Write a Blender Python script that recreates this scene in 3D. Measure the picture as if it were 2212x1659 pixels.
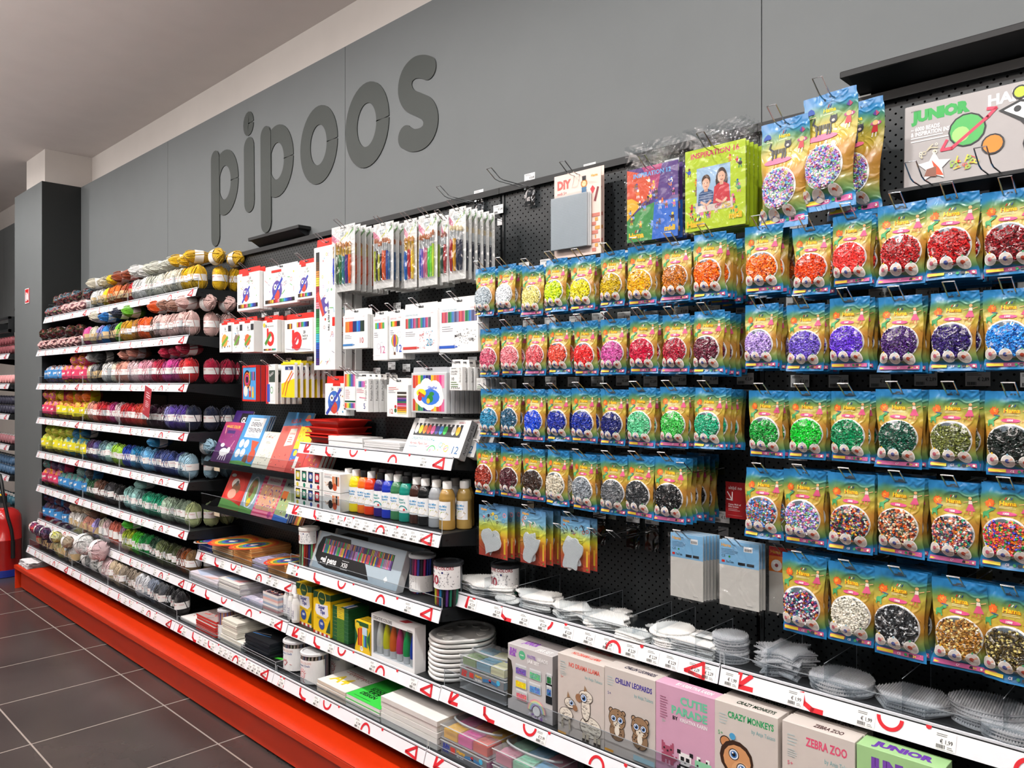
import bpy, bmesh, math, random
from mathutils import Vector, Matrix, noise
bpy.ops.wm.read_factory_settings(use_empty=True)
SC = bpy.context.scene
C = SC.collection
# ---------------------------------------------------------------- camera, world, light, exposure
FPX, U0, V0, CAMY, CAMZ = 1680.0, 1106.0, 829.5, -2.02, 1.5
YAW = math.radians(44.2)
cd = bpy.data.cameras.new('camera'); cam = bpy.data.objects.new('camera', cd); C.objects.link(cam)
cam.location = (0, CAMY, CAMZ); cam.rotation_euler = (math.pi/2, 0, YAW)
cd.lens = 36*FPX/2212; cd.sensor_width = 36; cd.clip_start = .05; cd.clip_end = 60
SC.camera = cam
SC.view_settings.view_transform = 'Standard'; SC.view_settings.look = 'None'
SC.view_settings.gamma = 1; SC.view_settings.use_curve_mapping = False
SC.view_settings.exposure = 0.0
w = bpy.data.worlds.new('world'); SC.world = w; w.use_nodes = True
w.node_tree.nodes['Background'].inputs[0].default_value = (1, .97, .95, 1)
w.node_tree.nodes['Background'].inputs[1].default_value = .16
def spot(x, y, z, tx, ty, tz, e, ang=100, r=.05, blend=.6):
    l = bpy.data.lights.new('track_spot', 'SPOT'); l.energy = e; l.spot_size = math.radians(ang)
    l.spot_blend = blend; l.shadow_soft_size = r; l.color = (1, .975, .95)
    o = bpy.data.objects.new('track_spot', l); C.objects.link(o); o.location = (x, y, z)
    o.rotation_euler = (Vector((tx, ty, tz))-Vector((x, y, z))).to_track_quat('-Z', 'Y').to_euler()
for i, x in enumerate((-7.4, -6.2, -5.0, -3.8, -2.6, -1.4, -.2, 1.0)):
    spot(x, -1.3, 3.22, x, -.25, 1.0, 92, 142, .04, 1.0)
for x in (-5.5, -2.0, 1.2):  # added fill lamps behind the camera, no known fixtures
    l = bpy.data.lights.new('front_fill', 'AREA'); l.energy = 9; l.shape = 'RECTANGLE'; l.size = 1.2; l.size_y = .5
    l.color = (1, .97, .94)
    o = bpy.data.objects.new('front_fill', l); C.objects.link(o); o.location = (x, -3.4, 3.25)

for x in (-7.0, -3.5, 0):  # unseen upward lamps, added only to brighten the ceiling
    l = bpy.data.lights.new('ceiling_fill', 'AREA'); l.energy = 145; l.shape = 'RECTANGLE'; l.size = 2.5; l.size_y = .4; l.color = (1, .95, .92)
    o = bpy.data.objects.new('ceiling_fill', l); C.objects.link(o); o.location = (x, -3.0, 2.5); o.rotation_euler = (math.pi, 0, 0)

# ---------------------------------------------------------------- helpers
_F = Vector((-math.sin(YAW), math.cos(YAW), 0)); _R = Vector((math.cos(YAW), math.sin(YAW), 0))
def at(u, v, y):
    k = (u-U0)/FPX; d = _F+_R*k; t = (y-CAMY)/d.y
    return Vector((d.x*t, y, CAMZ-(v-V0)/FPX*t))
def atz(u, v, z):                                   # the point of a pixel on a level plane
    t = (CAMZ-z)*FPX/(v-V0); p = _F*t+_R*((u-U0)/FPX*t)
    return Vector((p.x, CAMY+p.y, z))
def q(n):                                           # reading frames used while measuring the picture
    a, b, s = {1: (0, 350, 3.95), 2: (0, 760, 3.95), 3: (0, 1060, 3.95), 4: (440, 440, 3.568), 5: (440, 860, 3.568), 6: (360, 1200, 3.568),
               7: (880, 1200, 3.253), 8: (1540, 1200, 3.292), 10: (1000, 480, 3.568), 11: (1000, 880, 3.16), 21: (1560, 400, 3.393),
               22: (1560, 820, 3.393), 23: (1560, 1000, 3.393), 14: (1640, 0, 3.858), 15: (1040, 160, 3.456)}[n]
    return lambda x, y: (a+x/s, b+y/s)
def lin(c):
    c /= 255.; return c/12.92 if c <= .04045 else ((c+.055)/1.055)**2.4
def rgb(h):
    return tuple(lin(int(h[i:i+2], 16)) for i in (0, 2, 4))+(1,)
def crease(nt, vec, N, L, sc):
    """height field of thin sharp creases plus soft wrinkles"""
    n1 = N('ShaderNodeTexNoise'); n1.inputs['Scale'].default_value = sc; n1.inputs['Detail'].default_value = 1; n1.inputs['Distortion'].default_value = 1.2; L(vec, n1.inputs['Vector'])
    a = N('ShaderNodeMath'); a.operation = 'SUBTRACT'; a.inputs[1].default_value = .5; L(n1.outputs[0], a.inputs[0])
    b = N('ShaderNodeMath'); b.operation = 'ABSOLUTE'; L(a.outputs[0], b.inputs[0])
    c = N('ShaderNodeMapRange'); c.interpolation_type = 'SMOOTHSTEP'; c.inputs[1].default_value = 0; c.inputs[2].default_value = .09; c.inputs[3].default_value = 1; c.inputs[4].default_value = 0; L(b.outputs[0], c.inputs[0])
    n2 = N('ShaderNodeTexNoise'); n2.inputs['Scale'].default_value = sc*2.2; n2.inputs['Detail'].default_value = 1; L(vec, n2.inputs['Vector'])
    d = N('ShaderNodeMath'); d.operation = 'MULTIPLY_ADD'; d.inputs[1].default_value = .55; L(n2.outputs[0], d.inputs[0])
    e = N('ShaderNodeMath'); e.operation = 'MULTIPLY'; e.inputs[1].default_value = .45; L(c.outputs[0], e.inputs[0]); L(e.outputs[0], d.inputs[2]); return d.outputs[0]
_M = {}
def mat(h, rough=.5, metal=0, coat=0, kind=None):
    k = (h, rough, metal, coat, kind)
    if k in _M: return _M[k]
    m = bpy.data.materials.new('m_%s_%s' % (h, kind or 'plain')); m.use_nodes = True; _M[k] = m
    nt = m.node_tree; b = nt.nodes['Principled BSDF']; N = nt.nodes.new; L = nt.links.new
    b.inputs['Base Color'].default_value = rgb(h); b.inputs['Roughness'].default_value = rough
    b.inputs['Metallic'].default_value = metal; b.inputs['Coat Weight'].default_value = coat; b.inputs['Coat Roughness'].default_value = .08
    def ramp(pts, fac, interp='LINEAR'):
        r = N('ShaderNodeValToRGB'); e = r.color_ramp.elements; r.color_ramp.interpolation = interp
        while len(e) > 1: e.remove(e[0])
        e[0].position = pts[0][0]; e[0].color = rgb(pts[0][1])
        for p, c in pts[1:]:
            n_ = e.new(p); n_.color = rgb(c)
        L(fac, r.inputs[0]); return r
    def bump(h_, st, dist=.002):
        bp = N('ShaderNodeBump'); bp.inputs['Strength'].default_value = st; bp.inputs['Distance'].default_value = dist
        L(h_, bp.inputs['Height']); L(bp.outputs[0], b.inputs['Normal']); return bp
    tc = N('ShaderNodeTexCoord')
    if kind in (None, 'paint', 'wrap'):
        nz = N('ShaderNodeTexNoise'); nz.inputs['Scale'].default_value = 6 if kind else 25; nz.inputs['Detail'].default_value = 3
        L(tc.outputs['Object'], nz.inputs['Vector'])
        hs = N('ShaderNodeHueSaturation'); hs.inputs['Color'].default_value = rgb(h)
        mr = N('ShaderNodeMapRange'); mr.inputs[3].default_value = .95; mr.inputs[4].default_value = 1.05
        L(nz.outputs[0], mr.inputs[0]); L(mr.outputs[0], hs.inputs['Value']); L(hs.outputs[0], b.inputs['Base Color'])
        if kind == 'wrap':
            n2 = N('ShaderNodeTexNoise'); n2.inputs['Scale'].default_value = 30; L(tc.outputs['Object'], n2.inputs['Vector'])
            bump(n2.outputs[0], .6, .004)
    elif kind == 'peg':                             # staggered perforations
        v = N('ShaderNodeSeparateXYZ'); L(tc.outputs['Object'], v.inputs[0])
        def mm(op, a, c=None, d=None):
            n = N('ShaderNodeMath'); n.operation = op
            for i, s in enumerate((a, c, d)):
                if s is None: continue
                if isinstance(s, (int, float)): n.inputs[i].default_value = s
                else: L(s, n.inputs[i])
            return n.outputs[0]
        S = .026
        def cell(off):
            x = mm('SUBTRACT', mm('FRACT', mm('ADD', mm('DIVIDE', v.outputs[0], S), off+100)), .5)
            z = mm('SUBTRACT', mm('FRACT', mm('ADD', mm('DIVIDE', v.outputs[2], S), off+100)), .5)
            return mm('SQRT', mm('ADD', mm('MULTIPLY', x, x), mm('MULTIPLY', z, z)))
        d = mm('MINIMUM', cell(0), cell(.5))
        hole = mm('LESS_THAN', d, .105)
        mx = N('ShaderNodeMix'); mx.data_type = 'RGBA'; mx.inputs[6].default_value = rgb(h); mx.inputs[7].default_value = (.0015, .0015, .0015, 1)
        L(hole, mx.inputs[0]); L(mx.outputs[2], b.inputs['Base Color'])
        L(mm('MULTIPLY', mm('SUBTRACT', 1, hole), .5), b.inputs['Specular IOR Level'])
    elif kind == 'tile':
        v = N('ShaderNodeSeparateXYZ'); L(tc.outputs['Object'], v.inputs[0])
        def mm(op, a, c=None):
            n = N('ShaderNodeMath'); n.operation = op
            for i, s in enumerate((a, c)):
                if s is None: continue
                if isinstance(s, (int, float)): n.inputs[i].default_value = s
                else: L(s, n.inputs[i])
            return n.outputs[0]
        def ed(o, off, S):
            f = mm('FRACT', mm('ADD', mm('DIVIDE', o, S), off)); return mm('MINIMUM', f, mm('SUBTRACT', 1, f))
        e = mm('MINIMUM', ed(v.outputs[0], 100+4.25/.556, .556), ed(v.outputs[1], 100+.55/.545, .545))
        g = mm('LESS_THAN', e, .006)
        nz = N('ShaderNodeTexNoise'); nz.inputs['Scale'].default_value = 2.2; nz.inputs['Detail'].default_value = 8; L(tc.outputs['Object'], nz.inputs['Vector'])
        r = ramp([(.3, '393332'), (.7, '4b4341')], nz.outputs[0])
        mx = N('ShaderNodeMix'); mx.data_type = 'RGBA'; mx.inputs[7].default_value = rgb('968c85')
        L(g, mx.inputs[0]); L(r.outputs[0], mx.inputs[6]); L(mx.outputs[2], b.inputs['Base Color'])
        L(mm('ADD', mm('MULTIPLY', g, .4), .27), b.inputs['Roughness'])
        bump(mm('SUBTRACT', 1, g), .5, .001)
    elif kind == 'yarn':                            # strands wound round the ball, colour follows the object
        wv = N('ShaderNodeTexWave'); wv.inputs['Scale'].default_value = 95; wv.inputs['Distortion'].default_value = 2.5; wv.inputs['Detail'].default_value = 2
        mp = N('ShaderNodeMapping'); mp.inputs['Rotation'].default_value = (.3, .5, .9); L(tc.outputs['Object'], mp.inputs[0]); L(mp.outputs[0], wv.inputs['Vector'])
        hs = N('ShaderNodeHueSaturation'); hs.inputs['Color'].default_value = rgb(h)
        mr = N('ShaderNodeMapRange'); mr.inputs[3].default_value = .78; mr.inputs[4].default_value = 1.08
        L(wv.outputs['Fac'], mr.inputs[0]); L(mr.outputs[0], hs.inputs['Value']); L(hs.outputs[0], b.inputs['Base Color'])
        b.inputs['Roughness'].default_value = .9; b.inputs['Specular IOR Level'].default_value = .15
        b.inputs['Sheen Weight'].default_value = .3
        bump(wv.outputs['Fac'], .9, .003)
    elif kind and kind.startswith('multi'):         # marled / striped yarns: colours after a bar
        cols = kind.split('|')[1:]
        wv = N('ShaderNodeTexNoise'); wv.inputs['Scale'].default_value = 22; L(tc.outputs['Object'], wv.inputs['Vector'])
        n = len(cols); r = ramp([(.3+.4*i/n, c) for i, c in enumerate(cols)], wv.outputs[0], 'CONSTANT' if n > 3 else 'LINEAR')
        w2 = N('ShaderNodeTexWave'); w2.inputs['Scale'].default_value = 80; w2.inputs['Distortion'].default_value = 2; L(tc.outputs['Object'], w2.inputs['Vector'])
        L(r.outputs[0], b.inputs['Base Color']); b.inputs['Roughness'].default_value = .33; bump(w2.outputs['Fac'], .8, .003)
    elif kind and kind.startswith('island'):        # beads: every bead takes one of the colours
        cols = kind.split('|')[1:] or None
        g = N('ShaderNodeNewGeometry')
        if cols:
            r = ramp([(i/len(cols), c) for i, c in enumerate(cols)], g.outputs['Random Per Island'], 'CONSTANT'); L(r.outputs[0], b.inputs['Base Color'])
        else:
            hs = N('ShaderNodeHueSaturation'); hs.inputs['Color'].default_value = rgb(h)
            mr = N('ShaderNodeMapRange'); mr.inputs[3].default_value = .98; mr.inputs[4].default_value = 1.3
            L(g.outputs['Random Per Island'], mr.inputs[0]); L(mr.outputs[0], hs.inputs['Value']); L(hs.outputs[0], b.inputs['Base Color'])
    elif kind and kind.startswith('grad'):          # printed colour bands running down a pack (by UV height)
        uv = N('ShaderNodeSeparateXYZ'); L(tc.outputs['UV'], uv.inputs[0])
        nz = N('ShaderNodeTexNoise'); nz.inputs['Scale'].default_value = 2.2; L(tc.outputs['UV'], nz.inputs['Vector'])
        ad = N('ShaderNodeMath'); ad.operation = 'MULTIPLY_ADD'; ad.inputs[1].default_value = .16; L(nz.outputs[0], ad.inputs[0])
        sb = N('ShaderNodeMath'); sb.operation = 'SUBTRACT'; sb.inputs[1].default_value = .08; L(uv.outputs[1], sb.inputs[0]); L(sb.outputs[0], ad.inputs[2])
        pts = [(float(a.split(':')[0]), a.split(':')[1]) for a in kind.split('|')[1:]]
        r = ramp(pts, ad.outputs[0]); hs = N('ShaderNodeHueSaturation'); hs.inputs['Value'].default_value = .84; L(r.outputs[0], hs.inputs['Color']); L(hs.outputs[0], b.inputs['Base Color'])
        bump(crease(nt, tc.outputs['Object'], N, L, 16), .5, .006)
    elif kind in ('film', 'film2', 'clear', 'frost', 'haze'):
        nt.nodes.remove(b); out = nt.nodes['Material Output']
        t = N('ShaderNodeBsdfTransparent'); g = N('ShaderNodeBsdfGlossy'); g.inputs['Roughness'].default_value = .11 if kind == 'film' else .06
        t.inputs[0].default_value = rgb(h)
        mx = N('ShaderNodeMixShader')
        if kind[:4] == 'film':
            bp = N('ShaderNodeBump'); bp.inputs['Strength'].default_value = .9; bp.inputs['Distance'].default_value = .016
            L(crease(nt, tc.outputs['Object'], N, L, 13), bp.inputs['Height']); L(bp.outputs[0], g.inputs['Normal'])
        if kind in ('frost', 'haze'):
            d = N('ShaderNodeBsdfDiffuse'); d.inputs[0].default_value = (.85, .87, .9, 1); m2 = N('ShaderNodeMixShader'); m2.inputs[0].default_value = .33 if kind == 'frost' else .14
            L(t.outputs[0], m2.inputs[1]); L(d.outputs[0], m2.inputs[2]); t = m2
        lw = N('ShaderNodeLayerWeight'); lw.inputs[0].default_value = .5
        pw = N('ShaderNodeMath'); pw.operation = 'POWER'; pw.inputs[1].default_value = 4; L(lw.outputs['Facing'], pw.inputs[0])
        ma = N('ShaderNodeMath'); ma.operation = 'MULTIPLY_ADD'; ma.inputs[1].default_value = .25 if kind == 'film2' else .6; ma.inputs[2].default_value = .17 if kind == 'film' else .06 if kind == 'film2' else .03; L(pw.outputs[0], ma.inputs[0])
        L(ma.outputs[0], mx.inputs[0]); L(t.outputs[0], mx.inputs[1]); L(g.outputs[0], mx.inputs[2]); L(mx.outputs[0], out.inputs[0])
    return m
BLACK = lambda: mat('17191a', .45); 
CHROME = lambda: mat('b8babc', .22, 1)
CLEAR = lambda: mat('eef1f3', .1, 0, 0, 'clear'); FILM = lambda: mat('f7f9fa', .1, 0, 0, 'film'); FILM2 = lambda: mat('f2f4f5', .1, 0, 0, 'film2'); HAZE = lambda: mat('eef1f3', .1, 0, 0, 'haze'); FROST = lambda: mat('eef1f3', .1, 0, 0, 'frost')

_T = {}
def glyphs(s, bold=0):
    k = (s, bold)
    if k not in _T:
        cu = bpy.data.curves.new('t', 'FONT'); cu.body = s; cu.resolution_u = 2; cu.offset = bold; cu.fill_mode = 'FRONT' if hasattr(cu, 'fill_mode') else 'BOTH'
        o = bpy.data.objects.new('t', cu); me = bpy.data.meshes.new_from_object(o)
        V = [(v.co.x, v.co.y) for v in me.vertices]; Fc = [tuple(p.vertices) for p in me.polygons]
        bpy.data.objects.remove(o); bpy.data.curves.remove(cu); bpy.data.meshes.remove(me)
        xs = [a for a, b in V] or [0]; _T[k] = (V, Fc, min(xs), max(xs))
    return _T[k]
class MB:
    def __init__(s): s.V = []; s.F = []; s.fm = []; s.ms = []; s.T = Matrix(); s.uv = {}
    def mi(s, m):
        if isinstance(m, str): m = mat(m)
        if m not in s.ms: s.ms.append(m)
        return s.ms.index(m)
    def add(s, V, F, m):
        n = len(s.V); s.V += [s.T @ Vector(v) for v in V]; i = s.mi(m)
        for f in F: s.F.append(tuple(n+k for k in f)); s.fm.append(i)
        return n
    def box(s, x0, x1, y0, y1, z0, z1, m, r=0):
        if r:
            P = []; 
            for (x, a) in ((x0, 1), (x1, -1)):
                for (y, b) in ((y0, 1), (y1, -1)):
                    for (z, c) in ((z0, 1), (z1, -1)):
                        P += [(x, y+b*r, z+c*r), (x+a*r, y, z+c*r), (x+a*r, y+b*r, z)]
            bm = bmesh.new(); vs = [bm.verts.new(p) for p in P]; bmesh.ops.convex_hull(bm, input=vs)
            bmesh.ops.dissolve_limit(bm, angle_limit=.01, verts=bm.verts, edges=bm.edges)
            bm.verts.index_update(); s.add([v.co.copy() for v in bm.verts], [tuple(v.index for v in f.verts) for f in bm.faces], m); bm.free(); return
        s.add([(x0, y0, z0), (x1, y0, z0), (x1, y1, z0), (x0, y1, z0), (x0, y0, z1), (x1, y0, z1), (x1, y1, z1), (x0, y1, z1)],
              [(0, 3, 2, 1), (4, 5, 6, 7), (0, 1, 5, 4), (1, 2, 6, 5), (2, 3, 7, 6), (3, 0, 4, 7)], m)
    def tube(s, pts, r, m, n=6, closed=False):
        pts = [Vector(p) for p in pts]; V = []; F = []; k = len(pts); up = None
        for i, p in enumerate(pts):
            a = pts[(i-1) % k] if closed else pts[max(i-1, 0)]; b = pts[(i+1) % k] if closed else pts[min(i+1, k-1)]
            t = (b-a).normalized()
            if up is None: up = t.orthogonal().normalized()
            up = (up-t*up.dot(t)).normalized(); w_ = t.cross(up)
            rr = r[i] if isinstance(r, (list, tuple)) else r
            V += [p+(up*math.cos(2*math.pi*j/n)+w_*math.sin(2*math.pi*j/n))*rr for j in range(n)]
        for i in range(k if closed else k-1):
            for j in range(n):
                c, d = i*n, ((i+1) % k)*n; F.append((c+j, c+(j+1) % n, d+(j+1) % n, d+j))
        if not closed: F += [tuple(range(n))[::-1], tuple((k-1)*n+j for j in range(n))]
        s.add(V, F, m)
    def lathe(s, prof, m, n=20, c=(0, 0, 0), sx=1, sy=1):
        V = []; F = []; k = len(prof)
        for r, z in prof: V += [(c[0]+r*sx*math.cos(2*math.pi*j/n), c[1]+r*sy*math.sin(2*math.pi*j/n), c[2]+z) for j in range(n)]
        for i in range(k-1):
            for j in range(n): F.append((i*n+j, i*n+(j+1) % n, (i+1)*n+(j+1) % n, (i+1)*n+j))
        F += [tuple(range(n))[::-1], tuple((k-1)*n+j for j in range(n))]
        s.add(V, F, m)
    def prism(s, pts, z0, z1, m, ax='z'):
        n = len(pts); f = {'z': lambda a, b, c: (a, b, c), 'x': lambda a, b, c: (c, a, b), 'y': lambda a, b, c: (a, c, b)}[ax]
        V = [f(a, b, z0) for a, b in pts]+[f(a, b, z1) for a, b in pts]
        F = [tuple(range(n))[::-1], tuple(range(n, 2*n))]+[(i, (i+1) % n, n+(i+1) % n, n+i) for i in range(n)]
        s.add(V, F, m)
    def mesh(s, name, smooth=False):
        me = bpy.data.meshes.new(name); me.from_pydata([tuple(v) for v in s.V], [], s.F)
        for m in s.ms: me.materials.append(m)
        me.polygons.foreach_set('material_index', s.fm)
        if smooth: me.polygons.foreach_set('use_smooth', [True]*len(s.F))
        me.update(); return me
    def build(s, name, parent=None, smooth=False, loc=None):
        o = bpy.data.objects.new(name, s.mesh(name, smooth)); C.objects.link(o)
        if smooth: o.data.set_sharp_from_angle(angle=math.radians(38))
        if parent: o.parent = parent
        if loc: o.location = loc
        return o
def tag(o, label=None, cat=None, group=None, kind=None):
    if label: o['label'] = label
    if cat: o['category'] = cat
    if group: o['group'] = group
    if kind: o['kind'] = kind
    return o
def thing(name, loc, label, cat, group=None, rz=0):
    o = bpy.data.objects.new(name, None); C.objects.link(o); o.location = loc; o.rotation_euler = (0, 0, rz); o.empty_display_size = .02
    return tag(o, label, cat, group)
def copy_tree(o, loc=None, label=None, parent=None):
    c = o.copy(); C.objects.link(c)
    if parent: c.parent = parent
    for ch in list(o.children): copy_tree(ch, parent=c)
    if loc: c.location = loc
    if label: c['label'] = label
    return c
class Face:
    """a printed face: x 0..1 to the right, y 0..1 up, mapped onto a plane or a curved surface"""
    def __init__(s, mb, f, w, h, step=.00009): s.mb = mb; s.j = 0; s.f = lambda x, y, l: f(x, y, l+s.nudge()); s.w = w; s.h = h; s.l = 0; s.st = step; s.a = w/h
    def nudge(s): return (s.j % 9)*s.st*.1
    def poly(s, pts, m, up=1):
        s.j += 1
        s.l += up
        if len(pts) > 4 or s.mb is None:
            pass
        s.mb.add([s.f(x, y, s.l*s.st) for x, y in pts], [tuple(range(len(pts)))], m)
    def rect(s, x0, y0, x1, y1, m, up=1): s.poly([(x0, y0), (x1, y0), (x1, y1), (x0, y1)], m, up)
    def disc(s, x, y, r, m, ry=None, n=14, up=1, a0=0, a1=2*math.pi):
        ry = (r*s.a if ry is None else ry); full = abs(a1-a0) > 6.2; s.l += up; s.j += 1
        P = [(x, y)]+[(x+r*math.cos(a0+(a1-a0)*i/n), y+ry*math.sin(a0+(a1-a0)*i/n)) for i in range(n+(not full))]
        k = len(P)-1
        s.mb.add([s.f(a, b, s.l*s.st) for a, b in P], [(0, i+1, (i+1) % k+1 if full else i+2) for i in range(k if full else k-1)], m)
    def ring(s, x, y, r, t, m, ry=None, n=28, up=1, a0=0, a1=2*math.pi):
        ry = r*s.a if ry is None else ry; s.l += up; s.j += 1; full = abs(a1-a0) > 6.2; k = n if full else n+1; ty = t*s.a
        V = []
        for i in range(k):
            an = a0+(a1-a0)*i/n; V += [(x+r*math.cos(an), y+ry*math.sin(an)), (x+(r-t)*math.cos(an), y+(ry-ty)*math.sin(an))]
        s.mb.add([s.f(a, b, s.l*s.st) for a, b in V], [(2*i, (2*i+2) % (2*k), (2*i+3) % (2*k), 2*i+1) for i in range(k if full else k-1)], m)
    def line(s, pts, t, m, up=1):                     # t is a share of the width
        s.l += up; s.j += 1
        for (x0, y0), (x1, y1) in zip(pts, pts[1:]):
            dx, dy = (x1-x0)*s.w, (y1-y0)*s.h; n = math.hypot(dx, dy) or 1; nx, ny = -dy/n*t*s.w/2, dx/n*t*s.w/2; e = t*s.w*.35; ex, ey = dx/n*e, dy/n*e
            s.mb.add([s.f(x0+(a*nx-ex)/s.w, y0+(a*ny-ey)/s.h, s.l*s.st) for a in (1, -1)]+[s.f(x1+(a*nx+ex)/s.w, y1+(a*ny+ey)/s.h, s.l*s.st) for a in (-1, 1)], [(0, 1, 2, 3)], m)
    def text(s, t, x, y, h, m, al='l', bold=0, rot=0, wmax=None, up=1, shear=0):   # h is a share of the height
        V, F, a, b = glyphs(t, bold); k = h*s.h/.72; W = (b-a)*k; kx = k
        if wmax and W > wmax*s.w: kx = k*wmax*s.w/W; W = wmax*s.w
        ox = {'l': 0, 'c': -W/2, 'r': -W}[al]; s.l += up; c_, s_ = math.cos(rot), math.sin(rot); out = []
        for vx, vy in V:
            px = ox+(vx-a)*kx+shear*vy*k; py = vy*k; px, py = px*c_-py*s_, px*s_+py*c_
            out.append(s.f(x+px/s.w, y+py/s.h, s.l*s.st))
        s.mb.add(out, F, m)
    def bars(s, x0, y0, x1, y1, cols, gap=.1):
        n = len(cols); w_ = (x1-x0)/n
        for i, c in enumerate(cols): s.rect(x0+i*w_+w_*gap/2, y0, x0+(i+1)*w_-w_*gap/2, y1, c, up=(i == 0))
    def scrib(s, seed, x0, y0, x1, y1, n, cols, sz=.03):   # small drawn marks
        R = random.Random(seed); s.l += 1
        for i in range(n):
            x, y, c = R.uniform(x0, x1), R.uniform(y0, y1), R.choice(cols); k = R.random(); z = sz*R.uniform(.6, 1.3)
            if k < .3: s.disc(x, y, z/2, c, n=7, up=0)
            elif k < .6: s.ring(x, y, z*.7, z*.25, c, n=8, up=0)
            else:
                a = R.uniform(0, 3.1); s.line([(x-z*math.cos(a), y-z*s.a*math.sin(a)), (x+z*math.cos(a), y+z*s.a*math.sin(a))], z*.35, c, up=0)
    def lines(s, x, y, w_, n, dy, m, t=.35, seed=1):      # rows of print too fine to read
        R = random.Random(seed); s.l += 1
        for i in range(n): s.rect(x, y-i*dy, x+w_*R.uniform(.7, 1), y-i*dy+dy*t, m, up=0)
def plane(mb, O, U, W, w, h):
    """flat face at O, U right, W up, outward = U x W"""
    O, U, W = Vector(O), Vector(U).normalized(), Vector(W).normalized(); Nn = U.cross(W)
    return Face(mb, lambda x, y, l: O+U*(x*w)+W*(y*h)+Nn*(l+.0002), w, h)
ORD = ['first', 'second', 'third', 'fourth', 'fifth', 'sixth', 'seventh', 'eighth', 'ninth', 'tenth', 'eleventh', 'twelfth', 'thirteenth', 'fourteenth', 'fifteenth', 'sixteenth', 'seventeenth', 'eighteenth', 'nineteenth', 'twentieth']
# ---------------------------------------------------------------- the setting
def struct(name, mb, **k):
    o = mb.build(name, **k); o['kind'] = 'structure'; return o
mb = MB(); mb.box(-14, 4, -7, 0.6, -.05, 0, mat('453f3e', .3, 0, 0, 'tile')); struct('floor', mb)
mb = MB(); mb.box(-14, 4, -7, 0.6, 3.31, 3.36, mat('cfc7c3', .8, 0, 0, 'paint')); struct('ceiling', mb)
WALLG = mat('646869', .62, 0, 0, 'paint')
mb = MB(); mb.box(-14, 4, .1, .3, 0, 3.31, mat('cdc6c0', .8, 0, 0, 'paint')); struct('wall_back', mb)
mb = MB()
for a, b in ((-14, -9), (-9, -6.69), (-6.69, -5.02), (-5.02, -3.03), (-3.03, -1.003), (-1.003, 1.0), (1.0, 4)):
    mb.box(a+.0015, b-.0015, .0, .1, 2.1, 3.045, WALLG)
mb.box(-14, 4, .004, .1, 2.1, 3.043, '3c3f3f'); struct('wall_panelling', mb)
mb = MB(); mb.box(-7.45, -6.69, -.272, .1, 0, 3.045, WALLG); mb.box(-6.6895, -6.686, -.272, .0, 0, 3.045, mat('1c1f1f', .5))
struct('wall_column', mb)
mb = MB(); mb.box(-7.25, -6.75, -.235, .1, 3.045, 3.31, mat('cdc6c0', .8, 0, 0, 'paint')); struct('wall_column_top', mb)
mb = MB(); mb.box(-14, -13.9, -7, .1, 0, 3.31, mat('8d8682', .8, 0, 0, 'paint')); struct('wall_left', mb)

# the logo lettering on the panelling: rounded strokes built flat and mounted on the wall
def outline(pts, r):                                  # a round-ended band along a path
    bm = MB(); return pts, r
LG = mat('313633', .6)
YL = -.004
def band(pts, yl, name, par):
    """stroke with thickness profile; pts (x,z,r)"""
    m = MB(); V = []; n = len(pts); YL = yl or -.004; closed = abs(pts[0][0]-pts[-1][0])+abs(pts[0][1]-pts[-1][1]) < 1e-5
    def off(i):
        a = pts[max(i-1, 0)]; b = pts[min(i+1, n-1)]; d = Vector((b[0]-a[0], b[1]-a[1])).normalized(); return Vector((-d.y, d.x)), d
    L_, R_ = [], []
    for i, (x, z, r) in enumerate(pts):
        nn, d = off(i); L_.append((x+nn.x*r, z+nn.y*r)); R_.append((x-nn.x*r, z-nn.y*r))
    def cap(i, sgn):
        nn, d = off(i); x, z, r = pts[i]; d = d*sgn; nn = nn*sgn
        return [(x+(-nn.x*math.cos(t)+d.x*math.sin(t))*r, z+(-nn.y*math.cos(t)+d.y*math.sin(t))*r) for t in [math.pi*k/12 for k in range(1, 12)]]
    quads = []
    for i in range(n-1):
        quads.append([L_[i], R_[i], R_[i+1], L_[i+1]])
    polys = quads if closed else quads+[[R_[-1]]+cap(n-1, 1)+[L_[-1]], [L_[0]]+cap(0, -1)+[R_[0]]]
    for P in polys:
        for yy, rev in ((YL, 0),):
            m.add([(x, yy, z) for x, z in P], [tuple(range(len(P)))], LG)
    for S in (L_, R_):
        for a, b in zip(S, S[1:]): m.add([(a[0], YL, a[1]), (b[0], YL, b[1]), (b[0], 0, b[1]), (a[0], 0, a[1])], [(0, 1, 2, 3)], LG)
    return m
logo = thing('wall_logo', (-3.6, YL, 2.6), 'large dark grey rounded lowercase lettering across the upper grey wall panelling', 'sign')
def L(u, v): p = at(u, v, 0); return p.x, p.z
def ringpts(cx, cz, rx, rz, t, n=40): return [(cx+rx*math.cos(2*math.pi*i/n), cz+rz*math.sin(2*math.pi*i/n), t) for i in range(n+1)]
def lput(mbs, nm):
    M_ = MB()
    for m in mbs: M_.add(m.V, m.F, LG)
    o = M_.build(nm); o.parent = logo; o.matrix_parent_inverse = Matrix.Translation(-logo.location)
q9 = lambda x, y: (440+x/3.95, 110+y/3.95)
def P_(x, y): return L(*q9(x, y))
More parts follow.
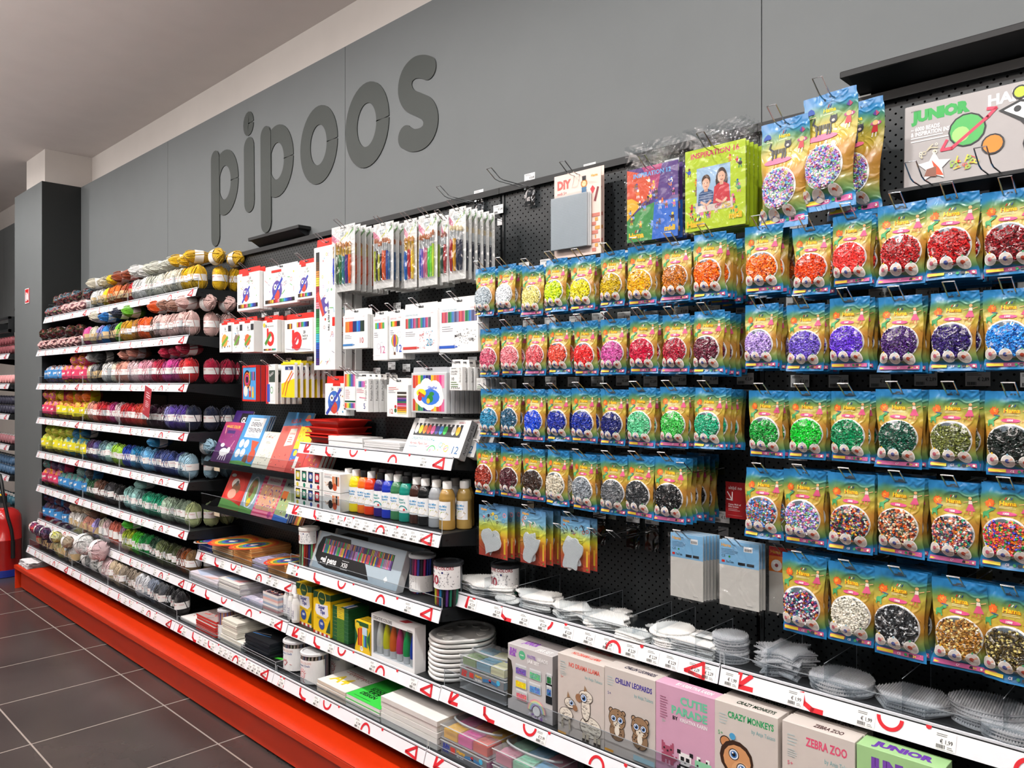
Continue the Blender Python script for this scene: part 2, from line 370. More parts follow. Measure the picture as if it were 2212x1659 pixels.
def ell(x0, x1, y0, y1, xi0, xi1):                    # outer box, inner left and right (reading frame of the logo)
    xl, xr = P_(x0, (y0+y1)/2)[0], P_(x1, (y0+y1)/2)[0]
    zt, zb = P_((x0+x1)/2, y0)[1], P_((x0+x1)/2, y1)[1]; t = ((P_(xi0, y0)[0]-xl)+(xr-P_(xi1, y0)[0]))/4
    return band(ringpts((xl+xr)/2, (zt+zb)/2, (xr-xl)/2-t, (zt-zb)/2-t, t), 0, '', None)
a0 = P_(108, 1590); a1 = P_(104, 930); lput([band([(a0[0], a0[1], .052), (a1[0], a1[1], .052)], -.006, '', None), ell(76, 300, 845, 1400, 136, 237)], 'letter')
a0 = P_(394, 1290); a1 = P_(390, 825); d = P_(386, 622); lput([band([(a0[0], a0[1], .056), (a1[0], a1[1], .056)], 0, '', None), band(ringpts(d[0], d[1], .029, .037, .0285, 16), 0, '', None)], 'letter')
a0 = P_(540, 1465); a1 = P_(535, 730); lput([band([(a0[0], a0[1], .053), (a1[0], a1[1], .053)], -.006, '', None), ell(497, 770, 632, 1247, 572, 692)], 'letter')
lput([ell(830, 1147, 468, 1135, 915, 1056)], 'letter')
lput([ell(1215, 1587, 268, 993, 1315, 1480)], 'letter')
sp = [(1925, 150), (1870, 135), (1800, 150), (1740, 220), (1722, 330), (1760, 420), (1840, 460), (1910, 500), (1942, 580), (1925, 680), (1870, 745), (1790, 765), (1725, 735)]
S_ = [P_(x, y) for x, y in sp]; fine = []
for i in range(len(S_)-1):
    p0, p1, p2, p3 = S_[max(i-1, 0)], S_[i], S_[i+1], S_[min(i+2, len(S_)-1)]
    for k in range(5):
        t = k/5; f = lambda a, b, c, d_: .5*(2*b+(c-a)*t+(2*a-5*b+4*c-d_)*t*t+(3*b-a-3*c+d_)*t**3)
        fine.append((f(p0[0], p1[0], p2[0], p3[0]), f(p0[1], p1[1], p2[1], p3[1]), .046))
fine.append((*S_[-1], .048)); lput([band(fine, 0, '', None)], 'letter')

# ---------------------------------------------------------------- wall racks
PEG = mat('262a2c', .42, 0, 0, 'peg'); DK = mat('1c1f21', .45); DK2 = mat('212527', .4)
bays = [(-6.67, -5.67), (-5.67, -5.0), (-5.0, -4.0), (-4.0, -3.0), (-3.0, -2.0), (-2.0, -1.0), (-1.0, 0.0), (0.0, 1.0), (-8.5, -7.475)]
bl = ['behind the sock yarns next to the column', 'behind the narrow middle section of yarn', 'behind the right-hand yarn section', 'behind the felt-tip boxes and picture books', 'behind the paint brush packs',
      'behind the left half of the bead bags', 'behind the large starter kit and right bead bags', 'at the right end past the bead bags', 'of the yarn rack beyond the column']
for (a, b), l in zip(bays, bl):
    m = MB(); m.box(a+.012, b-.012, -.012, -.001, .1, 2.19, PEG)
    o = thing('wall_rack', (a, 0, 0), 'dark grey perforated steel wall rack '+l, 'rack', 'perforated wall racks'); IV = Matrix.Translation((-a, 0, 0)); pp = m.build('back_panel', o); pp.matrix_parent_inverse = IV
    m = MB(); m.box(a, b-.002, -.03, -.001, 2.19, 2.212, mat('131516', .55)); c = m.build('top_rail', o); c.matrix_parent_inverse = IV
    m = MB(); m.box(a+.0005, a+.011, -.016, -.001, .1, 2.19, DK2)
    for i in range(28): m.box(a+.003, a+.008, -.0165, -.0155, .2+i*.07, .235+i*.07, '050505')
    c = m.build('upright', o); c.matrix_parent_inverse = IV

STRIPW = mat('eeeff4', .35)
RED = mat('d8232f', .5)
def strip_marks(F, seed, w, price, W=1.0):
    """the red brush marks printed along a price strip of one metre; F spans w metres"""
    X = lambda x: x*W/w
    def inb(x): return X(x) < .985
    def ln(pts, t=.011):
        pts = [(X(a), b) for a, b in pts]
        if max(p[0] for p in pts) < .995: F.line(pts, t/w, RED)
    ln([(.055, .93), (.05, .2)]); ln([(.083, .85), (.052, .2), (.088, .22)])
    ln([(.213, .75), (.218, .35), (.24, .12), (.262, .12)])
    if inb(.45): F.ring(X(.41), .78, .028/w, .008/w, RED, a0=math.pi, a1=2*math.pi, ry=.6)
    if inb(.5): F.disc(X(.487), .88, .006/w, RED, n=8)
    if inb(.71): F.ring(X(.67), .1, .028/w, .008/w, RED, a0=0, a1=math.pi, ry=.65)
    if inb(.77): F.disc(X(.762), .85, .006/w, RED, n=8)
    ln([(.905, .25), (.955, .85), (.96, .1), (.905, .25)], .009)
PRICES = {}
def price_label(price):
    if price not in PRICES:
        m = MB(); m.box(-.02, .02, -.0004, 0, 0, .034, 'f6f6f4')
        F = plane(m, (-.02, -.0005, 0), (1, 0, 0), (0, 0, 1), .04, .034)
        F.lines(.08, .86, .6, 2, .1, '5a5a5a', seed=len(PRICES)); F.text(price, .55, .36, .24, '2a2a2a', 'c', .01, wmax=.6)
        R = random.Random(3); x = .08
        while x < .5: ww = R.choice((.012, .025)); F.rect(x, .06, x+ww, .28, '303030', up=0); x += ww+R.choice((.012, .02))
        F.lines(.6, .18, .3, 2, .1, '777777')
        PRICES[price] = m.mesh('price_label')
    return PRICES[price]
def shelf(a, b, z, y, label, labels=(), price='\u20ac 2,29', riser=.055, name='wall_shelf', board=DK, strip=True, divs=()):
    """one metal shelf of a bay: board, end brackets, slanted price strip with its paper labels, clear front riser"""
    w_ = b-a; r = thing(name, (a, 0, z), label, 'shelf', 'metal wall shelves')
    m = MB(); m.box(.004, w_-.004, y+.004, -.014, -.022, 0, board); m.box(.006, w_-.006, y+.006, y+.03, -.04, -.02, board); m.build('board', r)
    for x in (.003, w_-.003):
        m = MB(); m.prism([(y+.01, -.001), (-.013, -.001), (-.013, -.075), (y+.09, -.05), (y+.01, -.04)], x-.0015, x+.0015, DK, 'x')
        m.prism([(y+.03+.01*math.cos(t), -.022+.004*math.sin(t)) for t in (0, 1.57, 3.14, 4.71)], x+.0015, x+.002, '050505', 'x')
        m.build('end_bracket', r)
    if strip:
        m = MB(); yt, yb, zt, zb = y+.006, y-.008, .004, -.041
        m.prism([(yt, zt), (yt+.003, zt), (yb+.003, zb), (yb, zb)], .002, w_-.002, STRIPW, 'x')
        m.prism([(yt-.0025, zt+.0015), (yt+.004, zt+.0015), (yt+.004, zt-.003), (yt-.0025, zt-.003)], .002, w_-.002, mat('dfe2e8', .25), 'x')
        W_ = Vector((0, yt-yb, zt-zb)); F = plane(m, (.002, yb-.0006, zb), (1, 0, 0), W_, w_-.004, W_.length)
        strip_marks(F, 1, w_, price); st = m.build('price_strip', r)
        for k, xx in enumerate(labels):
            l = bpy.data.objects.new('price_label', price_label(price if isinstance(price, str) else price[k % len(price)])); C.objects.link(l); l.parent = st
            l.location = (xx, yb+.0001, zb+.003); l.rotation_euler = (-math.atan2(yt-yb, zt-zb), 0, 0)
    if riser:
        m = MB(); m.box(.006, w_-.006, y+.012, y+.0145, .002, riser, CLEAR())
        m.tube([(.006, y+.0132, riser), (w_-.006, y+.0132, riser)], .0011, mat('9aa0a5', .2), 4)
        for x in (.006, w_-.006): m.tube([(x, y+.0132, .002), (x, y+.0132, riser)], .0011, mat('c4c9cc', .2), 4)
        m.build('clear_riser', r)
    for x, d, h in divs:
        m = MB(); m.box(x, x+.0018, y+.016, y+.016+d, .002, h, CLEAR()); m.tube([(x, y+.016, h), (x, y+.016+d, h), (x, y+.016+d, .002)], .0008, mat('a8adb2', .2), 4)
        m.build('clear_divider', r)
    return r
ZL = [2.0, 1.75, 1.5, 1.245, .99, .735, .48, .285]
HN = ['top', 'second-highest', 'third-highest', 'fourth-highest', 'fifth-highest', 'sixth-highest', 'seventh-highest', 'bottom']
YY = [-.262, -.31, -.31, -.31, -.31, -.31, -.31, -.375]
SN = [((-6.67, -5.67), 'left'), ((-5.67, -5.0), 'narrow middle'), ((-5.0, -4.0), 'right')]
for k in range(8):
    for (a, b), s_ in SN:
        n = int((b-a)/.085); lab = [(.075+.085*i) for i in range(n) if i % 4 != 1]
        dv = [(i*.1+.05, .24, .1) for i in range(int((b-a)*10)-1) if (i+k) % 3 == 0]
        shelf(a, b, ZL[k], YY[k], 'black metal yarn shelf, %s level, %s section beside the column' % (HN[k], s_), lab, '\u20ac 1,89', divs=dv)
for k in range(1, 8): shelf(-8.5, -7.47, ZL[k]-.0, -.31, 'black metal shelf with white price strip beyond the column, %s level' % HN[k], (.3, .6), riser=0)
m = MB(); m.box(-8.5, -7.47, -.31, -.29, 1.93, 1.955, DK); m.box(-8.5, -7.47, -.31, -.29, 2.04, 2.06, DK); m.box(-8.49, -8.47, -.31, -.035, 1.93, 2.06, DK); m.box(-7.49, -7.47, -.31, -.035, 1.93, 2.06, DK)
tag(m.build('rack_frame'), 'two black rails at the top of the yarn rack beyond the column', 'rack')
# middle bays
shelf(-4, -3, .632, -.262, 'black metal shelf with price strip carrying the rainbow drawing pads', (.1, .3, .47, .66, .76, .82), '\u20ac 3,99', riser=.03)
shelf(-4, -3, .48, -.31, 'black metal shelf with price strip carrying pastel paper pads and glue bottles', (.88,), '\u20ac 4,99', riser=.03)
shelf(-4, -3, .285, -.375, 'bottom black shelf holding notebooks, pen jar and chalk buckets', (.12, .3, .36, .44, .52, .57, .62, .7, .74, .8, .84, .88, .93), '\u20ac 5,99', riser=.03)
shelf(-3, -2, 1.245, -.255, 'black metal shelf with price strip below the hanging pens, holding red trays and canvases', (.12, .28, .85), '\u20ac 21,49', riser=0)
shelf(-3, -2, .99, -.31, 'black metal shelf with many price labels under the row of paint bottles', (.11, .26, .35, .41, .465, .52, .58, .64, .7, .76, .81, .86, .91, .96), '\u20ac 4,99')
shelf(-3, -2, .735, -.31, 'black metal shelf with price strip under the gel pen set and pen tubs', (.06, .83), '\u20ac 12,99', riser=.04)
shelf(-3, -2, .475, -.31, 'black metal shelf with price strip under yellow crayon boxes and white palettes', (.13, .34, .62, .86), '\u20ac 14,99', riser=0)
shelf(-3, -2, .285, -.375, 'bottom black shelf holding the A4 pad, green pad and blank canvases', (.07, .34, .62), '\u20ac 7,49', riser=.03)
shelf(-2, -1, .78, -.235, 'black metal shelf full of white pegboards with clear dividers and many price labels', (.08, .2, .32, .4, .5, .58, .65, .73, .8, .86, .93, .97), '\u20ac 2,29', riser=.035,
      divs=[(.12, .2, .07), (.28, .2, .075), (.45, .2, .06), (.54, .2, .07), (.72, .2, .07), (.8, .2, .07), (.92, .2, .06)])
shelf(-1, 0, .78, -.235, 'black metal shelf of clear pegboards with price labels at one ninety-nine', (.035, .2, .36, .52, .69, .84), '\u20ac 1,99', riser=.035,
      divs=[(.12, .2, .07), (.26, .2, .07), (.43, .2, .08), (.62, .2, .09), (.8, .2, .09)])
for a, l in ((-2, 'left'), (-1, 'right')):
    shelf(a, a+1, .478, -.31, 'black metal shelf under the boxed bead craft kits, %s half' % l, (.46,) if a == -2 else (.3,), '\u20ac 21,99', riser=.06)
    shelf(a, a+1, .285, -.375, 'bottom black shelf holding clear bead cases, %s half' % l, (.3,), '\u20ac 9,99', riser=.03)
# plinth
m = MB(); RD = mat('d8350b', .34, 0, 0, 'paint'); X0, X1 = -6.6, 1.0
m.box(X0, X1, -.474, -.03, .1685, .1735, RD); m.box(X0, X1, -.476, -.471, .149, .1735, RD)
p = thing('red_plinth', (0, 0, 0), 'long bright red kick bench running along the floor under the whole shelf wall', 'plinth')
m.build('top_plate', p)
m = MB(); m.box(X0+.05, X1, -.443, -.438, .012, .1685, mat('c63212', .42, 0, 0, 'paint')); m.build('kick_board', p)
m = MB(); m.box(X0, X0+.005, -.471, -.03, 0, .1685, RD); m.build('end_plate', p)
m = MB(); m.box(X0+.05, X1, -.43, -.02, 0, .012, '0a0a0a'); m.build('shadow_gap', p)  # near-black strip painting the dark shadow gap below the kick board
# canopies on the pegboard
for a, b, l in ((-3.82, -3.32, 'small black top ledge on the rack just below the wall lettering'), (-.751, 1.0, 'long black top ledge above the starter kit at upper right')):
    m = MB(); d = -.07 if a < -3 else -.1
    m.box(a, b, d, .0, 2.245, 2.262, mat('0f1011', .6), .002); m.prism([(d+.004, 2.245), (-.01, 2.215), (-.001, 2.215), (-.001, 2.245)], a+.02, b-.02, DK, 'x'); tag(m.build('top_ledge'), l, 'ledge')
# fire sign
m = MB(); f0, f1 = at(54, 624.7, -.276), at(62.5, 654, -.276); m.box(f0.x, f1.x, -.276, -.2722, f1.z, f0.z, 'c41d22')
F = plane(m, (f0.x, -.276, f1.z), (1, 0, 0), (0, 0, 1), f1.x-f0.x, f0.z-f1.z); F.rect(0, 0, 1, .04, 'f2f2f2'); F.rect(0, .96, 1, 1, 'f2f2f2'); F.rect(0, 0, .06, 1, 'f2f2f2'); F.rect(.94, 0, 1, 1, 'f2f2f2')
F.rect(.2, .15, .45, .6, 'f2f2f2'); F.rect(.26, .6, .38, .75, 'f2f2f2'); F.line([(.38, .72), (.55, .6), (.55, .3)], .07, 'f2f2f2'); F.poly([(.62, .2), (.85, .2), (.85, .55), (.73, .75), (.62, .5)], 'f2f2f2')
tag(m.build('fire_sign'), 'small red sign with white fire extinguisher symbol on the grey column', 'sign')
# extinguisher
ex = thing('fire_extinguisher', (-7.12, -.425, 0), 'red fire extinguisher with black hose standing before the grey column', 'fire extinguisher'); ex.scale = (.95, .95, .94)
XR = mat('c01410', .22, 0, .6)
m = MB(); R_ = .13; m.lathe([(R_*.9, .035), (R_, .06), (R_, .3), (R_*1.012, .302), (R_*1.012, .308), (R_, .31), (R_, .46), (R_*.96, .5), (R_*.8, .535), (R_*.5, .56), (.035, .57)], XR, 32); m.build('cylinder', ex, True)
m = MB(); m.lathe([(R_*.86, 0.0), (R_*1.05, .004), (R_*1.05, .06), (R_*.95, .062)], mat('1c2f8a', .4), 28); m.build('base_ring', ex, True)
m = MB(); m.lathe([(.04, .565), (.045, .57), (.045, .6), (.03, .605)], mat('9a9c9e', .3, 1), 20); m.lathe([(.025, .6), (.025, .66), (.015, .665)], '15171a', 14); m.build('valve', ex, True)
m = MB(); m.tube([(0, .0, .66), (-.03, -.03, .675), (-.07, -.05, .67)], .008, 'e8c21a', 6); m.box(-.02, .05, -.015, .015, .665, .685, 'd02a16', .004); m.build('lever', ex)
m = MB(); hp = [(.0+.0, .0, .66), (-.02, -.02, .79), (.02, -.03, .84), (.06, -.03, .8), (.1, -.02, .65), (.125, 0, .5), (.15, .02, .4), (.155, .03, .3)]
m.tube(hp, .013, '0d0e10', 8); m.tube([hp[-1], (.157, .03, .16)], .016, '0d0e10', 8); m.build('hose', ex, True)
m = MB()
def cyf(m, r, a0, a1, z0, z1, cx=0, cy=0):
    return Face(m, lambda x, y, l: Vector((cx+(r+l+.0006)*math.cos(a0+(a1-a0)*x), cy+(r+l+.0006)*math.sin(a0+(a1-a0)*x), z0+(z1-z0)*y)), abs(a1-a0)*r, z1-z0)
F = cyf(m, R_, -2.4, -.3, .1, .45)
for i in range(6): F.rect(.02+i*.05, .72, .07+i*.05, .92, 'e8e6e0', up=0); F.rect(.05+i*.04, .1, .09+i*.04, .3, 'e8e6e0', up=0)
F.rect(.45, .06, .62, .34, 'f0efe8'); F.rect(.48, .09, .59, .31, '14181c'); F.lines(.02, .55, .4, 5, .03, 'e8e6e0'); m.build('printed_label', ex)
# bags folded on the plinth end
m = MB(); R = random.Random(5); p0 = at(50, 1205, -.42)
for i in range(3):
    n = 9; V = []
    for a_ in range(n):
        for b_ in range(n): V.append((-6.58+.028*a_+.01*R.random(), -.455+.02*b_+.006*R.random()*i, .183+.013*i+.006*R.random()))
    m.add(V, [(a_*n+b_, (a_+1)*n+b_, (a_+1)*n+b_+1, a_*n+b_+1) for a_ in range(n-1) for b_ in range(n-1)], mat('e9e6e8', .5, 0, 0, 'wrap'))
    m.add([(v[0], v[1], v[2]-.008) for v in V], [(a_*n+b_, a_*n+b_+1, (a_+1)*n+b_+1, (a_+1)*n+b_) for a_ in range(n-1) for b_ in range(n-1)], mat('e9e6e8', .5, 0, 0, 'wrap'))
tag(m.build('folded_bag_pile'), 'pile of folded white plastic sheets on the left end of the red bench', 'bags')

# ---------------------------------------------------------------- double-wire hooks
_H = {}
def hook(x, z, label, L_=.22, price='\u20ac 2,89', holder='tag', y0=-.012, tagw=.05):
    k = round(L_, 3)
    if k not in _H:
        m = MB(); g = .011; s_ = .045
        for sg in (-1, 1): pass
        pts = [(-g, 0, 0), (-g, -L_+s_, 0), (-g, -L_+s_*.6, .004), (-g, -L_-.012, .03), (g, -L_-.012, .03), (g, -L_+s_*.6, .004), (g, -L_+s_, 0), (g, 0, 0)]
        m.tube(pts, .0016, CHROME(), 6); m.box(-.016, .016, -.003, 0, -.02, .006, CHROME()); _H[k] = m.mesh('display_hook')
    o = bpy.data.objects.new('display_hook', _H[k]); C.objects.link(o); o.location = (x, y0, z)
    tag(o, label, 'hook', 'double-wire display hooks')
    if holder:
        kk = ('h', price, holder, tagw)
        if kk not in _H:
            m = MB(); F = plane(m, (-tagw/2, -.0005, .008), (1, 0, 0), (0, 0, 1), tagw, .032); m.box(-tagw/2, tagw/2, -.0004, 0, .008, .04, mat('f1c81c' if holder == 'yellow' else 'dfe0e0', .4))
            F.lines(.08, .86, .6, 2, .1, '5a5a5a'); F.text(price, .95, .36, .26, '2a2a2a', 'r', .01, wmax=.45)
            R = random.Random(3); xx = .08
            while xx < .45: ww = R.choice((.012, .025)); F.rect(xx, .06, xx+ww, .3, '303030', up=0); xx += ww+R.choice((.012, .02))
            if holder == 'clear': m.box(-tagw/2, tagw/2, -.001, .0, -.075, .006, mat('aeb4b8', .1, 0, 0, 'film'))
            _H[kk] = m.mesh('price_tag')
        t = bpy.data.objects.new('price_tag', _H[kk]); C.objects.link(t); t.parent = o; t.location = (.0, -.014, .012)
    return o
# ---------------------------------------------------------------- bead bags
BW, BH = .1, .176
GRAD = 'grad|0:2283c4|.1:2c89c2|.13:5a9560|.2:8a9c50|.3:bf9038|.5:c68b38|.62:cdb13e|.72:bcad46|.8:7c9f50|.86:4b917e|.91:2f89c2|1:2078b8'
def sst(a, b, x): t = min(max((x-a)/(b-a), 0), 1); return t*t*(3-2*t)
def bag_surface(seed, w, h):
    R = random.Random(seed); sd = Vector((R.uniform(0, 99), R.uniform(0, 99), R.uniform(0, 99))); curl = R.uniform(-.5, 1)
    def bul(t): return sst(.2, .62, t)*(1-sst(.8, .93, t))
    def f(s, t, l=0, back=False):                   # s -.5..5 across, t 0 top .. 1 bottom
        b = bul(t); ww = w*(1-.09*b+.02*math.sin(9*t+seed)); x = s*ww+.003*math.sin(seed*3+t*4)*(t > .05)
        e = max(0, 1-(2*abs(s))**3.0)
        y = -(.0175*b*e**.7+.0015*e)*(w/.104)
        wr = noise.noise(Vector((s*5.5, t*7, 0))+sd)*.0022+noise.noise(Vector((s*16, t*11, 3))+sd)*.0009
        wr *= (1.6-1.1*b)*min(1, e+.35)
        cu = sst(.86, 1, t)*(.007*curl*math.sin(s*4+seed)-.005)
        tp = (1-sst(0, .13, t))*.002*math.sin(s*6+seed*2)
        y = (-y*.3 if back else y)+wr+cu+tp+(.0012 if back else 0)
        return Vector((x, y-l, -t*h+.016))
    return f
def bag_meshes(seed, big=False):
    w, h = (BW, BH) if not big else (.132, .272)
    f = bag_surface(seed, w, h); m = MB(); nx, nz = 12, 26; k = w/.104; uv = []
    for back in (False, True):
        V = [f(i/nx-.5, j/nz, 0, back) for j in range(nz+1) for i in range(nx+1)]
        F_ = [(j*(nx+1)+i, (j+1)*(nx+1)+i, (j+1)*(nx+1)+i+1, j*(nx+1)+i+1) for j in range(nz) for i in range(nx)]
        n0 = m.add(V, F_ if not back else [x[::-1] for x in F_], mat('ffffff', .3, 0, .9, GRAD)); uv += [(i/nx, 1-j/nz) for j in range(nz+1) for i in range(nx+1)]
    n1 = (nx+1)*(nz+1); rim = [i for i in range(nx+1)]+[j*(nx+1)+nx for j in range(1, nz+1)]+[nz*(nx+1)+i for i in range(nx-1, -1, -1)]+[j*(nx+1) for j in range(nz-1, 0, -1)]
    for a, b in zip(rim, rim[1:]+rim[:1]): m.F.append((a, n1+a, n1+b, b)); m.fm.append(0)
    base_n = len(m.V)
    F = Face(m, lambda x, y, l: f(x-.5, 1-y, l+.0004), w, h, .00007)
    HL = '3a4650'
    F.poly([(.39, .935), (.61, .935), (.61, .955), (.39, .955)], HL); F.poly([(.44, .955), (.56, .955), (.54, .972), (.46, .972)], HL)
    if not big:
        for i in range(10):
            a = i*math.pi/5; F.poly([(.18+.075*math.cos(a-.2), .76+.045*math.sin(a-.2)), (.18+.105*math.cos(a), .76+.063*math.sin(a)), (.18+.075*math.cos(a+.2), .76+.045*math.sin(a+.2))], 'e2521f', up=(i == 0))
        F.disc(.18, .76, .08, 'ec6a25'); F.disc(.18, .76, .055, 'f4a03a'); F.line([(.15, .75), (.18, .742), (.21, .75)], .012, 'b8401c')
        F.poly([(.43, .81), (.45, .81), (.475, .84), (.455, .84)], 'd02a2a'); F.poly([(.48, .81), (.5, .81), (.525, .84), (.505, .84)], 'f4f0e0', 0); F.poly([(.53, .81), (.55, .81), (.575, .84), (.555, .84)], '1f3f8f', 0)
        F.text('Hama', .51, .742, .052, 'c96a12', 'c', .03, wmax=.36); F.text('Hama', .5, .746, .052, 'ffd21a', 'c', .02, wmax=.35)
        F.lines(.36, .725, .3, 2, .014, 'f6e6b0')
        F.poly([(.8, .75), (.86, .75), (.92, .67), (.74, .67)], 'd0507a'); F.poly([(.79, .75), (.87, .75), (.86, .79), (.8, .79)], 'e9dccb'); F.disc(.83, .815, .035, 'e8b27a', n=9)
        F.line([(.8, .67), (.8, .64)], .02, 'c8604a'); F.line([(.86, .67), (.86, .64)], .02, 'c8604a', 0); F.line([(.78, .775), (.7, .765)], .016, 'e8b27a', 0); F.line([(.88, .775), (.96, .79)], .016, 'e8b27a', 0)
        F.disc(.12, .635, .06, '3f9a5c', .028); F.line([(.14, .65), (.22, .685)], .045, '3f9a5c'); F.line([(.08, .62), (.07, .59)], .03, '3f9a5c', 0); F.line([(.16, .62), (.17, .59)], .03, '3f9a5c', 0); F.disc(.235, .69, .035, '3f9a5c', .018, up=0); F.line([(.18, .715), (.29, .705)], .018, '2c4f8c')
        F.disc(.47, .655, .15, 'd6487f', .023); F.disc(.56, .65, .12, 'd6487f', .02, up=0); F.l += 16; F.text('1000', .49, .643, .024, 'fdf2f2', 'c', .03)
        F.line([(.72, .64), (.8, .635)], .014, 'b05a2a'); F.line([(.82, .62), (.9, .625)], .014, 'b05a2a', 0)
        cx, cy, r = .49, .375, .465; ts = [(.15, .19, .13), (.46, .18, .135), (.79, .17, .135)]
    else:
        F.poly([(.46, .87), (.475, .87), (.5, .9), (.485, .9)], 'd02a2a'); F.poly([(.5, .87), (.515, .87), (.54, .9), (.525, .9)], '1f3f8f', 0)
        F.text('Hama', .5, .835, .035, 'ffd21a', 'c', .02, wmax=.3); F.lines(.12, .815, .6, 1, .02, 'f6e6b0')
        F.disc(.85, .78, .1, 'a8487a', .02); F.text('6000', .85, .771, .02, 'ffffff', 'c', .02)
        F.poly([(.04, .845), (.22, .85), (.2, .88), (.14, .9), (.09, .89), (.05, .87)], '2c4fa0'); F.disc(.08, .845, .025, '16181c'); F.disc(.18, .85, .025, '16181c', up=0)
        F.poly([(.8, .86), (.86, .89), (.86, .84)], '5a3f90'); F.poly([(.92, .86), (.86, .89), (.86, .84)], 'b04a6a', 0)
        for i in range(9): F.rect(.25+.035*i, .69+.004*(i % 2), .275+.035*i, .735, '24262e' if i % 2 else '4a4c58', up=(i == 0))
        F.line([(.27, .73), (.2, .76), (.22, .8)], .035, '2b2d36'); F.disc(.58, .765, .07, '31333d', .035)
        F.poly([(.52, .785), (.56, .785), (.53, .81)], '31333d', 0); F.poly([(.6, .785), (.64, .785), (.635, .81)], '31333d', 0); F.disc(.58, .755, .03, 'd8c0b4', .012)
        for x in (.29, .36, .5, .55): F.line([(x, .69), (x, .64)], .035, '31333d', 0)
        F.poly([(.78, .7), (.9, .7), (.88, .76), (.8, .76)], 'c8303a'); F.disc(.84, .785, .05, 'e8b27a', .022); F.rect(.8, .66, .82, .7, 'e8e0d8'); F.rect(.86, .66, .88, .7, 'e8e0d8', 0)
        F.disc(.4, .62, .3, 'e86a8a', .03)
        cx, cy, r = .47, .36, .40; ts = [(.12, .13, .11), (.38, .12, .12), (.72, .14, .12)]
    KY = 1 if big else .9; ra = w/h*KY
    F.disc(cx, cy, r, 'f1f0ee', ry=r*ra, n=36)
    F.disc(cx, cy, r-.035, '66727c', ry=(r-.035)*ra, n=36); F.l += 4
    Gc = F; m_rim = MB(); F = Face(m_rim, lambda x, y, l: f(x-.5, 1-y, l+(.0078 if y > .09 else .004)), w, h, .00012)
    for i, (x, y, rr) in enumerate(ts):
        F.disc(x, y, rr, 'eceae4', n=18, up=(i == 0)); 
    for i, (x, y, rr) in enumerate(ts):
        F.disc(x, y, rr*.86, 'd3cdc8', n=14, up=(i == 0)); F.disc(x-.01, y, rr*.35, ('b0566a', '4a5aa0', 'c2503a')[i], n=8); F.line([(x+.02, y), (x+rr*.6, y+rr*.2)], .04, 'd8a890', 0); F.disc(x, y+rr*a_if(w, h), .022, ('f0c030', '8fb8c8', '4fa070')[i], n=8, up=0)
    F = Gc; y0 = .035 if not big else .05
    F.rect(.05, y0, .95, y0+.05, 'c8609a'); F.rect(.07, y0+.008, .38, y0+.042, 'f0d83a'); F.disc(.07, y0+.025, .02, 'f0d83a', up=0); F.text('CE', .46, y0+.012, .024, 'f6ecf2', bold=.02)
    F.disc(.62, y0+.025, .03, '2a9a5a'); F.rect(.68, y0+.01, .75, y0+.04, '20242c', 0); F.text('5+', .76, y0+.012, .024, 'f4e23a', bold=.03); F.disc(.9, y0+.025, .035, 'f4f0ee'); F.ring(.9, y0+.025, .035, .01, 'd83a3a', n=10)
    pouch = m.mesh('pouch', True); ul = pouch.uv_layers.new(name='UVMap')
    for lp in pouch.loops:
        ul.data[lp.index].uv = uv[lp.vertex_index] if lp.vertex_index < base_n else (0, 0)
    pouch.set_sharp_from_angle(angle=math.radians(60))
    # rim
    m = m_rim; Fr = Face(m, lambda x, y, l: f(x-.5, 1-y, l+.0016), w, h, 0); Fr.ring(cx, cy, r, .026, 'f4f3f1', n=40, ry=r*ra); rim_ = m.mesh('window_rim')
    # beads
    beads = []
    for var, (rb, hb) in enumerate((((.0024, .0048)) if not big else (.0024, .0048),)*1):
        m = MB(); R = random.Random(seed*7+1); bd = mat('ff0000', .3); hole = mat('2c2826', .6); fill = R.uniform(.6, 1.05); st = .0041
        nx_ = int(r*w/st)+1; nz_ = int(r*w*1.0/st)+1
        for i in range(-nx_, nx_+1):
            for j in range(-nz_, nz_+1):
                X = (i+.5*(j % 2)+R.uniform(-.3, .3))*st; Z = (j+R.uniform(-.3, .3))*st
                if math.hypot(X, Z/KY) > (r-.035)*w: continue
                if Z > (r-.035)*w*(fill+.08*math.sin(i*.7)): continue
                c = f(cx-.5+X/w, 1-(cy+Z/h), .0035+R.uniform(-.0006, .0014)); ax = Vector((R.gauss(0, 1), R.gauss(0, .8), R.gauss(0, 1))).normalized()
                u = ax.orthogonal().normalized(); v = ax.cross(u); n = 7; V = []
                for zz, rr in ((-.5, rb), (.5, rb), (.5, rb*.42), (.2, rb*.4)):
                    V += [c+ax*zz*hb+(u*math.cos(6.283*q_/n)+v*math.sin(6.283*q_/n))*rr for q_ in range(n)]
                n0 = m.add(V, [(q_, (q_+1) % n, n+(q_+1) % n, n+q_) for q_ in range(n)]+[(n+q_, n+(q_+1) % n, 2*n+(q_+1) % n, 2*n+q_) for q_ in range(n)], bd)
                m.F += [(n0+2*n+q_, n0+2*n+(q_+1) % n, n0+3*n+(q_+1) % n, n0+3*n+q_) for q_ in range(n)]+[tuple(n0+3*n+q_ for q_ in range(n))]; k_ = m.mi(hole); m.fm += [k_]*(n+1)
        Fb = Face(m, lambda x, y, l: f(x-.5, 1-y, .0016), w, h, 0)
        top = (r-.035)*fill; pts = [(cx+(r-.035)*math.cos(a), cy+(r-.035)*ra*math.sin(a)) for a in [2*math.pi*i/40 for i in range(40)]]
        rr_ = r-.035; lim = .85*fill; P = [(cx, cy)]+[(x, min(y, cy+rr_*ra*lim)) for x, y in pts]
        m.add([Fb.f(x, y, 0) for x, y in P], [(0, i+1, (i+1) % 40+1) for i in range(40)], bd)
        beads = m.mesh('beads')
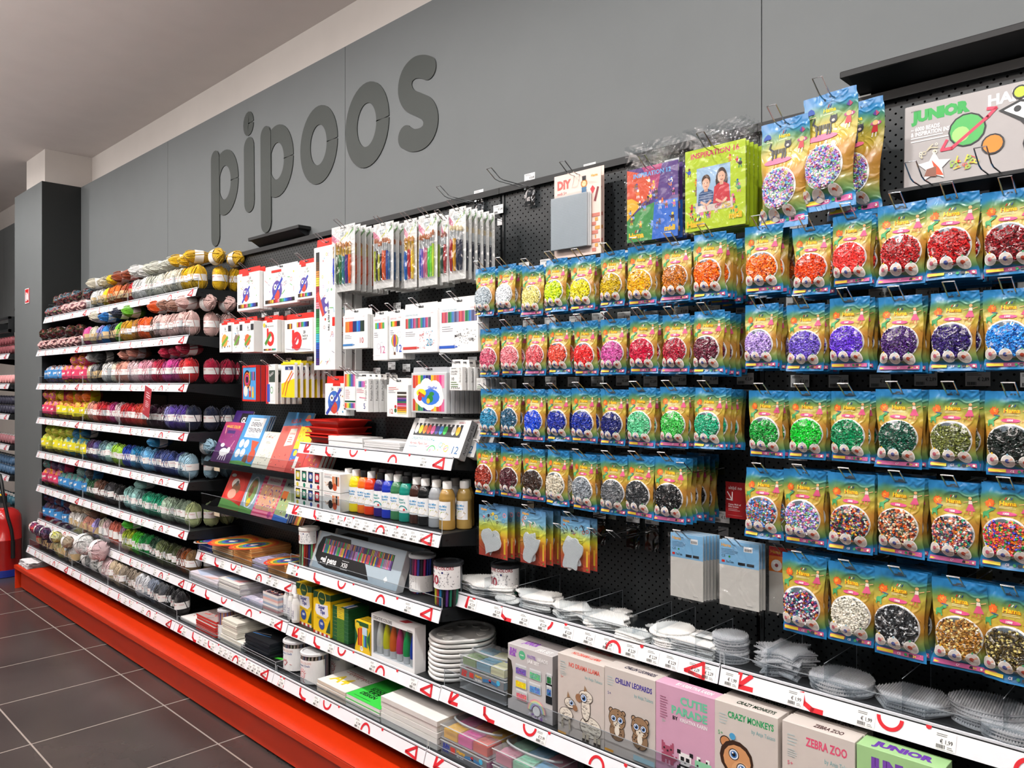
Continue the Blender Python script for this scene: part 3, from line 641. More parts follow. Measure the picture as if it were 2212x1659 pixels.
    m = MB(); Ff = Face(m, lambda x, y, l: f(x-.5, 1-y, .0062)+Vector((0, noise.noise(Vector((x*8, y*9, seed)))*.0022, 0)), w, h, 0)
    N_ = 12; V = [Ff.f(cx-r+2*r*i/N_, cy+(-r+2*r*j/N_)*ra, 0) for j in range(N_+1) for i in range(N_+1)]
    F_ = [(j*(N_+1)+i, j*(N_+1)+i+1, (j+1)*(N_+1)+i+1, (j+1)*(N_+1)+i) for j in range(N_) for i in range(N_) if math.hypot(i+.5-N_/2, j+.5-N_/2) < N_/2]
    m.add(V, F_, FILM()); film = m.mesh('clear_film', True)
    return pouch, rim_, beads, film
def a_if(w, h): return w/h
BAGS = [bag_meshes(s) for s in (1, 2, 3, 4, 5)]; BIG = bag_meshes(11, True)
def bead_bag(x, y, z, sc, colour, label, group, var, name='bead_bag', rz=0, rx=0):
    r = thing(name, (x, y, z), label, 'bead bag', group); r.rotation_euler = (rx, 0, rz); r.scale = (sc, sc, sc)
    pouch, rim_, beads, film = BIG if var == 'big' else BAGS[var % 5]
    def kid(n, me, par=r):
        o = bpy.data.objects.new(n, me); C.objects.link(o); o.parent = par; return o
    po = kid('pouch', pouch); kid('window_rim', rim_, po); b = kid('beads', beads); b['kind'] = 'stuff'
    k = 'island|'+'|'.join(colour) if isinstance(colour, (list, tuple)) else 'island'
    b.material_slots[0].link = 'OBJECT'; b.material_slots[0].material = mat('ffffff' if isinstance(colour, (list, tuple)) else colour, .28, 0, 0, k)
    kid('clear_film', film); return r
B_ = lambda n, x0, x1, y0, y1: (*q(n)(x0, y0), *q(n)(x1, y1))
A10, A11, A21, A22, A23 = 10, 11, 21, 22, 23
PASTEL = ['f0a0c8', '8fd8a0', '9a8fe8', 'f6f0a0', 'e87a9a', '6fb0e8', 'f4f4f4', 'b088e0']
rows = [
 ('top row of bead bags', [
  (A10, 85, 225, 350, 725, 'b9c4cb', 'clear', 2), (A10, 215, 430, 325, 700, 'f1f3f6', 'white', 3), (A10, 425, 620, 335, 715, 'efe48c', 'pale cream yellow', 2), (A10, 590, 820, 280, 690, 'd6ee1c', 'neon lime yellow', 3),
  (A10, 800, 1025, 262, 680, 'ece022', 'bright yellow', 3), (A10, 1015, 1255, 222, 645, 'cfae12', 'translucent mustard', 3), (A10, 1235, 1490, 180, 640, 'f2b71a', 'golden yellow', 4), (A10, 1500, 1755, 145, 610, 'c9761a', 'amber', 4),
  (A10, 1745, 2030, 80, 585, 'f9720c', 'neon orange', 6), (A21, 150, 435, 290, 790, 'f9771f', 'light orange', 5), (A21, 495, 780, 300, 800, 'e9470f', 'deep orange', 4), (A21, 770, 1110, 210, 730, 'f5403a', 'neon coral red', 4),
  (A21, 1135, 1470, 130, 730, 'b71f22', 'translucent red', 4), (A21, 1485, 1870, 60, 685, 'bf1f21', 'bright red', 5), (A21, 1915, 2290, 25, 650, '8c1a22', 'dark red', 5)]),
 ('second row of bead bags', [
  (A10, 90, 285, 820, 1165, 'd4607c', 'translucent pink', 3), (A10, 270, 445, 800, 1175, 'ef8d97', 'pale pink', 3), (A10, 445, 660, 790, 1175, 'e5636b', 'salmon pink', 3), (A10, 620, 840, 768, 1165, 'ef5a44', 'coral', 3), (A10, 820, 1045, 760, 1180, 'f22f30', 'neon red', 3),
  (A10, 1025, 1260, 745, 1165, 'd45aa6', 'magenta pink', 3), (A10, 1250, 1510, 715, 1165, 'cf1440', 'cherry red', 4), (A10, 1500, 1755, 710, 1160, 'b31c38', 'crimson', 4), (A10, 1735, 2030, 680, 1170, '6f2138', 'burgundy', 5),
  (A21, 145, 410, 870, 1340, 'b79bdc', 'lilac', 4), (A21, 440, 750, 870, 1340, '6f55c4', 'violet', 4), (A21, 735, 1105, 820, 1350, '6a3bd0', 'translucent purple', 4), (A21, 1105, 1480, 810, 1370, '4a2570', 'dark purple', 4), (A21, 1490, 1895, 780, 1360, '33206c', 'indigo', 4), (A21, 1905, 2300, 755, 1350, '2b8de0', 'light blue', 4)]),
 ('third row of bead bags', [
  (A10, 100, 290, 1285, 1650, '2b8db4', 'turquoise blue', 3), (A10, 265, 460, 1283, 1645, '2a6180', 'petrol blue', 3), (A10, 440, 640, 1287, 1690, '0f4cd8', 'bright blue', 3), (A10, 630, 820, 1287, 1670, '1c33a8', 'royal blue', 3), (A10, 815, 1030, 1280, 1700, '1733a4', 'cobalt blue', 3),
  (A10, 1020, 1260, 1290, 1720, '14206f', 'navy blue', 3), (A10, 1240, 1490, 1275, 1735, '62cc95', 'mint green', 4), (A10, 1475, 1750, 1270, 1740, '45c552', 'light green', 4), (A10, 1745, 2035, 1275, 1745, '25b183', 'sea green', 5),
  (A22, 165, 460, 80, 570, '14a03a', 'translucent green', 4), (A22, 445, 770, 85, 585, '12c934', 'neon green', 4), (A22, 750, 1105, 85, 605, '0a8f57', 'emerald green', 4), (A22, 1090, 1470, 70, 650, '0f5540', 'dark green', 4), (A22, 1480, 1890, 75, 660, '6e7638', 'olive green', 4), (A22, 1930, 2320, 85, 710, '15211d', 'green-black', 4)]),
 ('fourth row of bead bags', [
  (A11, 60, 220, 250, 600, 'a33420', 'rust red', 3), (A11, 235, 395, 275, 615, '57202a', 'wine brown', 3), (A11, 375, 560, 285, 640, '3a2419', 'dark brown', 3), (A11, 530, 740, 295, 670, 'd8cfba', 'cream', 3), (A11, 705, 930, 320, 705, '8f979e', 'light grey', 3),
  (A11, 910, 1120, 332, 735, '6a6e72', 'mid grey', 3), (A11, 1080, 1320, 335, 755, '34383b', 'dark grey', 4), (A11, 1250, 1550, 342, 790, '101214', 'black', 7),
  (A22, 160, 435, 655, 1165, ['5a8fd8', 'd87a4a', '58a870', 'c8c8d8', 'c84a5a', '3f7ac8'], 'translucent mixed', 3), (A22, 420, 765, 665, 1215, PASTEL, 'pastel mixed', 4), (A22, 750, 1110, 690, 1270, ['e8e0c8', '2a3f9a', 'a8301f', '1c1c22', 'e87030', '1f6a5a', '8f4a6a', 'e8c040'], 'dark mixed', 4),
  (A22, 1105, 1490, 715, 1300, ['e8672a', 'f0e4c4', '6a1f2c', '2c5a70', 'f08a50', '5a5a3a', 'f2d8b0'], 'autumn mixed', 4), (A22, 1475, 1890, 750, 1360, ['e8705a', '3fb08a', 'f0b0a0', '2a6a8c', '20304a', 'f4f0e8', 'e8862a', '8f2a5a'], 'all-colour mixed', 4), (A22, 1880, 2300, 768, 1395, ['f06a20', '35b04a', 'f04a4a', '3a4ad0', 'f09a20', 'e83a6a'], 'neon mixed', 4)]),
 ('bottom row of bead bags', [
  (A23, 420, 760, 680, 1260, ['e8e8f0', '3a3a90', 'd84a6a', 'e8862a', '3a9a9a', '7a3a8a', 'f4f4f4', '1c1c30'], 'striped multicolour', 4), (A23, 755, 1110, 745, 1330, 'e4dfd0', 'pearl white', 4), (A23, 1090, 1500, 790, 1440, ['24272a', '3a3e42', 'c8ccd0', '2c2f33', '15171a'], 'black and silver', 6),
  (A23, 1545, 1910, 868, 1520, ['c08a3a', 'b07a2c', 'f2dc90', 'a86f28', 'c99a4a'], 'gold', 3), (A23, 1910, 2330, 935, 1620, ['5a4a22', 'e0cf80', '3a3018', '6a5a2c', '4a3f20'], 'dark bronze', 4)])]
def place_bag(row, u0, v0, u1, v1, col, cname, depth, var, yf=-.215):
    p = at((u0+u1)/2, v0, yf-.01); pb = at((u0+u1)/2, v1, yf-.01); sc = min(1.08, max(.9, (p.z-pb.z)/BH)); z = p.z-.016*sc
    R = random.Random(int(u0*7+v0)); rz0 = R.uniform(-.1, .06); rx0 = R.uniform(-.02, .04)
    for k in range(depth):
        lab = '%s bead bag, frontmost on its hook in the %s' % (cname, row) if k == 0 else '%s bead bag, %s behind the front one, %s' % (cname, ORD[k-1], row)
        bead_bag(p.x+R.uniform(-.004, .004)*(k > 0), yf+.029*k, z-.003*k*R.random(), sc, col, lab, '%s fuse bead bags on one hook' % cname, var+k*2, rz=rz0+R.uniform(-.015, .015)*(k > 0), rx=rx0)
    hook(p.x, z+.0025, 'wire hook of the %s bead bags in the %s' % (cname, row), -yf+.02)
vv = 0
for row, items in rows:
    for it in items:
        vv += 1; f_, x0, x1, y0, y1, col, cn, dp = it; (u0, v0), (u1, v1) = q(f_)(x0, y0), q(f_)(x1, y1)
        place_bag(row, u0, v0, u1, v1, col, cn, dp, vv)
# the two big bags
for (x0, x1, y0, y1), l, dp in (((45, 390, 1000, 1850), 'lower left', 1), ((365, 820, 780, 1760), 'upper right', 2)):
    (u0, v0), (u1, v1) = q(14)(x0, y0), q(14)(x1, y1); p = at((u0+u1)/2, v0, -.2)
    for k in range(dp):
        bead_bag(p.x+.03*k, -.205+.08*k, p.z-.016-.01*k, 1.0 if l[0] == 'u' else .97, PASTEL, 'large 6000 pastel bead bag with black cat, %s of the pair' % l if k == 0 else 'large 6000 bead bag half hidden behind the upper right one', 'large pastel bead bags', 'big', 'large_bead_bag', rz=-.1)
    hook(p.x, p.z-.016+.003, 'long wire hook of the large %s 6000 bead bag' % l, .25, '\u20ac 8,60', tagw=.06)
# ---------------------------------------------------------------- yarn
def skein_mesh(seed, rx, ry, h, n=22, kz=11, pinch=.1):
    R = random.Random(seed); sd = Vector((seed, 0, 0)); m = MB(); V = []; ym = mat('ffffff', .9, 0, 0, 'yarn')
    for j in range(kz+1):
        t = j/kz; e = max(0, 1-abs(2*t-1)**2.1)**.55; e = max(e, .12); e *= 1-pinch*math.exp(-((t-.5)/.16)**2)
        for i in range(n):
            a = 2*math.pi*i/n; r = 1+.07*math.sin(5*a+t*7+seed)*e+.09*noise.noise(Vector((math.cos(a)*1.6, math.sin(a)*1.6, t*3))+sd)
            z = t*h+.004*math.sin(3*a+seed)*(1 if t > .8 else 0)
            V.append((rx*e*r*math.cos(a), ry*e*r*math.sin(a), z))
    F_ = [(j*n+i, j*n+(i+1) % n, (j+1)*n+(i+1) % n, (j+1)*n+i) for j in range(kz) for i in range(n)]+[tuple(range(n))[::-1], tuple(kz*n+i for i in range(n))]
    m.add(V, F_, ym)
    for k in range(7):                              # a few loose windings lying on the skein
        a0 = R.uniform(0, 6.28); tw = R.uniform(.5, 1.6)*R.choice((-1, 1)); pts = []
        for s_ in range(9):
            t = .06+.88*s_/8; e = max(.3, (1-abs(2*t-1)**2.6)**.5)*(1-pinch*math.exp(-((t-.5)/.16)**2)); a = a0+tw*t
            pts.append((rx*e*1.06*math.cos(a), ry*e*1.06*math.sin(a), t*h))
        m.tube(pts, .0028, ym, 4)
    return m.mesh('yarn_ball', True)
def band_mesh(rx, ry, z0, z1, col, deco):
    m = MB(); n = 20; V = [(rx*math.cos(6.283*i/n), ry*math.sin(6.283*i/n), z) for z in (z0, z1) for i in range(n)]
    m.add(V, [(i, (i+1) % n, n+(i+1) % n, n+i) for i in range(n)], mat(col, .55))
    H = z1-z0
    f = lambda x, y, l: Vector(((rx+l+.0004)*math.cos(-math.pi*(1-x)), (ry+l+.0004)*math.sin(-math.pi*(1-x)), z0+y*H))
    F = Face(m, f, math.pi*rx, H)
    if deco == 'w':
        F.text('Catania', .5, .6, .2, 'c43a4a', 'c', .01, wmax=.3); F.lines(.38, .45, .24, 2, .15, '6a6a6a'); F.disc(.2, .5, .05, '333333'); F.text('Catania', .85, .6, .16, 'c43a4a', 'c', wmax=.2)
    elif deco == 'k': F.rect(.0, .82, 1, 1, '1b1a18'); F.lines(.35, .6, .3, 3, .15, '4a3a2a'); F.ring(.5, .4, .1, .02, '3a2a1a', n=10)
    elif deco == 'b': F.poly([(0, 0), (1, 0), (1, .35), (0, .65)], 'f2e23a'); F.text('Wow', .5, .45, .35, 'ffffff', 'c', .03, rot=.2); F.rect(0, .9, 1, 1, 'f4f4f4')
    elif deco == 's': F.lines(.4, .6, .2, 3, .15, '9a9a9a')
    return m.mesh('paper_band', True)
SK = {'W': [skein_mesh(s, .034, .042, .118) for s in (1, 2, 3)], 'K': [skein_mesh(s, .037, .04, .112, pinch=0) for s in (4, 5, 6)],
      'B': [skein_mesh(s, .046, .044, .115, pinch=.02) for s in (7, 8)], 'M': [skein_mesh(s, .038, .038, .125, pinch=.05) for s in (9, 10)], 'L': [skein_mesh(s, .04, .034, .13, pinch=.03) for s in (11, 12, 13)], 'G': [skein_mesh(s, .065, .055, .15, pinch=.05) for s in (14, 15)]}
BD = {'W': band_mesh(.0342, .0422, .044, .075, 'f2f1ef', 'w'), 'K': band_mesh(.0395, .0425, .03, .07, 'c9ad80', 'k'), 'B1': band_mesh(.049, .047, .03, .085, '3f8fd0', 'b'), 'B2': band_mesh(.049, .047, .03, .085, 'e0406a', 'b'), 'B3': band_mesh(.049, .047, .03, .085, 'e8dc28', 'b'),
      'M': band_mesh(.0395, .0395, .04, .085, 'f2f0ee', 's'), 'L': band_mesh(.042, .036, .045, .085, 'efeeec', 's'), 'G': band_mesh(.066, .056, .06, .1, 'f2f0ee', 's')}
YC = {'white': 'f0efec', 'cream': 'e6dfca', 'off-white': 'e3e4d6', 'yellow': 'f0bf14', 'bright yellow': 'f4d61f', 'orange': 'ef7317', 'rust': 'a54a22', 'red': 'd3202a', 'pink': 'e0559a', 'lilac': 'a99be0', 'blue': '2a86d8', 'navy': '1b2440', 'green': '74c72c',
      'mustard': 'd9a21a', 'ochre': 'b9781c', 'vivid orange': 'ef5a12', 'brown': '6e4a34', 'pale pink': 'efc6bf', 'dusty brown-pink': 'b0806c', 'salmon': 'e8a18e', 'rose pink': 'ee9fb4', 'light pink': 'f3d2d6', 'crimson': 'c21a44', 'magenta': 'c93a8c', 'dark plum': '3c1430',
      'lavender': '9a96d8', 'purple': '53389a', 'mauve': 'b78fae', 'orange-red': 'e03a1c', 'lime': 'a2d83a', 'mint': 'a5dccb', 'teal-grey': '6f96a3', 'royal blue': '1344c4', 'teal blue': '1a86bc', 'sky blue': '6db8ec', 'slate blue': '3c4f92', 'pale blue': 'a5d0e6',
      'dark teal': '0f5a7a', 'dark green': '1f5a30', 'grey': '8d8d92', 'charcoal': '3d3d42', 'black': '17171a', 'pale aqua': 'a6e0dc', 'grey-aqua': '7da6a4', 'emerald': '1aa67c', 'sage': 'b3cdb4', 'grey-green': '8fa791', 'pale green': 'c3d69a', 'yellow-green': 'bdd63a', 'neon green': '4ede2e',
      'kelly green': '1f9a4a', 'bottle green': '1e4f38', 'olive': '6b7a4c', 'dark olive': '4a5630', 'chocolate': '6a4636', 'cinnamon': 'a8561f', 'tan brown': '8a6a44', 'coral': 'f0806a', 'taupe': '8f8272', 'beige': 'cbb79a', 'silver': 'd9dce2', 'blue-grey': '7c8698', 'dark grey': '45494f', 'dark purple': '4a2a5a', 'plum-blue': '4c4a8c', 'light grey': 'c4c4c4',
      'marled dark': ['20252e', '5a7f8c', 'a05a5a', '2a2a30', '8a8f60'], 'marled pink': ['b05a5a', 'e8c0bc', '7a4048', 'e0b8b0'], 'marled rust': ['8a3a2c', '3a3a20', '701c2c', '15181c'], 'variegated blue': ['f0f0f0', '8cb8e0', 'e8c8c0', '9a8fd0'], 'variegated sunset': ['e8404a', 'f0a02a', 'e0709a', 'f0d040'],
      'variegated orange': ['f08a20', 'e05a50', 'f0c030'], 'variegated lemon': ['f0dc20', 'b8e040', 'e8e060'], 'variegated lime': ['6ad050', 'f0e030', '50b0d0'], 'variegated grey': ['a0a0a4', '70787f', '60b0a8', '8a8088'], 'variegated midnight': ['14171f', '2a3a70', '4a2030'],
      'ombre red': ['f08a50', 'e8404a', '8a4a7a'], 'ombre violet': ['5a4a80', '30304a', '804a70'], 'ombre lemon': ['d8dc40', 'c8c8b0', 'e0e070'], 'marled white': ['f4f4f2', 'c8ccca', 'f0f0f0', 'b8bcba']}
YN = {}; LAY = {'l': 'lower row', 'u': 'upper row', 'd': 'deep right-end row'}
ZS = 1.13
def yarn(k, layer, x, y, z, col, typ, rot=(0, 0, 0), var=0, sx=1):
    key = (k, layer, col); YN[key] = YN.get(key, 0)+1
    me = SK[typ[0]][var % len(SK[typ[0]])]; o = bpy.data.objects.new('yarn_ball', me); C.objects.link(o); o.location = (x, y, z); o.rotation_euler = rot; o.scale = (sx, 1, ZS)
    c = YC[col]; o.material_slots[0].link = 'OBJECT'; o.material_slots[0].material = mat('ffffff', .9, 0, 0, 'multi|'+'|'.join(c)) if isinstance(c, list) else mat(c, .9, 0, 0, 'yarn')
    b = bpy.data.objects.new('paper_band', BD.get(typ, BD.get(typ[0]))); C.objects.link(b); b.parent = o
    tag(o, ('%s %s yarn ball from the %s, %s, %s yarn shelf' % (ORD[YN[key]-1], col, 'front' if layer == 'd' else 'left', LAY[layer], HN[k])), 'yarn', '%s yarn on the %s shelf' % (col, HN[k])); return o
def run(k, layer, u0, u1, items):
    """items: list of (count, colour, type) laid evenly between two pixel columns along shelf k"""
    y = YY[k]+.066; x0, x1 = at(u0, 800, y-.04).x, at(u1, 800, y-.04).x; n = sum(i[0] for i in items); j = 0; R = random.Random(k*31+u0)
    for cnt, col, typ in items:
        for _ in range(cnt):
            x = x0+(x1-x0)*(j+.5)/n; z = ZL[k]+.002; j += 1; hs = {'W': .118, 'K': .112, 'B': .115, 'M': .12, 'L': .13, 'G': .15}[typ[0]]
            jy = R.uniform(-.009, .009); sx = min(1.1, .88*max(.75, abs(x1-x0)/n/2/{'W': .0355, 'K': .04, 'B': .048, 'M': .04, 'L': .042, 'G': .07}[typ[0]]))
            if layer == 'l':
                if typ[0] == 'M': yarn(k, layer, x, y+jy+.062, z+.038, col, typ, (math.pi/2, 0, R.uniform(-.15, .15)), j, sx)
                elif typ[0] == 'G': yarn(k, layer, x-.08, y+.02, z+.06, col, typ, (0, math.pi/2, .2), j)
                else: yarn(k, layer, x, y+jy, z+R.uniform(0, .006), col, typ, (R.uniform(-.05, .05), R.uniform(-.07, .07), R.uniform(-.2, .2)), j, sx)
            else:
                zz = z+hs*1.13+.004; 
                if k == 7 and typ[0] != 'G': yarn(k, layer, x-.06, YY[k]+.02, z+.155, col, typ, (0, math.pi/2, R.uniform(-.2, .2)), j, 1)
                elif typ[0] == 'M': yarn(k, layer, x-.05, y+.02, z+.121, col, typ, (math.pi/2, .3, math.pi/2-.5+R.uniform(-.2, .2)), j)
                elif typ[0] == 'G': yarn(k, layer, x-.08, YY[k]+.01, z+.185, col, typ, (0, math.pi/2, .1), j)
                else: yarn(k, layer, x, y+.085+jy, zz+.032, col, typ, (math.pi/2+R.uniform(-.08, .08), R.uniform(-.3, .3), R.uniform(-.25, .1)), j, sx)
def deep(k, col, n, up=0, typ='W'):
    for j in range(n): yarn(k, 'd', -4.055, YY[k]+.066+.088*(j+1), ZL[k]+.002, col, typ, (0, 0, .2*j), j)
    for j in range(up): yarn(k, 'd', -4.1, YY[k]+.12+.1*j, ZL[k]+.172, col, 'L', (0, math.pi/2-.1, .1*j), j)
run(0, 'l', 103, 190, [(4, 'marled dark', 'M'), (5, 'marled pink', 'M')]); run(0, 'l', 192, 284, [(2, 'white', 'K'), (1, 'bright yellow', 'K'), (2, 'orange', 'K'), (1, 'rust', 'K'), (1, 'red', 'K')])
run(0, 'l', 284, 424, [(3, 'white', 'W'), (4, 'off-white', 'W'), (3, 'cream', 'W'), (3, 'yellow', 'W')]); deep(0, 'yellow', 2, 2)
run(0, 'u', 108, 186, [(5, 'marled dark', 'M')]); run(0, 'u', 190, 284, [(2, 'cream', 'L'), (1, 'bright yellow', 'L'), (2, 'rust', 'L')]); run(0, 'u', 284, 420, [(2, 'white', 'L'), (4, 'off-white', 'L'), (3, 'yellow', 'L')])
run(1, 'l', 88, 176, [(8, 'marled pink', 'M')]); run(1, 'l', 176, 256, [(1, 'pink', 'K'), (1, 'cream', 'K'), (1, 'lilac', 'K'), (1, 'blue', 'K'), (1, 'navy', 'K'), (1, 'green', 'K')])
run(1, 'l', 256, 404, [(2, 'mustard', 'W'), (2, 'ochre', 'W'), (2, 'vivid orange', 'W'), (1, 'brown', 'W'), (6, 'pale pink', 'W')]); deep(1, 'pale pink', 2, 2)
run(1, 'u', 86, 172, [(5, 'marled rust', 'M')]); run(1, 'u', 190, 285, [(1, 'cream', 'L'), (1, 'blue', 'L'), (1, 'navy', 'L'), (1, 'green', 'L')]); run(1, 'u', 322, 400, [(1, 'vivid orange', 'L'), (2, 'dusty brown-pink', 'L'), (1, 'pale pink', 'L')])
run(2, 'l', 90, 180, [(4, 'variegated blue', 'B1'), (4, 'variegated sunset', 'B2')]); run(2, 'l', 181, 216, [(1, 'cream', 'K'), (1, 'grey', 'K'), (1, 'black', 'K')])
run(2, 'l', 217, 404, [(2, 'white', 'W'), (1, 'cream', 'W'), (3, 'salmon', 'W'), (2, 'light pink', 'W'), (3, 'rose pink', 'W'), (2, 'crimson', 'W'), (3, 'magenta', 'W'), (2, 'red', 'W')]); deep(2, 'crimson', 3, 0)
run(2, 'u', 146, 226, [(2, 'variegated sunset', 'B2'), (1, 'light grey', 'L'), (1, 'black', 'L')]); run(2, 'u', 258, 290, [(2, 'salmon', 'L')]); run(2, 'u', 348, 400, [(3, 'crimson', 'L')])
run(3, 'l', 88, 181, [(3, 'variegated sunset', 'B2'), (5, 'variegated orange', 'B3')]); run(3, 'l', 181, 260, [(1, 'bright yellow', 'W'), (1, 'salmon', 'W'), (1, 'coral', 'W'), (2, 'red', 'W'), (1, 'crimson', 'W'), (1, 'magenta', 'W'), (1, 'light pink', 'W'), (1, 'mauve', 'W')])
run(3, 'l', 260, 405, [(3, 'red', 'W'), (3, 'orange-red', 'W'), (4, 'dark plum', 'W'), (1, 'lavender', 'W'), (3, 'purple', 'W'), (1, 'navy', 'W')]); deep(3, 'navy', 2, 0)
run(3, 'u', 88, 190, [(2, 'variegated sunset', 'B3'), (1, 'bright yellow', 'B2'), (3, 'orange', 'B3')])
run(4, 'l', 88, 182, [(4, 'variegated lemon', 'B3'), (4, 'variegated lime', 'B3')]); run(4, 'l', 183, 260, [(2, 'dark purple', 'W'), (1, 'plum-blue', 'W'), (2, 'teal-grey', 'W'), (2, 'mint', 'W'), (2, 'lime', 'W')])
run(4, 'l', 260, 405, [(2, 'royal blue', 'W'), (2, 'teal blue', 'W'), (3, 'sky blue', 'W'), (5, 'slate blue', 'W'), (2, 'pale blue', 'W')]); deep(4, 'pale blue', 3, 1)
run(4, 'u', 92, 168, [(4, 'variegated lemon', 'B3'), (1, 'teal blue', 'B3')]); run(4, 'u', 168, 190, [(1, 'dark teal', 'L')]); run(4, 'u', 314, 345, [(1, 'teal blue', 'L')])
run(5, 'l', 90, 185, [(3, 'variegated sunset', 'B2'), (5, 'variegated grey', 'B1')]); run(5, 'l', 185, 260, [(2, 'dark green', 'W'), (2, 'chocolate', 'W'), (2, 'charcoal', 'W'), (2, 'black', 'W')])
run(5, 'l', 262, 405, [(3, 'pale aqua', 'W'), (1, 'grey-aqua', 'W'), (4, 'emerald', 'W'), (2, 'sage', 'W'), (2, 'grey-green', 'W'), (1, 'pale green', 'W')]); deep(5, 'pale green', 3)
run(5, 'u', 86, 140, [(1, 'variegated grey', 'B2'), (2, 'dark purple', 'B2')]); run(5, 'u', 160, 200, [(1, 'grey-aqua', 'B1'), (1, 'charcoal', 'B1')]); run(5, 'u', 280, 310, [(1, 'pale aqua', 'L')])
run(6, 'l', 90, 142, [(4, 'variegated midnight', 'B1')]); run(6, 'l', 143, 205, [(3, 'white', 'K'), (2, 'salmon', 'K'), (1, 'lilac', 'K')]); run(6, 'l', 206, 262, [(1, 'cream', 'L'), (1, 'light pink', 'L'), (2, 'coral', 'L'), (1, 'mauve', 'L')])
run(6, 'l', 262, 408, [(2, 'yellow-green', 'W'), (2, 'neon green', 'W'), (2, 'kelly green', 'W'), (2, 'bottle green', 'W'), (2, 'olive', 'W'), (2, 'dark olive', 'W'), (1, 'chocolate', 'W'), (1, 'cinnamon', 'W'), (1, 'tan brown', 'W')]); deep(6, 'tan brown', 1)
run(6, 'u', 90, 145, [(4, 'variegated midnight', 'B1')]); run(6, 'u', 146, 200, [(3, 'beige', 'K'), (1, 'chocolate', 'K')]); run(6, 'u', 268, 284, [(1, 'neon green', 'L')])
run(7, 'l', 74, 110, [(1, 'ombre red', 'K'), (2, 'ombre violet', 'K')]); run(7, 'l', 110, 158, [(2, 'ombre lemon', 'K'), (2, 'light grey', 'K')]); run(7, 'l', 160, 215, [(3, 'marled white', 'G')])
run(7, 'l', 215, 385, [(2, 'light pink', 'W'), (3, 'beige', 'W'), (4, 'taupe', 'W'), (2, 'silver', 'W'), (2, 'blue-grey', 'W'), (2, 'dark grey', 'W'), (3, 'black', 'W')])
run(7, 'u', 72, 110, [(1, 'ombre red', 'L'), (2, 'ombre violet', 'L')]); run(7, 'u', 112, 160, [(1, 'ombre lemon', 'L'), (1, 'beige', 'L')]); run(7, 'u', 168, 232, [(1, 'marled white', 'G'), (1, 'light pink', 'G')])
print('yarns', sum(YN.values()))
# the yarn beyond the column, too many and too far to tell apart
R = random.Random(8); m = MB(); cols = [['8a4a50', 'e8d8d8', 'b05060'], ['e8a0a0', 'f4e8e4'], ['3a3a4a', 'e8e4e4'], ['a06a70', 'eee'*2], ['4a6a8a', 'e0e4e8'], ['2a5a6a', 'e8e8e8'], ['4a5a4a', 'e8e8e4']]
tmp = SK['M'][0]; 
for k in range(1, 8):
    for j in range(11):
        for l in range(2 if k % 2 else 1):
            x = -7.53-.086*j; z = ZL[k]+.04+.078*l; c = cols[k-1]; m.T = Matrix.Translation((x, -.17, z)) @ Matrix.Rotation(math.pi/2, 4, 'X') @ Matrix.Diagonal((1, 1, 1, 1))
            m.lathe([(.006, 0), (.03, .01), (.038, .04)], c[0], 12); m.lathe([(.0385, .04), (.0385, .08)], c[1] if len(c[1]) == 6 else 'eeeeee', 12); m.lathe([(.038, .08), (.03, .11), (.006, .12)], c[0], 12)
m.T = Matrix(); o = m.build('yarn_ball_rows', None, True); tag(o, 'rows of dark and pink banded yarn balls on the shelves beyond the column', 'yarn', kind='stuff')
# little red card hanging from the third yarn strip
p0 = at(316, 832, -.33); m = MB(); m.T = Matrix.Translation((p0.x+.0, -.335, p0.z)) @ Matrix.Rotation(.25, 4, 'Y')
m.box(-.0, .095, -.001, .0, -.165, 0, 'b23a44'); F = plane(m, (0, -.0011, -.165), (1, 0, 0), (0, 0, 1), .095, .165); F.lines(.3, .8, .6, 3, .08, 'f0d0d4'); F.lines(.3, .5, .55, 4, .06, 'f0d0d4'); F.line([(.1, .2), (.2, .15)], .04, 'f6e6e8')
tag(m.build('red_info_card'), 'small tilted red card hanging from the third-highest yarn shelf strip', 'card')
# ---------------------------------------------------------------- boxed and bagged goods
def carton(name, label, cat, tl, br, y, t, col, draw, tab=None, n=0, dy=None, group=None, lab2=None, part='carton', side='', hk=None, price='\u20ac 5,99', rz=0, body=None, hl=.21, tabc='d8261c'):
    TL, BR = at(*tl, y), at(*br, y); w_ = BR.x-TL.x; h_ = TL.z-BR.z; cx = (TL.x+BR.x)/2
    r = thing(name, (cx, y, BR.z), label, cat, group, rz)
    m = MB(); m.box(-w_/2, w_/2, 0, t, 0, h_, col, min(.0012, t/4))
    F = plane(m, (-w_/2, -.0001, 0), (1, 0, 0), (0, 0, 1), w_, h_)
    if draw: draw(F)
    if side: 
        G = plane(m, (w_/2+.0001, 0, 0), (0, 0, 1), (0, -1, 0), h_, t) if len(side) > 2 else None
        if G: G.text(side, .95, .3, .45, '3a3a3a', 'r', wmax=.6)
    m.build(part, r)
    if tab:
        m = MB(); hh = tab; m.prism([(-w_/2+.002, 0), (w_/2-.002, 0), (w_/2-.006, hh), (-w_/2+.006, hh)], t*.4, t*.4+.001, tabc, 'y')
        m.T = Matrix.Translation((0, 0, h_)); m2 = MB(); m2.add([(v[0], v[1], v[2]+h_) for v in m.V], m.F, tabc); F2 = plane(m2, (-.014, t*.4-.0002, h_+hh*.45), (1, 0, 0), (0, 0, 1), .028, .007); F2.rect(0, 0, 1, 1, '15161a'); m2.build('hang_tab', r)
    for k in range(n):
        c = copy_tree(r, (cx, y+(dy or t+.002)*(k+1), BR.z-.0005*(k+1)), (lab2 or label.split(' with ')[0]+', {} behind the front one').format(ORD[k]))
    if hk: hook(cx, BR.z+h_+(tab*.5 if tab else -.012), hk, -y+.02+(hl-.21), price)
    return r, w_, h_
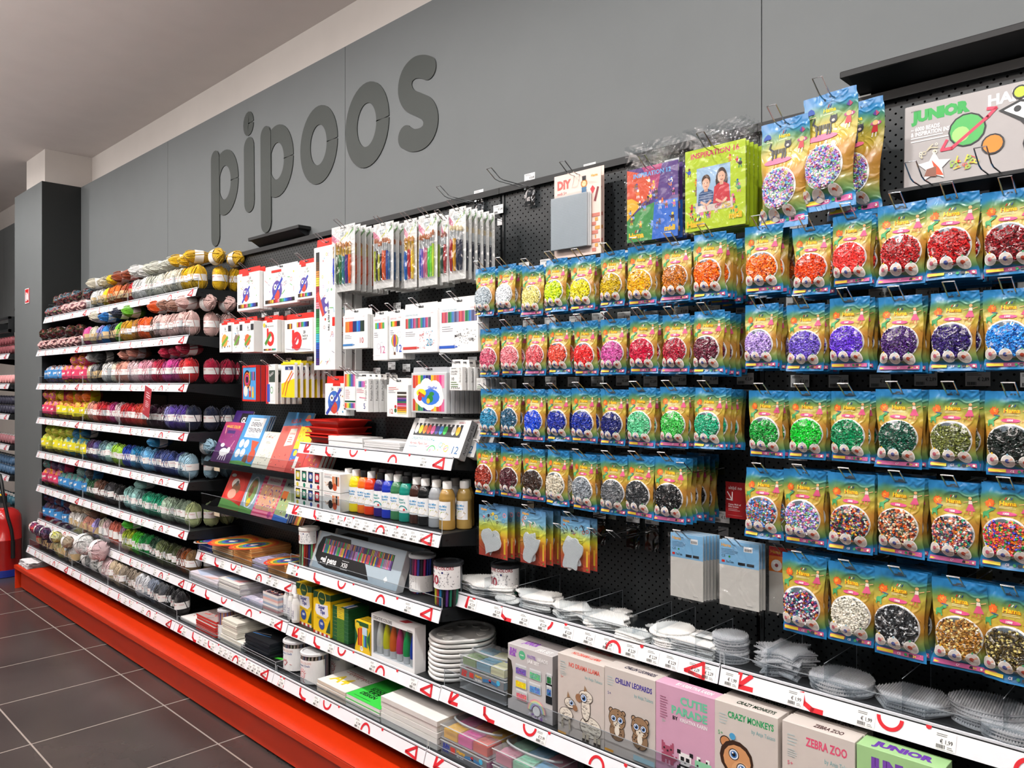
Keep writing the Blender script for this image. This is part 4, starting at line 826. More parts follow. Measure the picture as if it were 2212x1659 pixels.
def seed_art(F, s, cols, x0=.1, y0=.1, x1=.9, y1=.9, n=14, sz=.03): F.scrib(s, x0, y0, x1, y1, n, cols, sz)
CR = ['2a2018', '6a3a1c', 'b8862c', 'e8c43a', 'a01c2c', 'd8303a', 'e88a9a', '3a7a3a', '4fae5a', '3a9ac8', '2a5ac0', '20308a', '4a2a7a', '17171c']
PENCIL = ['8a4a2c', 'c8502c', 'e8762c', 'f0a83a', 'e8c83a', 'c02838', 'd85a8a', '7a3a8a', '3a4a9a', '3a7ac0', '3a9a6a', '6aa83a', '5a5a5a', '2a2a2a']
def owl(F, x, y, s, body='5a4a9a'):                    # plain round bird drawing with a pencil
    F.disc(x, y, s, body); F.disc(x, y-s*F.a*.5, s*.55, 'd0483a'); F.disc(x-s*.35, y+s*F.a*.35, s*.3, 'f4f4f4'); F.disc(x+s*.35, y+s*F.a*.35, s*.3, 'f4f4f4', up=0); F.disc(x-s*.33, y+s*F.a*.35, s*.12, '202020'); F.disc(x+s*.33, y+s*F.a*.35, s*.12, '202020', up=0)
    F.line([(x-s*1.15, y-s*F.a*1.05), (x+s*1.0, y+s*F.a*1.1)], s*.3, '3a4ab0')
def felt(txt, num, seed, strip=True):
    def d(F):
        F.text(num, .6, .82, .07, '2a2a30', 'c', .01, wmax=.5); F.text(txt, .6, .75, .045, '2a2a30', 'c', wmax=.6); seed_art(F, seed, ['e8c83a', 'b8a0c8', '7ab87a', 'c8a0a0', '9a9aa8'], .05, .3, .95, .9, 16, .04)
        owl(F, .42, .42, .24 if F.a < 1.2 else .15); F.rect(.0, .0, 1, .004, 'd8261c')
        F.rect(.06, .07, .94, .17, '20201c'); F.bars(.08, .075, .92, .165, CR)
        F.rect(.25, .93, .55, 1, 'd8261c')
    return d
q4 = q(4)
def C4(name, label, cat, x0, y0, x1, y1, y, t, col, draw, **k): return carton(name, label, cat, q4(x0, y0), q4(x1, y1), y, t, col, draw, **k)
W_ = 'f1f1ef'
C4('felt_tip_box', 'white felt-tip box with red header, top left beside the yellow yarn', 'pens', 258, 550, 428, 808, -.24, .02, W_, felt('SUPER POINT', '20', 1), tab=.025, n=2, dy=.024, hk='wire hook of the white felt-tip boxes beside the yellow yarn', lab2='white felt-tip box beside the yellow yarn, {} behind the front one')
C4('felt_tip_box', 'wide white felt-tip box in clear wrap, middle of the top row', 'pens', 462, 530, 718, 760, -.24, .018, W_, felt('FELT TIPS', '30', 2), tab=.022, tabc='c9cdd0', n=3, dy=.022, hk='wire hook of the wide thirty felt-tip boxes', lab2='wide white box of thirty felt tips, {} behind the front one')
C4('felt_tip_box', 'narrow white felt-tip box just left of the tall fifty felt-tips box', 'pens', 722, 475, 845, 725, -.24, .02, W_, felt('FELT TIPS', '12', 3), tab=.02, n=1, hk='wire hook of the narrow felt-tip boxes', lab2='narrow white felt-tip box, {} behind the one by the tall box')
def six(s, c):
    def d(F):
        F.text('6', .5, .75, .11, '2a2a30', 'c', .03); F.text('SHADES', .55, .69, .04, '2a2a30', 'c', wmax=.6); seed_art(F, s, CR, .1, .1, .9, .65, 14, .07); F.disc(.45, .4, .25, c); F.line([(.25, .25), (.7, .5)], .12, '6aa83a'); F.rect(.75, .7, 1, .9, '2a2a30')
        F.rect(.2, .94, .7, 1, 'd8261c')
    return d
for i, (a, b, c_, l) in enumerate(((122, 212, 'e0a04a', 'leftmost'), (220, 298, '8a7a6a', 'middle'), (300, 385, 'd86a3a', 'rightmost'))):
    C4('paint_shade_box', 'small white box of six colours with red header, %s of three' % l, 'paint', a, 925-8*i, b, 1142, -.235, .05, W_, six(5+i, c_), tab=.022, n=2, dy=.054, hk='wire hook of the %s small six-colour box' % l, lab2='small white six-colour box, {} behind the %s one' % l)
def maxi(F):
    F.text('8', .25, .78, .09, '2a2a30', 'c', .03); F.text('MAXI CRAYONS', .55, .79, .045, '2a2a30', 'c', wmax=.45); F.disc(.55, .42, .26, 'e02c2c'); F.disc(.55, .42, .11, W_); F.rect(.3, .4, .42, .75, 'e02c2c'); F.line([(.22, .28), (.55, .55)], .13, '4f8a3a'); F.rect(.08, .06, .92, .11, '2a2a30'); F.bars(.08, .06, .92, .11, CR[:10]); F.disc(.12, .86, .08, 'e8c83a'); F.rect(.3, .94, .7, 1, 'd8261c')
def thick(F):
    F.rect(.1, .72, .28, .88, '20201c'); F.bars(.11, .72, .27, .88, CR[:5]); F.rect(.45, .75, .88, .9, '20201c'); F.bars(.46, .75, .87, .9, CR[3:]); F.text('20', .72, .55, .09, '2a2a30', 'c', .02); F.text('THICK &', .74, .45, .06, '2a2a30', 'c', .01); F.text('SHORT', .74, .36, .06, '2a2a30', 'c', .01)
    F.disc(.45, .34, .18, 'e02c2c'); F.disc(.45, .34, .07, W_); F.rect(.28, .3, .36, .68, 'e02c2c'); F.line([(.3, .15), (.52, .5)], .06, 'c8384a'); F.line([(.05, .12), (.3, .08), (.6, .1), (.95, .06)], .008, '9a9ab0')
C4('crayon_box', 'white box of maxi crayons with big red letter b and red header', 'crayons', 455, 905, 565, 1142, -.235, .022, W_, maxi, tab=.022, n=2, hk='wire hook of the maxi crayon boxes', lab2='white maxi crayon box, {} behind the front one')
C4('pencil_box', 'wide white thick-pencil box with red letter b and red header', 'pencils', 625, 900, 838, 1138, -.235, .022, W_, thick, tab=.025, n=3, hk='wire hook of the thick and short pencil boxes', lab2='white thick and short pencil box, {} behind the front one')
def scratch(F):
    F.rect(0, 0, 1, 1, '4fa0e0'); F.disc(.35, .6, .28, '1c1c28'); F.ring(.35, .6, .22, .05, 'e86a2a'); F.ring(.35, .6, .15, .05, 'd03a8a'); F.bars(.5, .58, .95, .82, ['e8c83a', '3a9a6a', '3a4a9a', '8a3a8a', 'd03a3a', '202020'], .3); F.disc(.25, .28, .16, 'e8e4dc'); F.rect(.5, .12, .64, .3, 'c8302c'); F.disc(.57, .36, .08, 'e0b088'); F.rect(.72, .1, .86, .28, 'e8c83a'); F.disc(.79, .34, .08, 'e0b088'); F.rect(0, 0, 1, .05, 'd8261c'); F.rect(0, .94, 1, 1, 'd8261c'); F.rect(0, 0, .04, 1, 'd8261c')
C4('scratch_art_set', 'blue scratch art set with red edges hanging left in the third row', 'craft set', 288, 1248, 415, 1525, -.235, .022, 'c8261e', scratch, n=3, dy=.026, rz=-.1, hk='wire hook of the blue scratch art sets', lab2='red-edged scratch art set, {} behind the front one')
def flash(F): F.rect(0, 0, .3, 1, 'c8303a'); F.rect(.35, .55, 1, .85, '3a4a42'); F.text('FLASH', .65, .72, .07, 'f4f4f4', 'c', .01, rot=.3, wmax=.55); F.rect(.15, .05, .45, .5, '3a5ac0'); F.rect(.5, .08, .9, .5, 'f4f4f4'); F.ring(.65, .35, .15, .04, '4aa05a')
def yel(F): F.rect(0, 0, 1, .55, 'f0d818'); F.poly([(0, .4), (1, .55), (1, .75), (0, .6)], 'f4f4f4'); F.line([(.1, .1), (.3, .4), (.8, .75)], .07, 'e8862a'); F.line([(.3, .05), (.5, .4), (.9, .7)], .05, 'd04a3a'); F.rect(.3, .8, .9, .9, '2a3a7a'); F.text('flex', .6, .81, .07, 'f4f4f4', 'c', .01); F.rect(.0, .95, 1, 1, 'f0d818')
C4('marker_pack', 'white and red marker pack beside the blue scratch art sets', 'markers', 470, 1240, 560, 1545, -.23, .016, W_, flash, n=4, dy=.03, rz=-.12, hk='wire hook of the flash marker packs', lab2='clear-sided flash marker pack, {} behind the front one')
C4('marker_pack', 'yellow and white marker pack at the front of a long row', 'markers', 585, 1230, 715, 1495, -.245, .014, W_, yel, tab=.012, tabc='f0d818', n=7, dy=.028, rz=-.12, hk='wire hook of the yellow and white marker packs', lab2='yellow-topped marker pack, {} behind the front one', hl=.23)
def cp24(F): F.text('24', .35, .78, .09, '2a2a30', 'c', .02); F.text('COLOUR', .72, .82, .05, '2a2a30', 'c', wmax=.4); F.text('PENCILS', .72, .76, .045, '2a2a30', 'c', wmax=.4); owl(F, .45, .42, .3, '3a6ac0'); seed_art(F, 9, CR, .05, .05, .95, .7, 10, .05); F.rect(.4, .92, .75, 1, 'd8261c')
C4('pencil_box', 'white box of 24 colour pencils with red header, above the red trays', 'pencils', 935, 1385, 1095, 1635, -.235, .02, W_, cp24, tab=.03, n=1, hk='wire hook of the 24 colour pencil boxes', lab2='white 24 colour pencils box, {} behind the front one')
def fifty(F):
    F.rect(.1, .04, .27, .96, '1c1c1c'); n = 50; cs = ['2a2a2a', '5a3a1c', 'c8863a', 'e8c83a', 'a01c2c', 'd8303a', 'e88a9a', '1f5a30', '3a9a4a', '4fc06a', '3ab0c8', '2a5ac0', '20308a', '4a2a7a']
    for i in range(n): F.rect(.11, .955-i*.0183, .26, .955-i*.0183-.015, cs[(i*len(cs))//n], up=(i == 0))
    seed_art(F, 12, ['b8a0c8', '7ab87a', 'c8a0a0', '9a9aa8', 'e0c84a', '88b8d8', 'd0483a'], .35, .04, .95, .95, 30, .06); F.disc(.5, .52, .22, '5a4a9a'); F.disc(.6, .555, .07, 'f4f4f4'); F.disc(.6, .49, .07, 'f4f4f4', up=0); F.line([(.2, .62), (.45, .45)], .12, 'c8483a')
    for i, c in enumerate('50 FELT TIPS'): pass
    F.text('50 FELT TIPS', .68, .48, .022, '2a2a30', 'l', .02, rot=-math.pi/2); F.rect(.88, .35, 1, .42, 'd8261c', up=1)
C4('felt_tip_box', 'tall vertical white box of fifty felt tips, frontmost', 'pens', 850, 345, 1012, 1280, -.235, .034, W_, fifty, tab=.035, n=2, dy=.05, hk='wire hook of the tall fifty felt-tip boxes', lab2='tall white box of fifty felt tips, {} behind the front one')
# brush packs
def brushpack(label, x0, y0, x1, y1, num, hs, ferr, tips, n, seed, lab2, hkl):
    TL, BR = at(*q4(x0, y0), -.225), at(*q4(x1, y1), -.225); w_ = BR.x-TL.x; h_ = TL.z-BR.z; cx = (TL.x+BR.x)/2
    r = thing('brush_pack', (cx, -.225, BR.z), label, 'paint brushes', 'paint brush packs')
    m = MB(); m.box(-w_/2, w_/2, 0, .0015, 0, h_, 'e9e7e3'); F = plane(m, (-w_/2, -.0001, 0), (1, 0, 0), (0, 0, 1), w_, h_)
    F.poly([(.0, .8), (.25, .72), (.35, .78), (0, .9)], 'd8809a'); F.poly([(.3, .75), (.7, .9), (.72, .86)], 'dcd85a'); F.poly([(.65, .8), (.95, .95), (.95, .9)], '7aa86a'); F.text('CREATIVE', .5, .87, .028, '2a6a7a', 'c', wmax=.6); F.text('COLORS', .5, .835, .028, '2a6a7a', 'c', wmax=.5); F.text(num, .88, .93, .045, '1a1a1a', 'c', .01)
    F.rect(.38, .955, .62, .967, '202020'); m.build('backing_card', r)
    k = len(hs); R = random.Random(seed)
    for i, c in enumerate(hs):
        x = -w_/2+w_*(.1+.8*(i+.5)/k); L0 = .03; Lh = h_*R.uniform(.4, .46); rr = min(w_*.8/k*.42, .0075)
        b = MB(); b.tube([(x, -.006, L0), (x, -.006, L0+Lh*.5), (x, -.006, L0+Lh)], [rr*.6, rr, rr*.8], mat(c, .25, 0, .5), 7)
        b.tube([(x, -.006, L0+Lh), (x, -.006, L0+Lh+h_*.12)], rr*.7, mat(ferr, .3, .9), 7); b.tube([(x, -.006, L0+Lh+h_*.12), (x, -.006, L0+Lh+h_*.17), (x, -.006, L0+Lh+h_*.2)], [rr*.7, rr*.9, rr*.2], tips, 6); b.build('brush', r, True)
    m = MB(); V = []; nx, nz = 6, 12
    for j in range(nz+1):
        for i in range(nx+1): V.append((-w_/2-.001+(w_+.002)*i/nx, -.016*math.sin(math.pi*i/nx)**.6*sst(0, .15, j/nz)*(1-sst(.7, 1, j/nz))-.001+noise.noise(Vector((i*1.7, j*1.3, seed)))*.003, h_*j/nz))
    m.add(V, [(j*(nx+1)+i, j*(nx+1)+i+1, (j+1)*(nx+1)+i+1, (j+1)*(nx+1)+i) for j in range(nz) for i in range(nx)], FILM()); m.build('clear_sleeve', r, True)
    for j in range(n): copy_tree(r, (cx+.002*j, -.225+.026*(j+1), BR.z-.001*j), lab2.format(ORD[j]))
    hook(cx, BR.z+h_*.96, hkl, .24, '\u20ac 5,49', y0=-.012)
brushpack('wide brush pack with blue, green, purple and orange handles, leftmost', 988, 190, 1165, 665, '12', ['1a3ac0', '3a5a3a', '2a7a3a', '1f7a8a', '4a2a8a', 'd8541c'], 'c9a03a', 'b8742c', 6, 1, 'wide multicoloured brush pack, {} behind the leftmost front one', 'long hook of the leftmost brush packs')
brushpack('brush pack numbered 12 with lime, black and orange handles', 1308, 165, 1462, 640, '12', ['b8c82c', '1c1c1c', 'c8c83a', '2c2c2c', 'e0581c', 'd0501c', '2a4a9a', '2a5a8a'], 'c8cccf', 'b0622c', 5, 2, 'brush pack numbered 12, {} behind the lime and orange one', 'long hook of the brush packs numbered 12')
brushpack('narrow brush pack with blue, red and yellow handles', 1545, 130, 1642, 640, '3', ['1f6ac0', 'b8242c', 'e0b81c'], 'd8a82c', 'c8862c', 2, 3, 'narrow three-brush pack, {} behind the front one', 'long hook of the narrow brush packs')
brushpack('brush pack numbered 10 with pastel violet, pink and green handles', 1657, 100, 1800, 622, '10', ['3a6ac8', '7a6ac8', 'c86a9a', 'd87a8a', '4ac84a', '7ad83a', 'b8d83a'], 'c8cccf', 'b0622c', 3, 4, 'pastel brush pack numbered 10, {} behind the front one', 'long hook of the pastel brush packs')
brushpack('slim pack of two dark handled brushes beside the big bristle brush pack', 1832, 115, 1885, 600, '', ['1c4a3a', 'a8242c'], 'c8cccf', '8a3a1c', 2, 5, 'slim dark brush pack, {} behind the front one', 'long hook of the slim brush packs')
brushpack('rightmost brush pack with large pale bristles and navy, yellow and red handles', 1892, 45, 2020, 575, '5', ['a8242c', 'e0a01c', '1c2a4a', '16203a'], 'c8cccf', 'd8c49a', 5, 6, 'pale-bristle brush pack, {} behind the rightmost front one', 'long hook of the pale-bristle brush packs')
# second row of the pen bay
def win(num, ncol, cols, top='CREATIVE COLORS', x0=.1, y0=.5, x1=.88, y1=.82, pen='3a7ab8', art=None, nx=.78):
    def d(F):
        F.text(top, .08, .9, .04, 'c87a8a' if ncol != '3a9ac0' else '6aa0b8', wmax=.45); F.rect(x0, y0, x1, y1, '1c2028'); F.bars(x0+.01, y0, x1-.01, y1, cols)
        F.lines(.08, y0-.1, .3, 3, .045, '9a9aa4', .3); F.line([(.02, .12), (.4, .12)], .05, pen); F.poly([(.43, .145), (.5, .12), (.43, .095)], pen, 0)
        if num: F.text(num, nx, .16, .17, ncol, 'c', .0)
        if art: art(F)
        F.text('panduro', .9, .93, .022, 'b03a4a', 'r')
    return d
PX = ['c8403a', 'd86a6a', '3a9a7a', '2a7a8a', '3a5ab0', '6a8ac8', 'a03a6a', 'd85a8a', '7a7a80', '5a5a60']
C4('marker_box', 'white marker box numbered 10 in red beside the tall box', 'markers', 1074, 868, 1262, 1112, -.235, .016, W_, win('10', 'b8243a', ['e8762c', 'f08a2c', 'e8401c', 'c83a2c', '1c2a6a', '1c2a6a', '2a8ad0', '2a5ac8', '1a3a2a', '152a20']), tab=.025, tabc='ecebe8', n=1, hk='wire hook of the white marker boxes numbered 10')
def loops(F): F.ring(.4, .32, .12, .015, 'b0a8c0', n=14); F.ring(.62, .36, .1, .015, 'b0b8c8', n=14, up=0)
def ballo(F):
    for i, c in enumerate(['3a9a6a', 'e8c83a', 'e8862c', 'd0403a', '6a4a9a']): F.disc(.42, .42, .26-.05*i, c, (.26-.0*i)*F.a*1.1)
    F.line([(.3, .28), (.38, .16)], .015, '4a4a4a'); F.line([(.54, .28), (.46, .16)], .015, '4a4a4a', 0); F.rect(.36, .1, .48, .16, '6a4a3a'); F.ring(.75, .55, .15, .015, 'b8c0c8', n=12)
C4('pencil_box', 'narrow white box of metal watercolour pencils with pink 12', 'pencils', 1306, 875, 1415, 1205, -.235, .018, W_, win('12', 'c86a9a', ['7ab83a', '2a9ac0', 'c83a6a', 'e8862c', '4fae5a'], x0=.15, x1=.8, y0=.72, y1=.86, pen='e8e8e8', art=loops, nx=.7), tab=.02, tabc='ecebe8', n=2, hk='wire hook of the watercolour pencil boxes with pink 12')
C4('pencil_box', 'narrow white watercolour pencil box with rainbow hot-air balloon and blue 12', 'pencils', 1430, 862, 1535, 1195, -.235, .018, W_, win('12', '2a5ac0', ['4a9a3a', 'e8d83a', 'e8862c', 'd03a2c', '1c1c1c', '2a2a2a'], x0=.12, x1=.8, y0=.74, y1=.86, pen='e8e8e8', art=ballo, nx=.75), tab=.02, tabc='ecebe8', n=2, hk='wire hook of the balloon pencil boxes', lab2='narrow balloon watercolour pencil box, {} behind the front one')
def play(F): F.scrib(4, .5, .1, .95, .5, 40, ['c8303a', 'd86a7a', '3a9ac0'], .018); F.text('PLAY', .5, .38, .06, 'c8505a', 'l', rot=.2)
def make(F): F.scrib(5, .4, .12, .95, .5, 60, ['2a2a30', '5a5a60'], .014); F.text('MAKE', .42, .32, .06, '2a2a30', 'l', .01, rot=.15); F.text('LIFE', .78, .24, .06, '2a2a30', 'l', .01, rot=-.1)
C4('felt_tip_box', 'white felt-tip box numbered 20 in blue with small red drawing', 'pens', 1537, 842, 1800, 1142, -.235, .016, W_, win('20', '3a9ac0', PX*2, x0=.08, x1=.82, y0=.6, y1=.84, pen='c8403a', art=play), tab=.03, tabc='ecebe8', n=2, hk='wire hook of the white felt-tip boxes numbered 20')
C4('felt_tip_box', 'widest white felt-tip box with black doodle drawing, partly behind bead bags', 'pens', 1815, 800, 2115, 1138, -.225, .016, W_, win('', '3a9ac0', ['c83a5a', 'd86a6a', 'c8505a', 'a0406a', 'e08a9a', '3a8a5a', '2a6a4a', '3a9a7a', '3a7ab8', '5a8ac8', '6a6a90', '4a4a70', '7a7aa0', '8a8ab0']*2, x0=.07, x1=.97, y0=.65, y1=.88, pen='2a5ac0', art=make), tab=.03, tabc='ecebe8', n=2, hk='wire hook of the widest white felt-tip boxes')
# third row
FT = ['d03a2c', 'e86a2c', 'f0b83a', 'e8e03a', '4fae3a', '2a8a5a', '2a5ac0', '4a3a9a', 'a03a8a', 'e85a9a']
def case(F): F.rect(.04, .04, .96, .96, 'dfe0e0'); F.bars(.08, .55, .95, .92, FT); F.bars(.08, .05, .95, .18, FT); F.rect(.1, .2, .98, .6, W_); F.lines(.15, .5, .4, 5, .05, 'b86a6a', .3); F.rect(.1, .2, .98, .24, '1c5a3a')
C4('pen_case', 'clear case of coloured pens left of the number five boxes', 'pens', 1080, 1290, 1172, 1592, -.235, .02, 'd8dadb', case, n=3, hk='wire hook of the clear pen cases')
def porc(F): F.rect(.2, .75, .75, .93, '2a2a30'); F.bars(.2, .75, .75, .93, ['6a9ac0', '3a7a9a', '8a6ac0', 'c86ac0', 'e87ab0']); F.lines(.08, .68, .6, 3, .05, 'c87a8a'); F.line([(.3, .44), (.8, .42)], .04, 'e07a9a'); F.text('5', .7, .1, .17, '1f3a8a', 'c')
C4('pen_box', 'white porcelain pen box with blue number 5, frontmost', 'pens', 1174, 1350, 1268, 1608, -.245, .024, W_, porc, tab=.02, tabc='ecebe8', n=5, dy=.027, side='Porcelain Pen Set', hk='wire hook of the porcelain pen boxes', hl=.23, lab2='grey-sided porcelain pen box, {} behind the front one')
def metal(F):
    F.lines(.08, .9, .5, 2, .05, 'c85a5a'); F.lines(.08, .8, .35, 2, .05, '9a9aa4'); F.rect(.5, .1, .93, .78, '2a2a30'); cs = ['3a3028', 'e8e4dc', '5a4a3a', '8a5a9a', '2a3a8a', '3a7a5a', 'c8306a', 'e88ab0', 'd04a2c', 'e8762c', 'f0c03a', 'e8e0a0']
    for i, c in enumerate(cs): F.rect(.5, .1+.68*(11-i)/12, .93, .1+.68*(11-i)/12+.045, c, up=(i == 0))
    F.text('12', .22, .1, .15, 'c8402c', 'c'); F.disc(.42, .2, .06, '2a6a3a'); F.disc(.42, .32, .05, 'c8302c')
C4('pen_box', 'white marker box with striped colour column and red 12', 'pens', 1412, 1395, 1575, 1648, -.225, .018, W_, metal, tab=.025, tabc='ecebe8', n=1, hk='wire hook of the striped marker boxes')
def glass(F):
    F.rect(.03, .03, .97, .97, 'c9cccf'); F.bars(.05, .62, .95, .94, ['c83a2c', 'd8501c', 'e8c81c', '2a8a4a', '2a4ac0', '1c2a6a', '3a2a7a', 'e8c01c', 'e8762c', 'e85a5a', 'e03a8a', 'f08ab0'], .05); F.bars(.05, .05, .95, .35, ['c83a2c', 'b8a82c', '2a8a4a', '3a9a6a', '1c2a6a', '3a2a7a', '3a3a90', 'e87a2c', 'e8c83a', 'd8502c', 'e0406a', 'd86a9a'], .05)
    for x, y, r in ((.28, .46, .2), (.45, .6, .2), (.68, .52, .22), (.75, .4, .18), (.52, .36, .22), (.35, .36, .17)): F.disc(x, y, r, 'f2f2f0', up=0 if x != .28 else 1)
    F.disc(.55, .4, .27, '3a7ae0', .2); F.disc(.3, .5, .14, 'e8e02c', .1); F.text('GlassFun', .62, .6, .07, '3a6ae0', 'c', .03, wmax=.45); F.disc(.55, .36, .09, '2a8a3a', .1); F.disc(.6, .48, .07, '2a8a3a', .05); F.disc(.5, .3, .05, 'e8c02c'); F.line([(.24, .5), (.38, .42)], .05, 'c84a2c'); F.disc(.26, .38, .06, 'c8303a')
g_, gw, gh = C4('pen_case', 'clear pen case with white cloud sticker and green animal, frontmost', 'pens', 1600, 1305, 1870, 1620, -.24, .018, 'c9cccf', glass, tab=.02, tabc='b8bcc0', n=8, dy=.0225, hk='wire hook of the glass pen cases', lab2='clear-edged glass pen case, {} behind the sticker one')
def chalk(F): F.lines(.15, .92, .5, 1, .05, '5a5a60'); F.text('CREATIVE', .12, .76, .07, '3a3a40', wmax=.6); F.text('COLORS', .12, .66, .07, '3a3a40', wmax=.5); F.text('10', .18, .42, .14, '1c1c1c'); F.lines(.12, .33, .6, 3, .09, '6a8a5a'); [F.line([(.15+.15*i, .08), (.2+.15*i, .12)], .04, '2a2a2a', 1) for i in range(5)]
C4('chalk_box', 'white blackboard chalk box with black 10 at the front of its row', 'chalk', 1895, 1258, 1992, 1440, -.25, .02, W_, chalk, tab=.025, tabc='ecebe8', n=6, dy=.029, side='Blackboard Chalk', hk='wire hook of the blackboard chalk boxes', hl=.23, lab2='grey-sided chalk box, {} behind the black 10 one')
C4('chalk_box', 'white coloured chalk box with black 10, beside the turquoise bead bag', 'chalk', 2100, 1345, 2175, 1440, -.2, .02, W_, chalk, n=5, dy=.026, side='Blackboard Chalk', lab2='coloured chalk box, {} behind the one by the turquoise beads')
# ---------------------------------------------------------------- books leaning in the two wire racks
q5 = q(5)
def quad3(bl, br, tl, yb, yt):
    A, Bp, D = at(*bl, yb), at(*br, yb), at(*tl, yt); w_ = (Bp-A).length; D = Vector((A.x, D.y, D.z)); return A, w_, D-A
def book(name, label, cat, x0, x1, z0, h_, lean, yb, t, col, draw, group=None, n=0, lab2=None, dyy=.0):
    """x0..x1 along the wall, standing on z0 at yb and leaning back by an angle"""
    w_ = x1-x0; r = thing(name, (x0, yb, z0), label, cat, group); r.rotation_euler = (-lean, 0, 0)
    m = MB(); m.box(0, w_, .0, t, 0, h_, 'eceae4'); m.box(-.001, w_+.001, -.0012, 0, -.001, h_+.001, col); m.box(-.001, w_+.001, t, t+.0012, -.001, h_+.001, col); m.box(-.0012, 0, 0, t, -.001, h_+.001, col)
    F = plane(m, (0, -.0012, 0), (1, 0, 0), (0, 0, 1), w_, h_)
    if draw: draw(F)
    m.build('cover', r)
    for k in range(n): copy_tree(r, (x0, yb+(t+.006)*(k+1), z0), (lab2 or label+', {} behind').format(ORD[k]))
    return r
for z, l in ((1.09, 'upper'), (.862, 'lower')):
    r = thing('book_rack', (-4, 0, z), 'black metal sloping rack holding the %s row of picture books' % l, 'rack')
    m = MB(); m.box(.01, .99, -.24, -.236, -.012, .012, DK); m.box(.01, .99, -.236, -.1, -.012, -.008, DK); m.build('tray', r)
    m = MB(); m.prism([(-.235, -.01), (-.02, -.05), (-.02, .12)], .012, .015, DK, 'x'); m.build('side_plate', r); m = MB(); m.prism([(-.235, -.01), (-.02, -.05), (-.02, .12)], .985, .988, DK, 'x'); m.build('side_plate', r)
    m = MB(); m.box(.01, .99, -.242, -.2405, -.01, .07, CLEAR()); m.tube([(.01, -.241, .07), (.99, -.241, .07)], .001, mat('9aa0a5', .2), 4); m.build('clear_lip', r)
    m = MB(); m.box(.16, .22, -.2425, -.2405, -.03, -.012, 'c8b8a0'); m.build('price_label', r)
def bmagic(F): F.rect(0, 0, 1, 1, '8a2470'); F.poly([(0, 0), (1, 0), (1, .3), (0, .5)], '4a1a5a'); F.poly([(0, 1), (1, 1), (1, .8), (0, .9)], 'b82a5a'); F.text('MAGIC COLOR', .52, .86, .07, 'f0c83a', 'c', .02, wmax=.75); F.rect(.3, .72, .7, .8, '3a1a6a'); F.scrib(3, .05, .05, .95, .7, 18, ['e8a0d0', 'f0e0f0', '6a8ad8', 'e8c83a'], .015); F.disc(.5, .25, .2, 'f4f0f0', .1); F.disc(.33, .42, .1, 'f0ecf0', .05); F.disc(.72, .3, .09, 'f4f0f0'); F.line([(.75, .35), (.85, .55)], .02, 'f0a8c8'); [F.line([(.4+.1*i, .2), (.35+.12*i, .06)], .035, 'f4f0f0', 0) for i in range(4)]; F.line([(.15, .9), (.22, .72)], .04, 'e8a0a0')
def bdier(F): F.rect(0, 0, 1, 1, '3f93d0'); F.rect(.2, .55, .88, .95, 'f2f4f4'); F.text('DIEREN', .54, .78, .085, '1c2a4a', 'c', .01, wmax=.5); F.text('TEKENEN', .54, .66, .085, '1c2a4a', 'c', .01, wmax=.6); F.lines(.28, .6, .5, 2, .025, '8aa0b0'); F.lines(.35, .9, .35, 1, .03, '3a6a5a'); [F.disc(x, y, .1, 'f0f4f4', up=(k == 0)) for k, (x, y) in enumerate(((.22, .42), (.44, .42), (.2, .22), (.42, .24)))]; F.poly([(.62, .5), (.95, .48), (.85, .3), (.75, .3)], 'd8502c'); F.disc(.85, .2, .14, 'c84a2c', .13); F.disc(.62, .1, .1, '7a4a30', .12); F.poly([(0, 0), (1, 0), (1, .03), (.4, .08), (0, .05)], '5a9a4a')
def bcream(F): F.rect(0, 0, 1, 1, 'e6e2d0'); F.scrib(6, .05, .05, .95, .5, 16, ['8aa87a', 'c8705a', 'b8a88a', '6a7a6a'], .04); F.scrib(7, .2, .85, .9, .98, 10, ['c8403a', '3a6a4a', '2a2a2a'], .05); F.lines(.35, .72, .3, 2, .03, '8a8a80'); F.lines(.35, .33, .3, 3, .03, 'a0a090')
def bcoral(F): F.rect(0, 0, 1, 1, 'e4665a'); F.poly([(.45, .55), (.88, .6), (.85, .97), (.5, .95)], 'f0e8dc'); F.text('KAWAII', .67, .82, .05, 'c8302c', 'c', .02, wmax=.3); F.lines(.55, .75, .25, 3, .05, 'c86a5a'); F.scrib(8, .05, .05, .95, .5, 16, ['2a2430', '4a3a6a', 'e8c0a0', '7a2a30'], .035)
def byel(F): F.rect(0, 0, 1, 1, 'c8403a'); F.poly([(0, .5), (1, .55), (1, 1), (0, 1)], 'f0d01c'); F.scrib(9, .05, .55, .95, .95, 20, ['2a2a2a', 'e8762c', 'f4f4f0', 'e87a9a', '3a6ad0'], .05); F.poly([(0, .25), (.4, .3), (.4, .5), (0, .5)], '3a70c0'); F.disc(.25, .42, .12, 'f0d01c'); F.rect(.4, .1, .6, .35, 'f0ece8'); F.scrib(10, .05, .05, .95, .3, 8, ['f0c03a', '3a9a5a', 'f4f4f4'], .05)
def bgla(F): F.rect(0, 0, 1, 1, '3a1a6a'); F.rect(.4, .7, 1, .95, '16101c'); F.text('GLA', .5, .75, .12, 'f4f4f4', 'l', .03)
def bblue(F): F.rect(0, 0, 1, 1, '4a98d0'); F.text('KLEUR', .45, .8, .08, 'd8542c', 'c', .02, rot=.1); F.text('MISSION', .5, .68, .08, 'e86a3a', 'c', .02, rot=.1, wmax=.7); F.disc(.85, .9, .08, 'e8b48a'); F.scrib(3, .05, .1, .95, .6, 12, ['f0e8a0', 'e88a3a', 'f4f4f4'], .05)
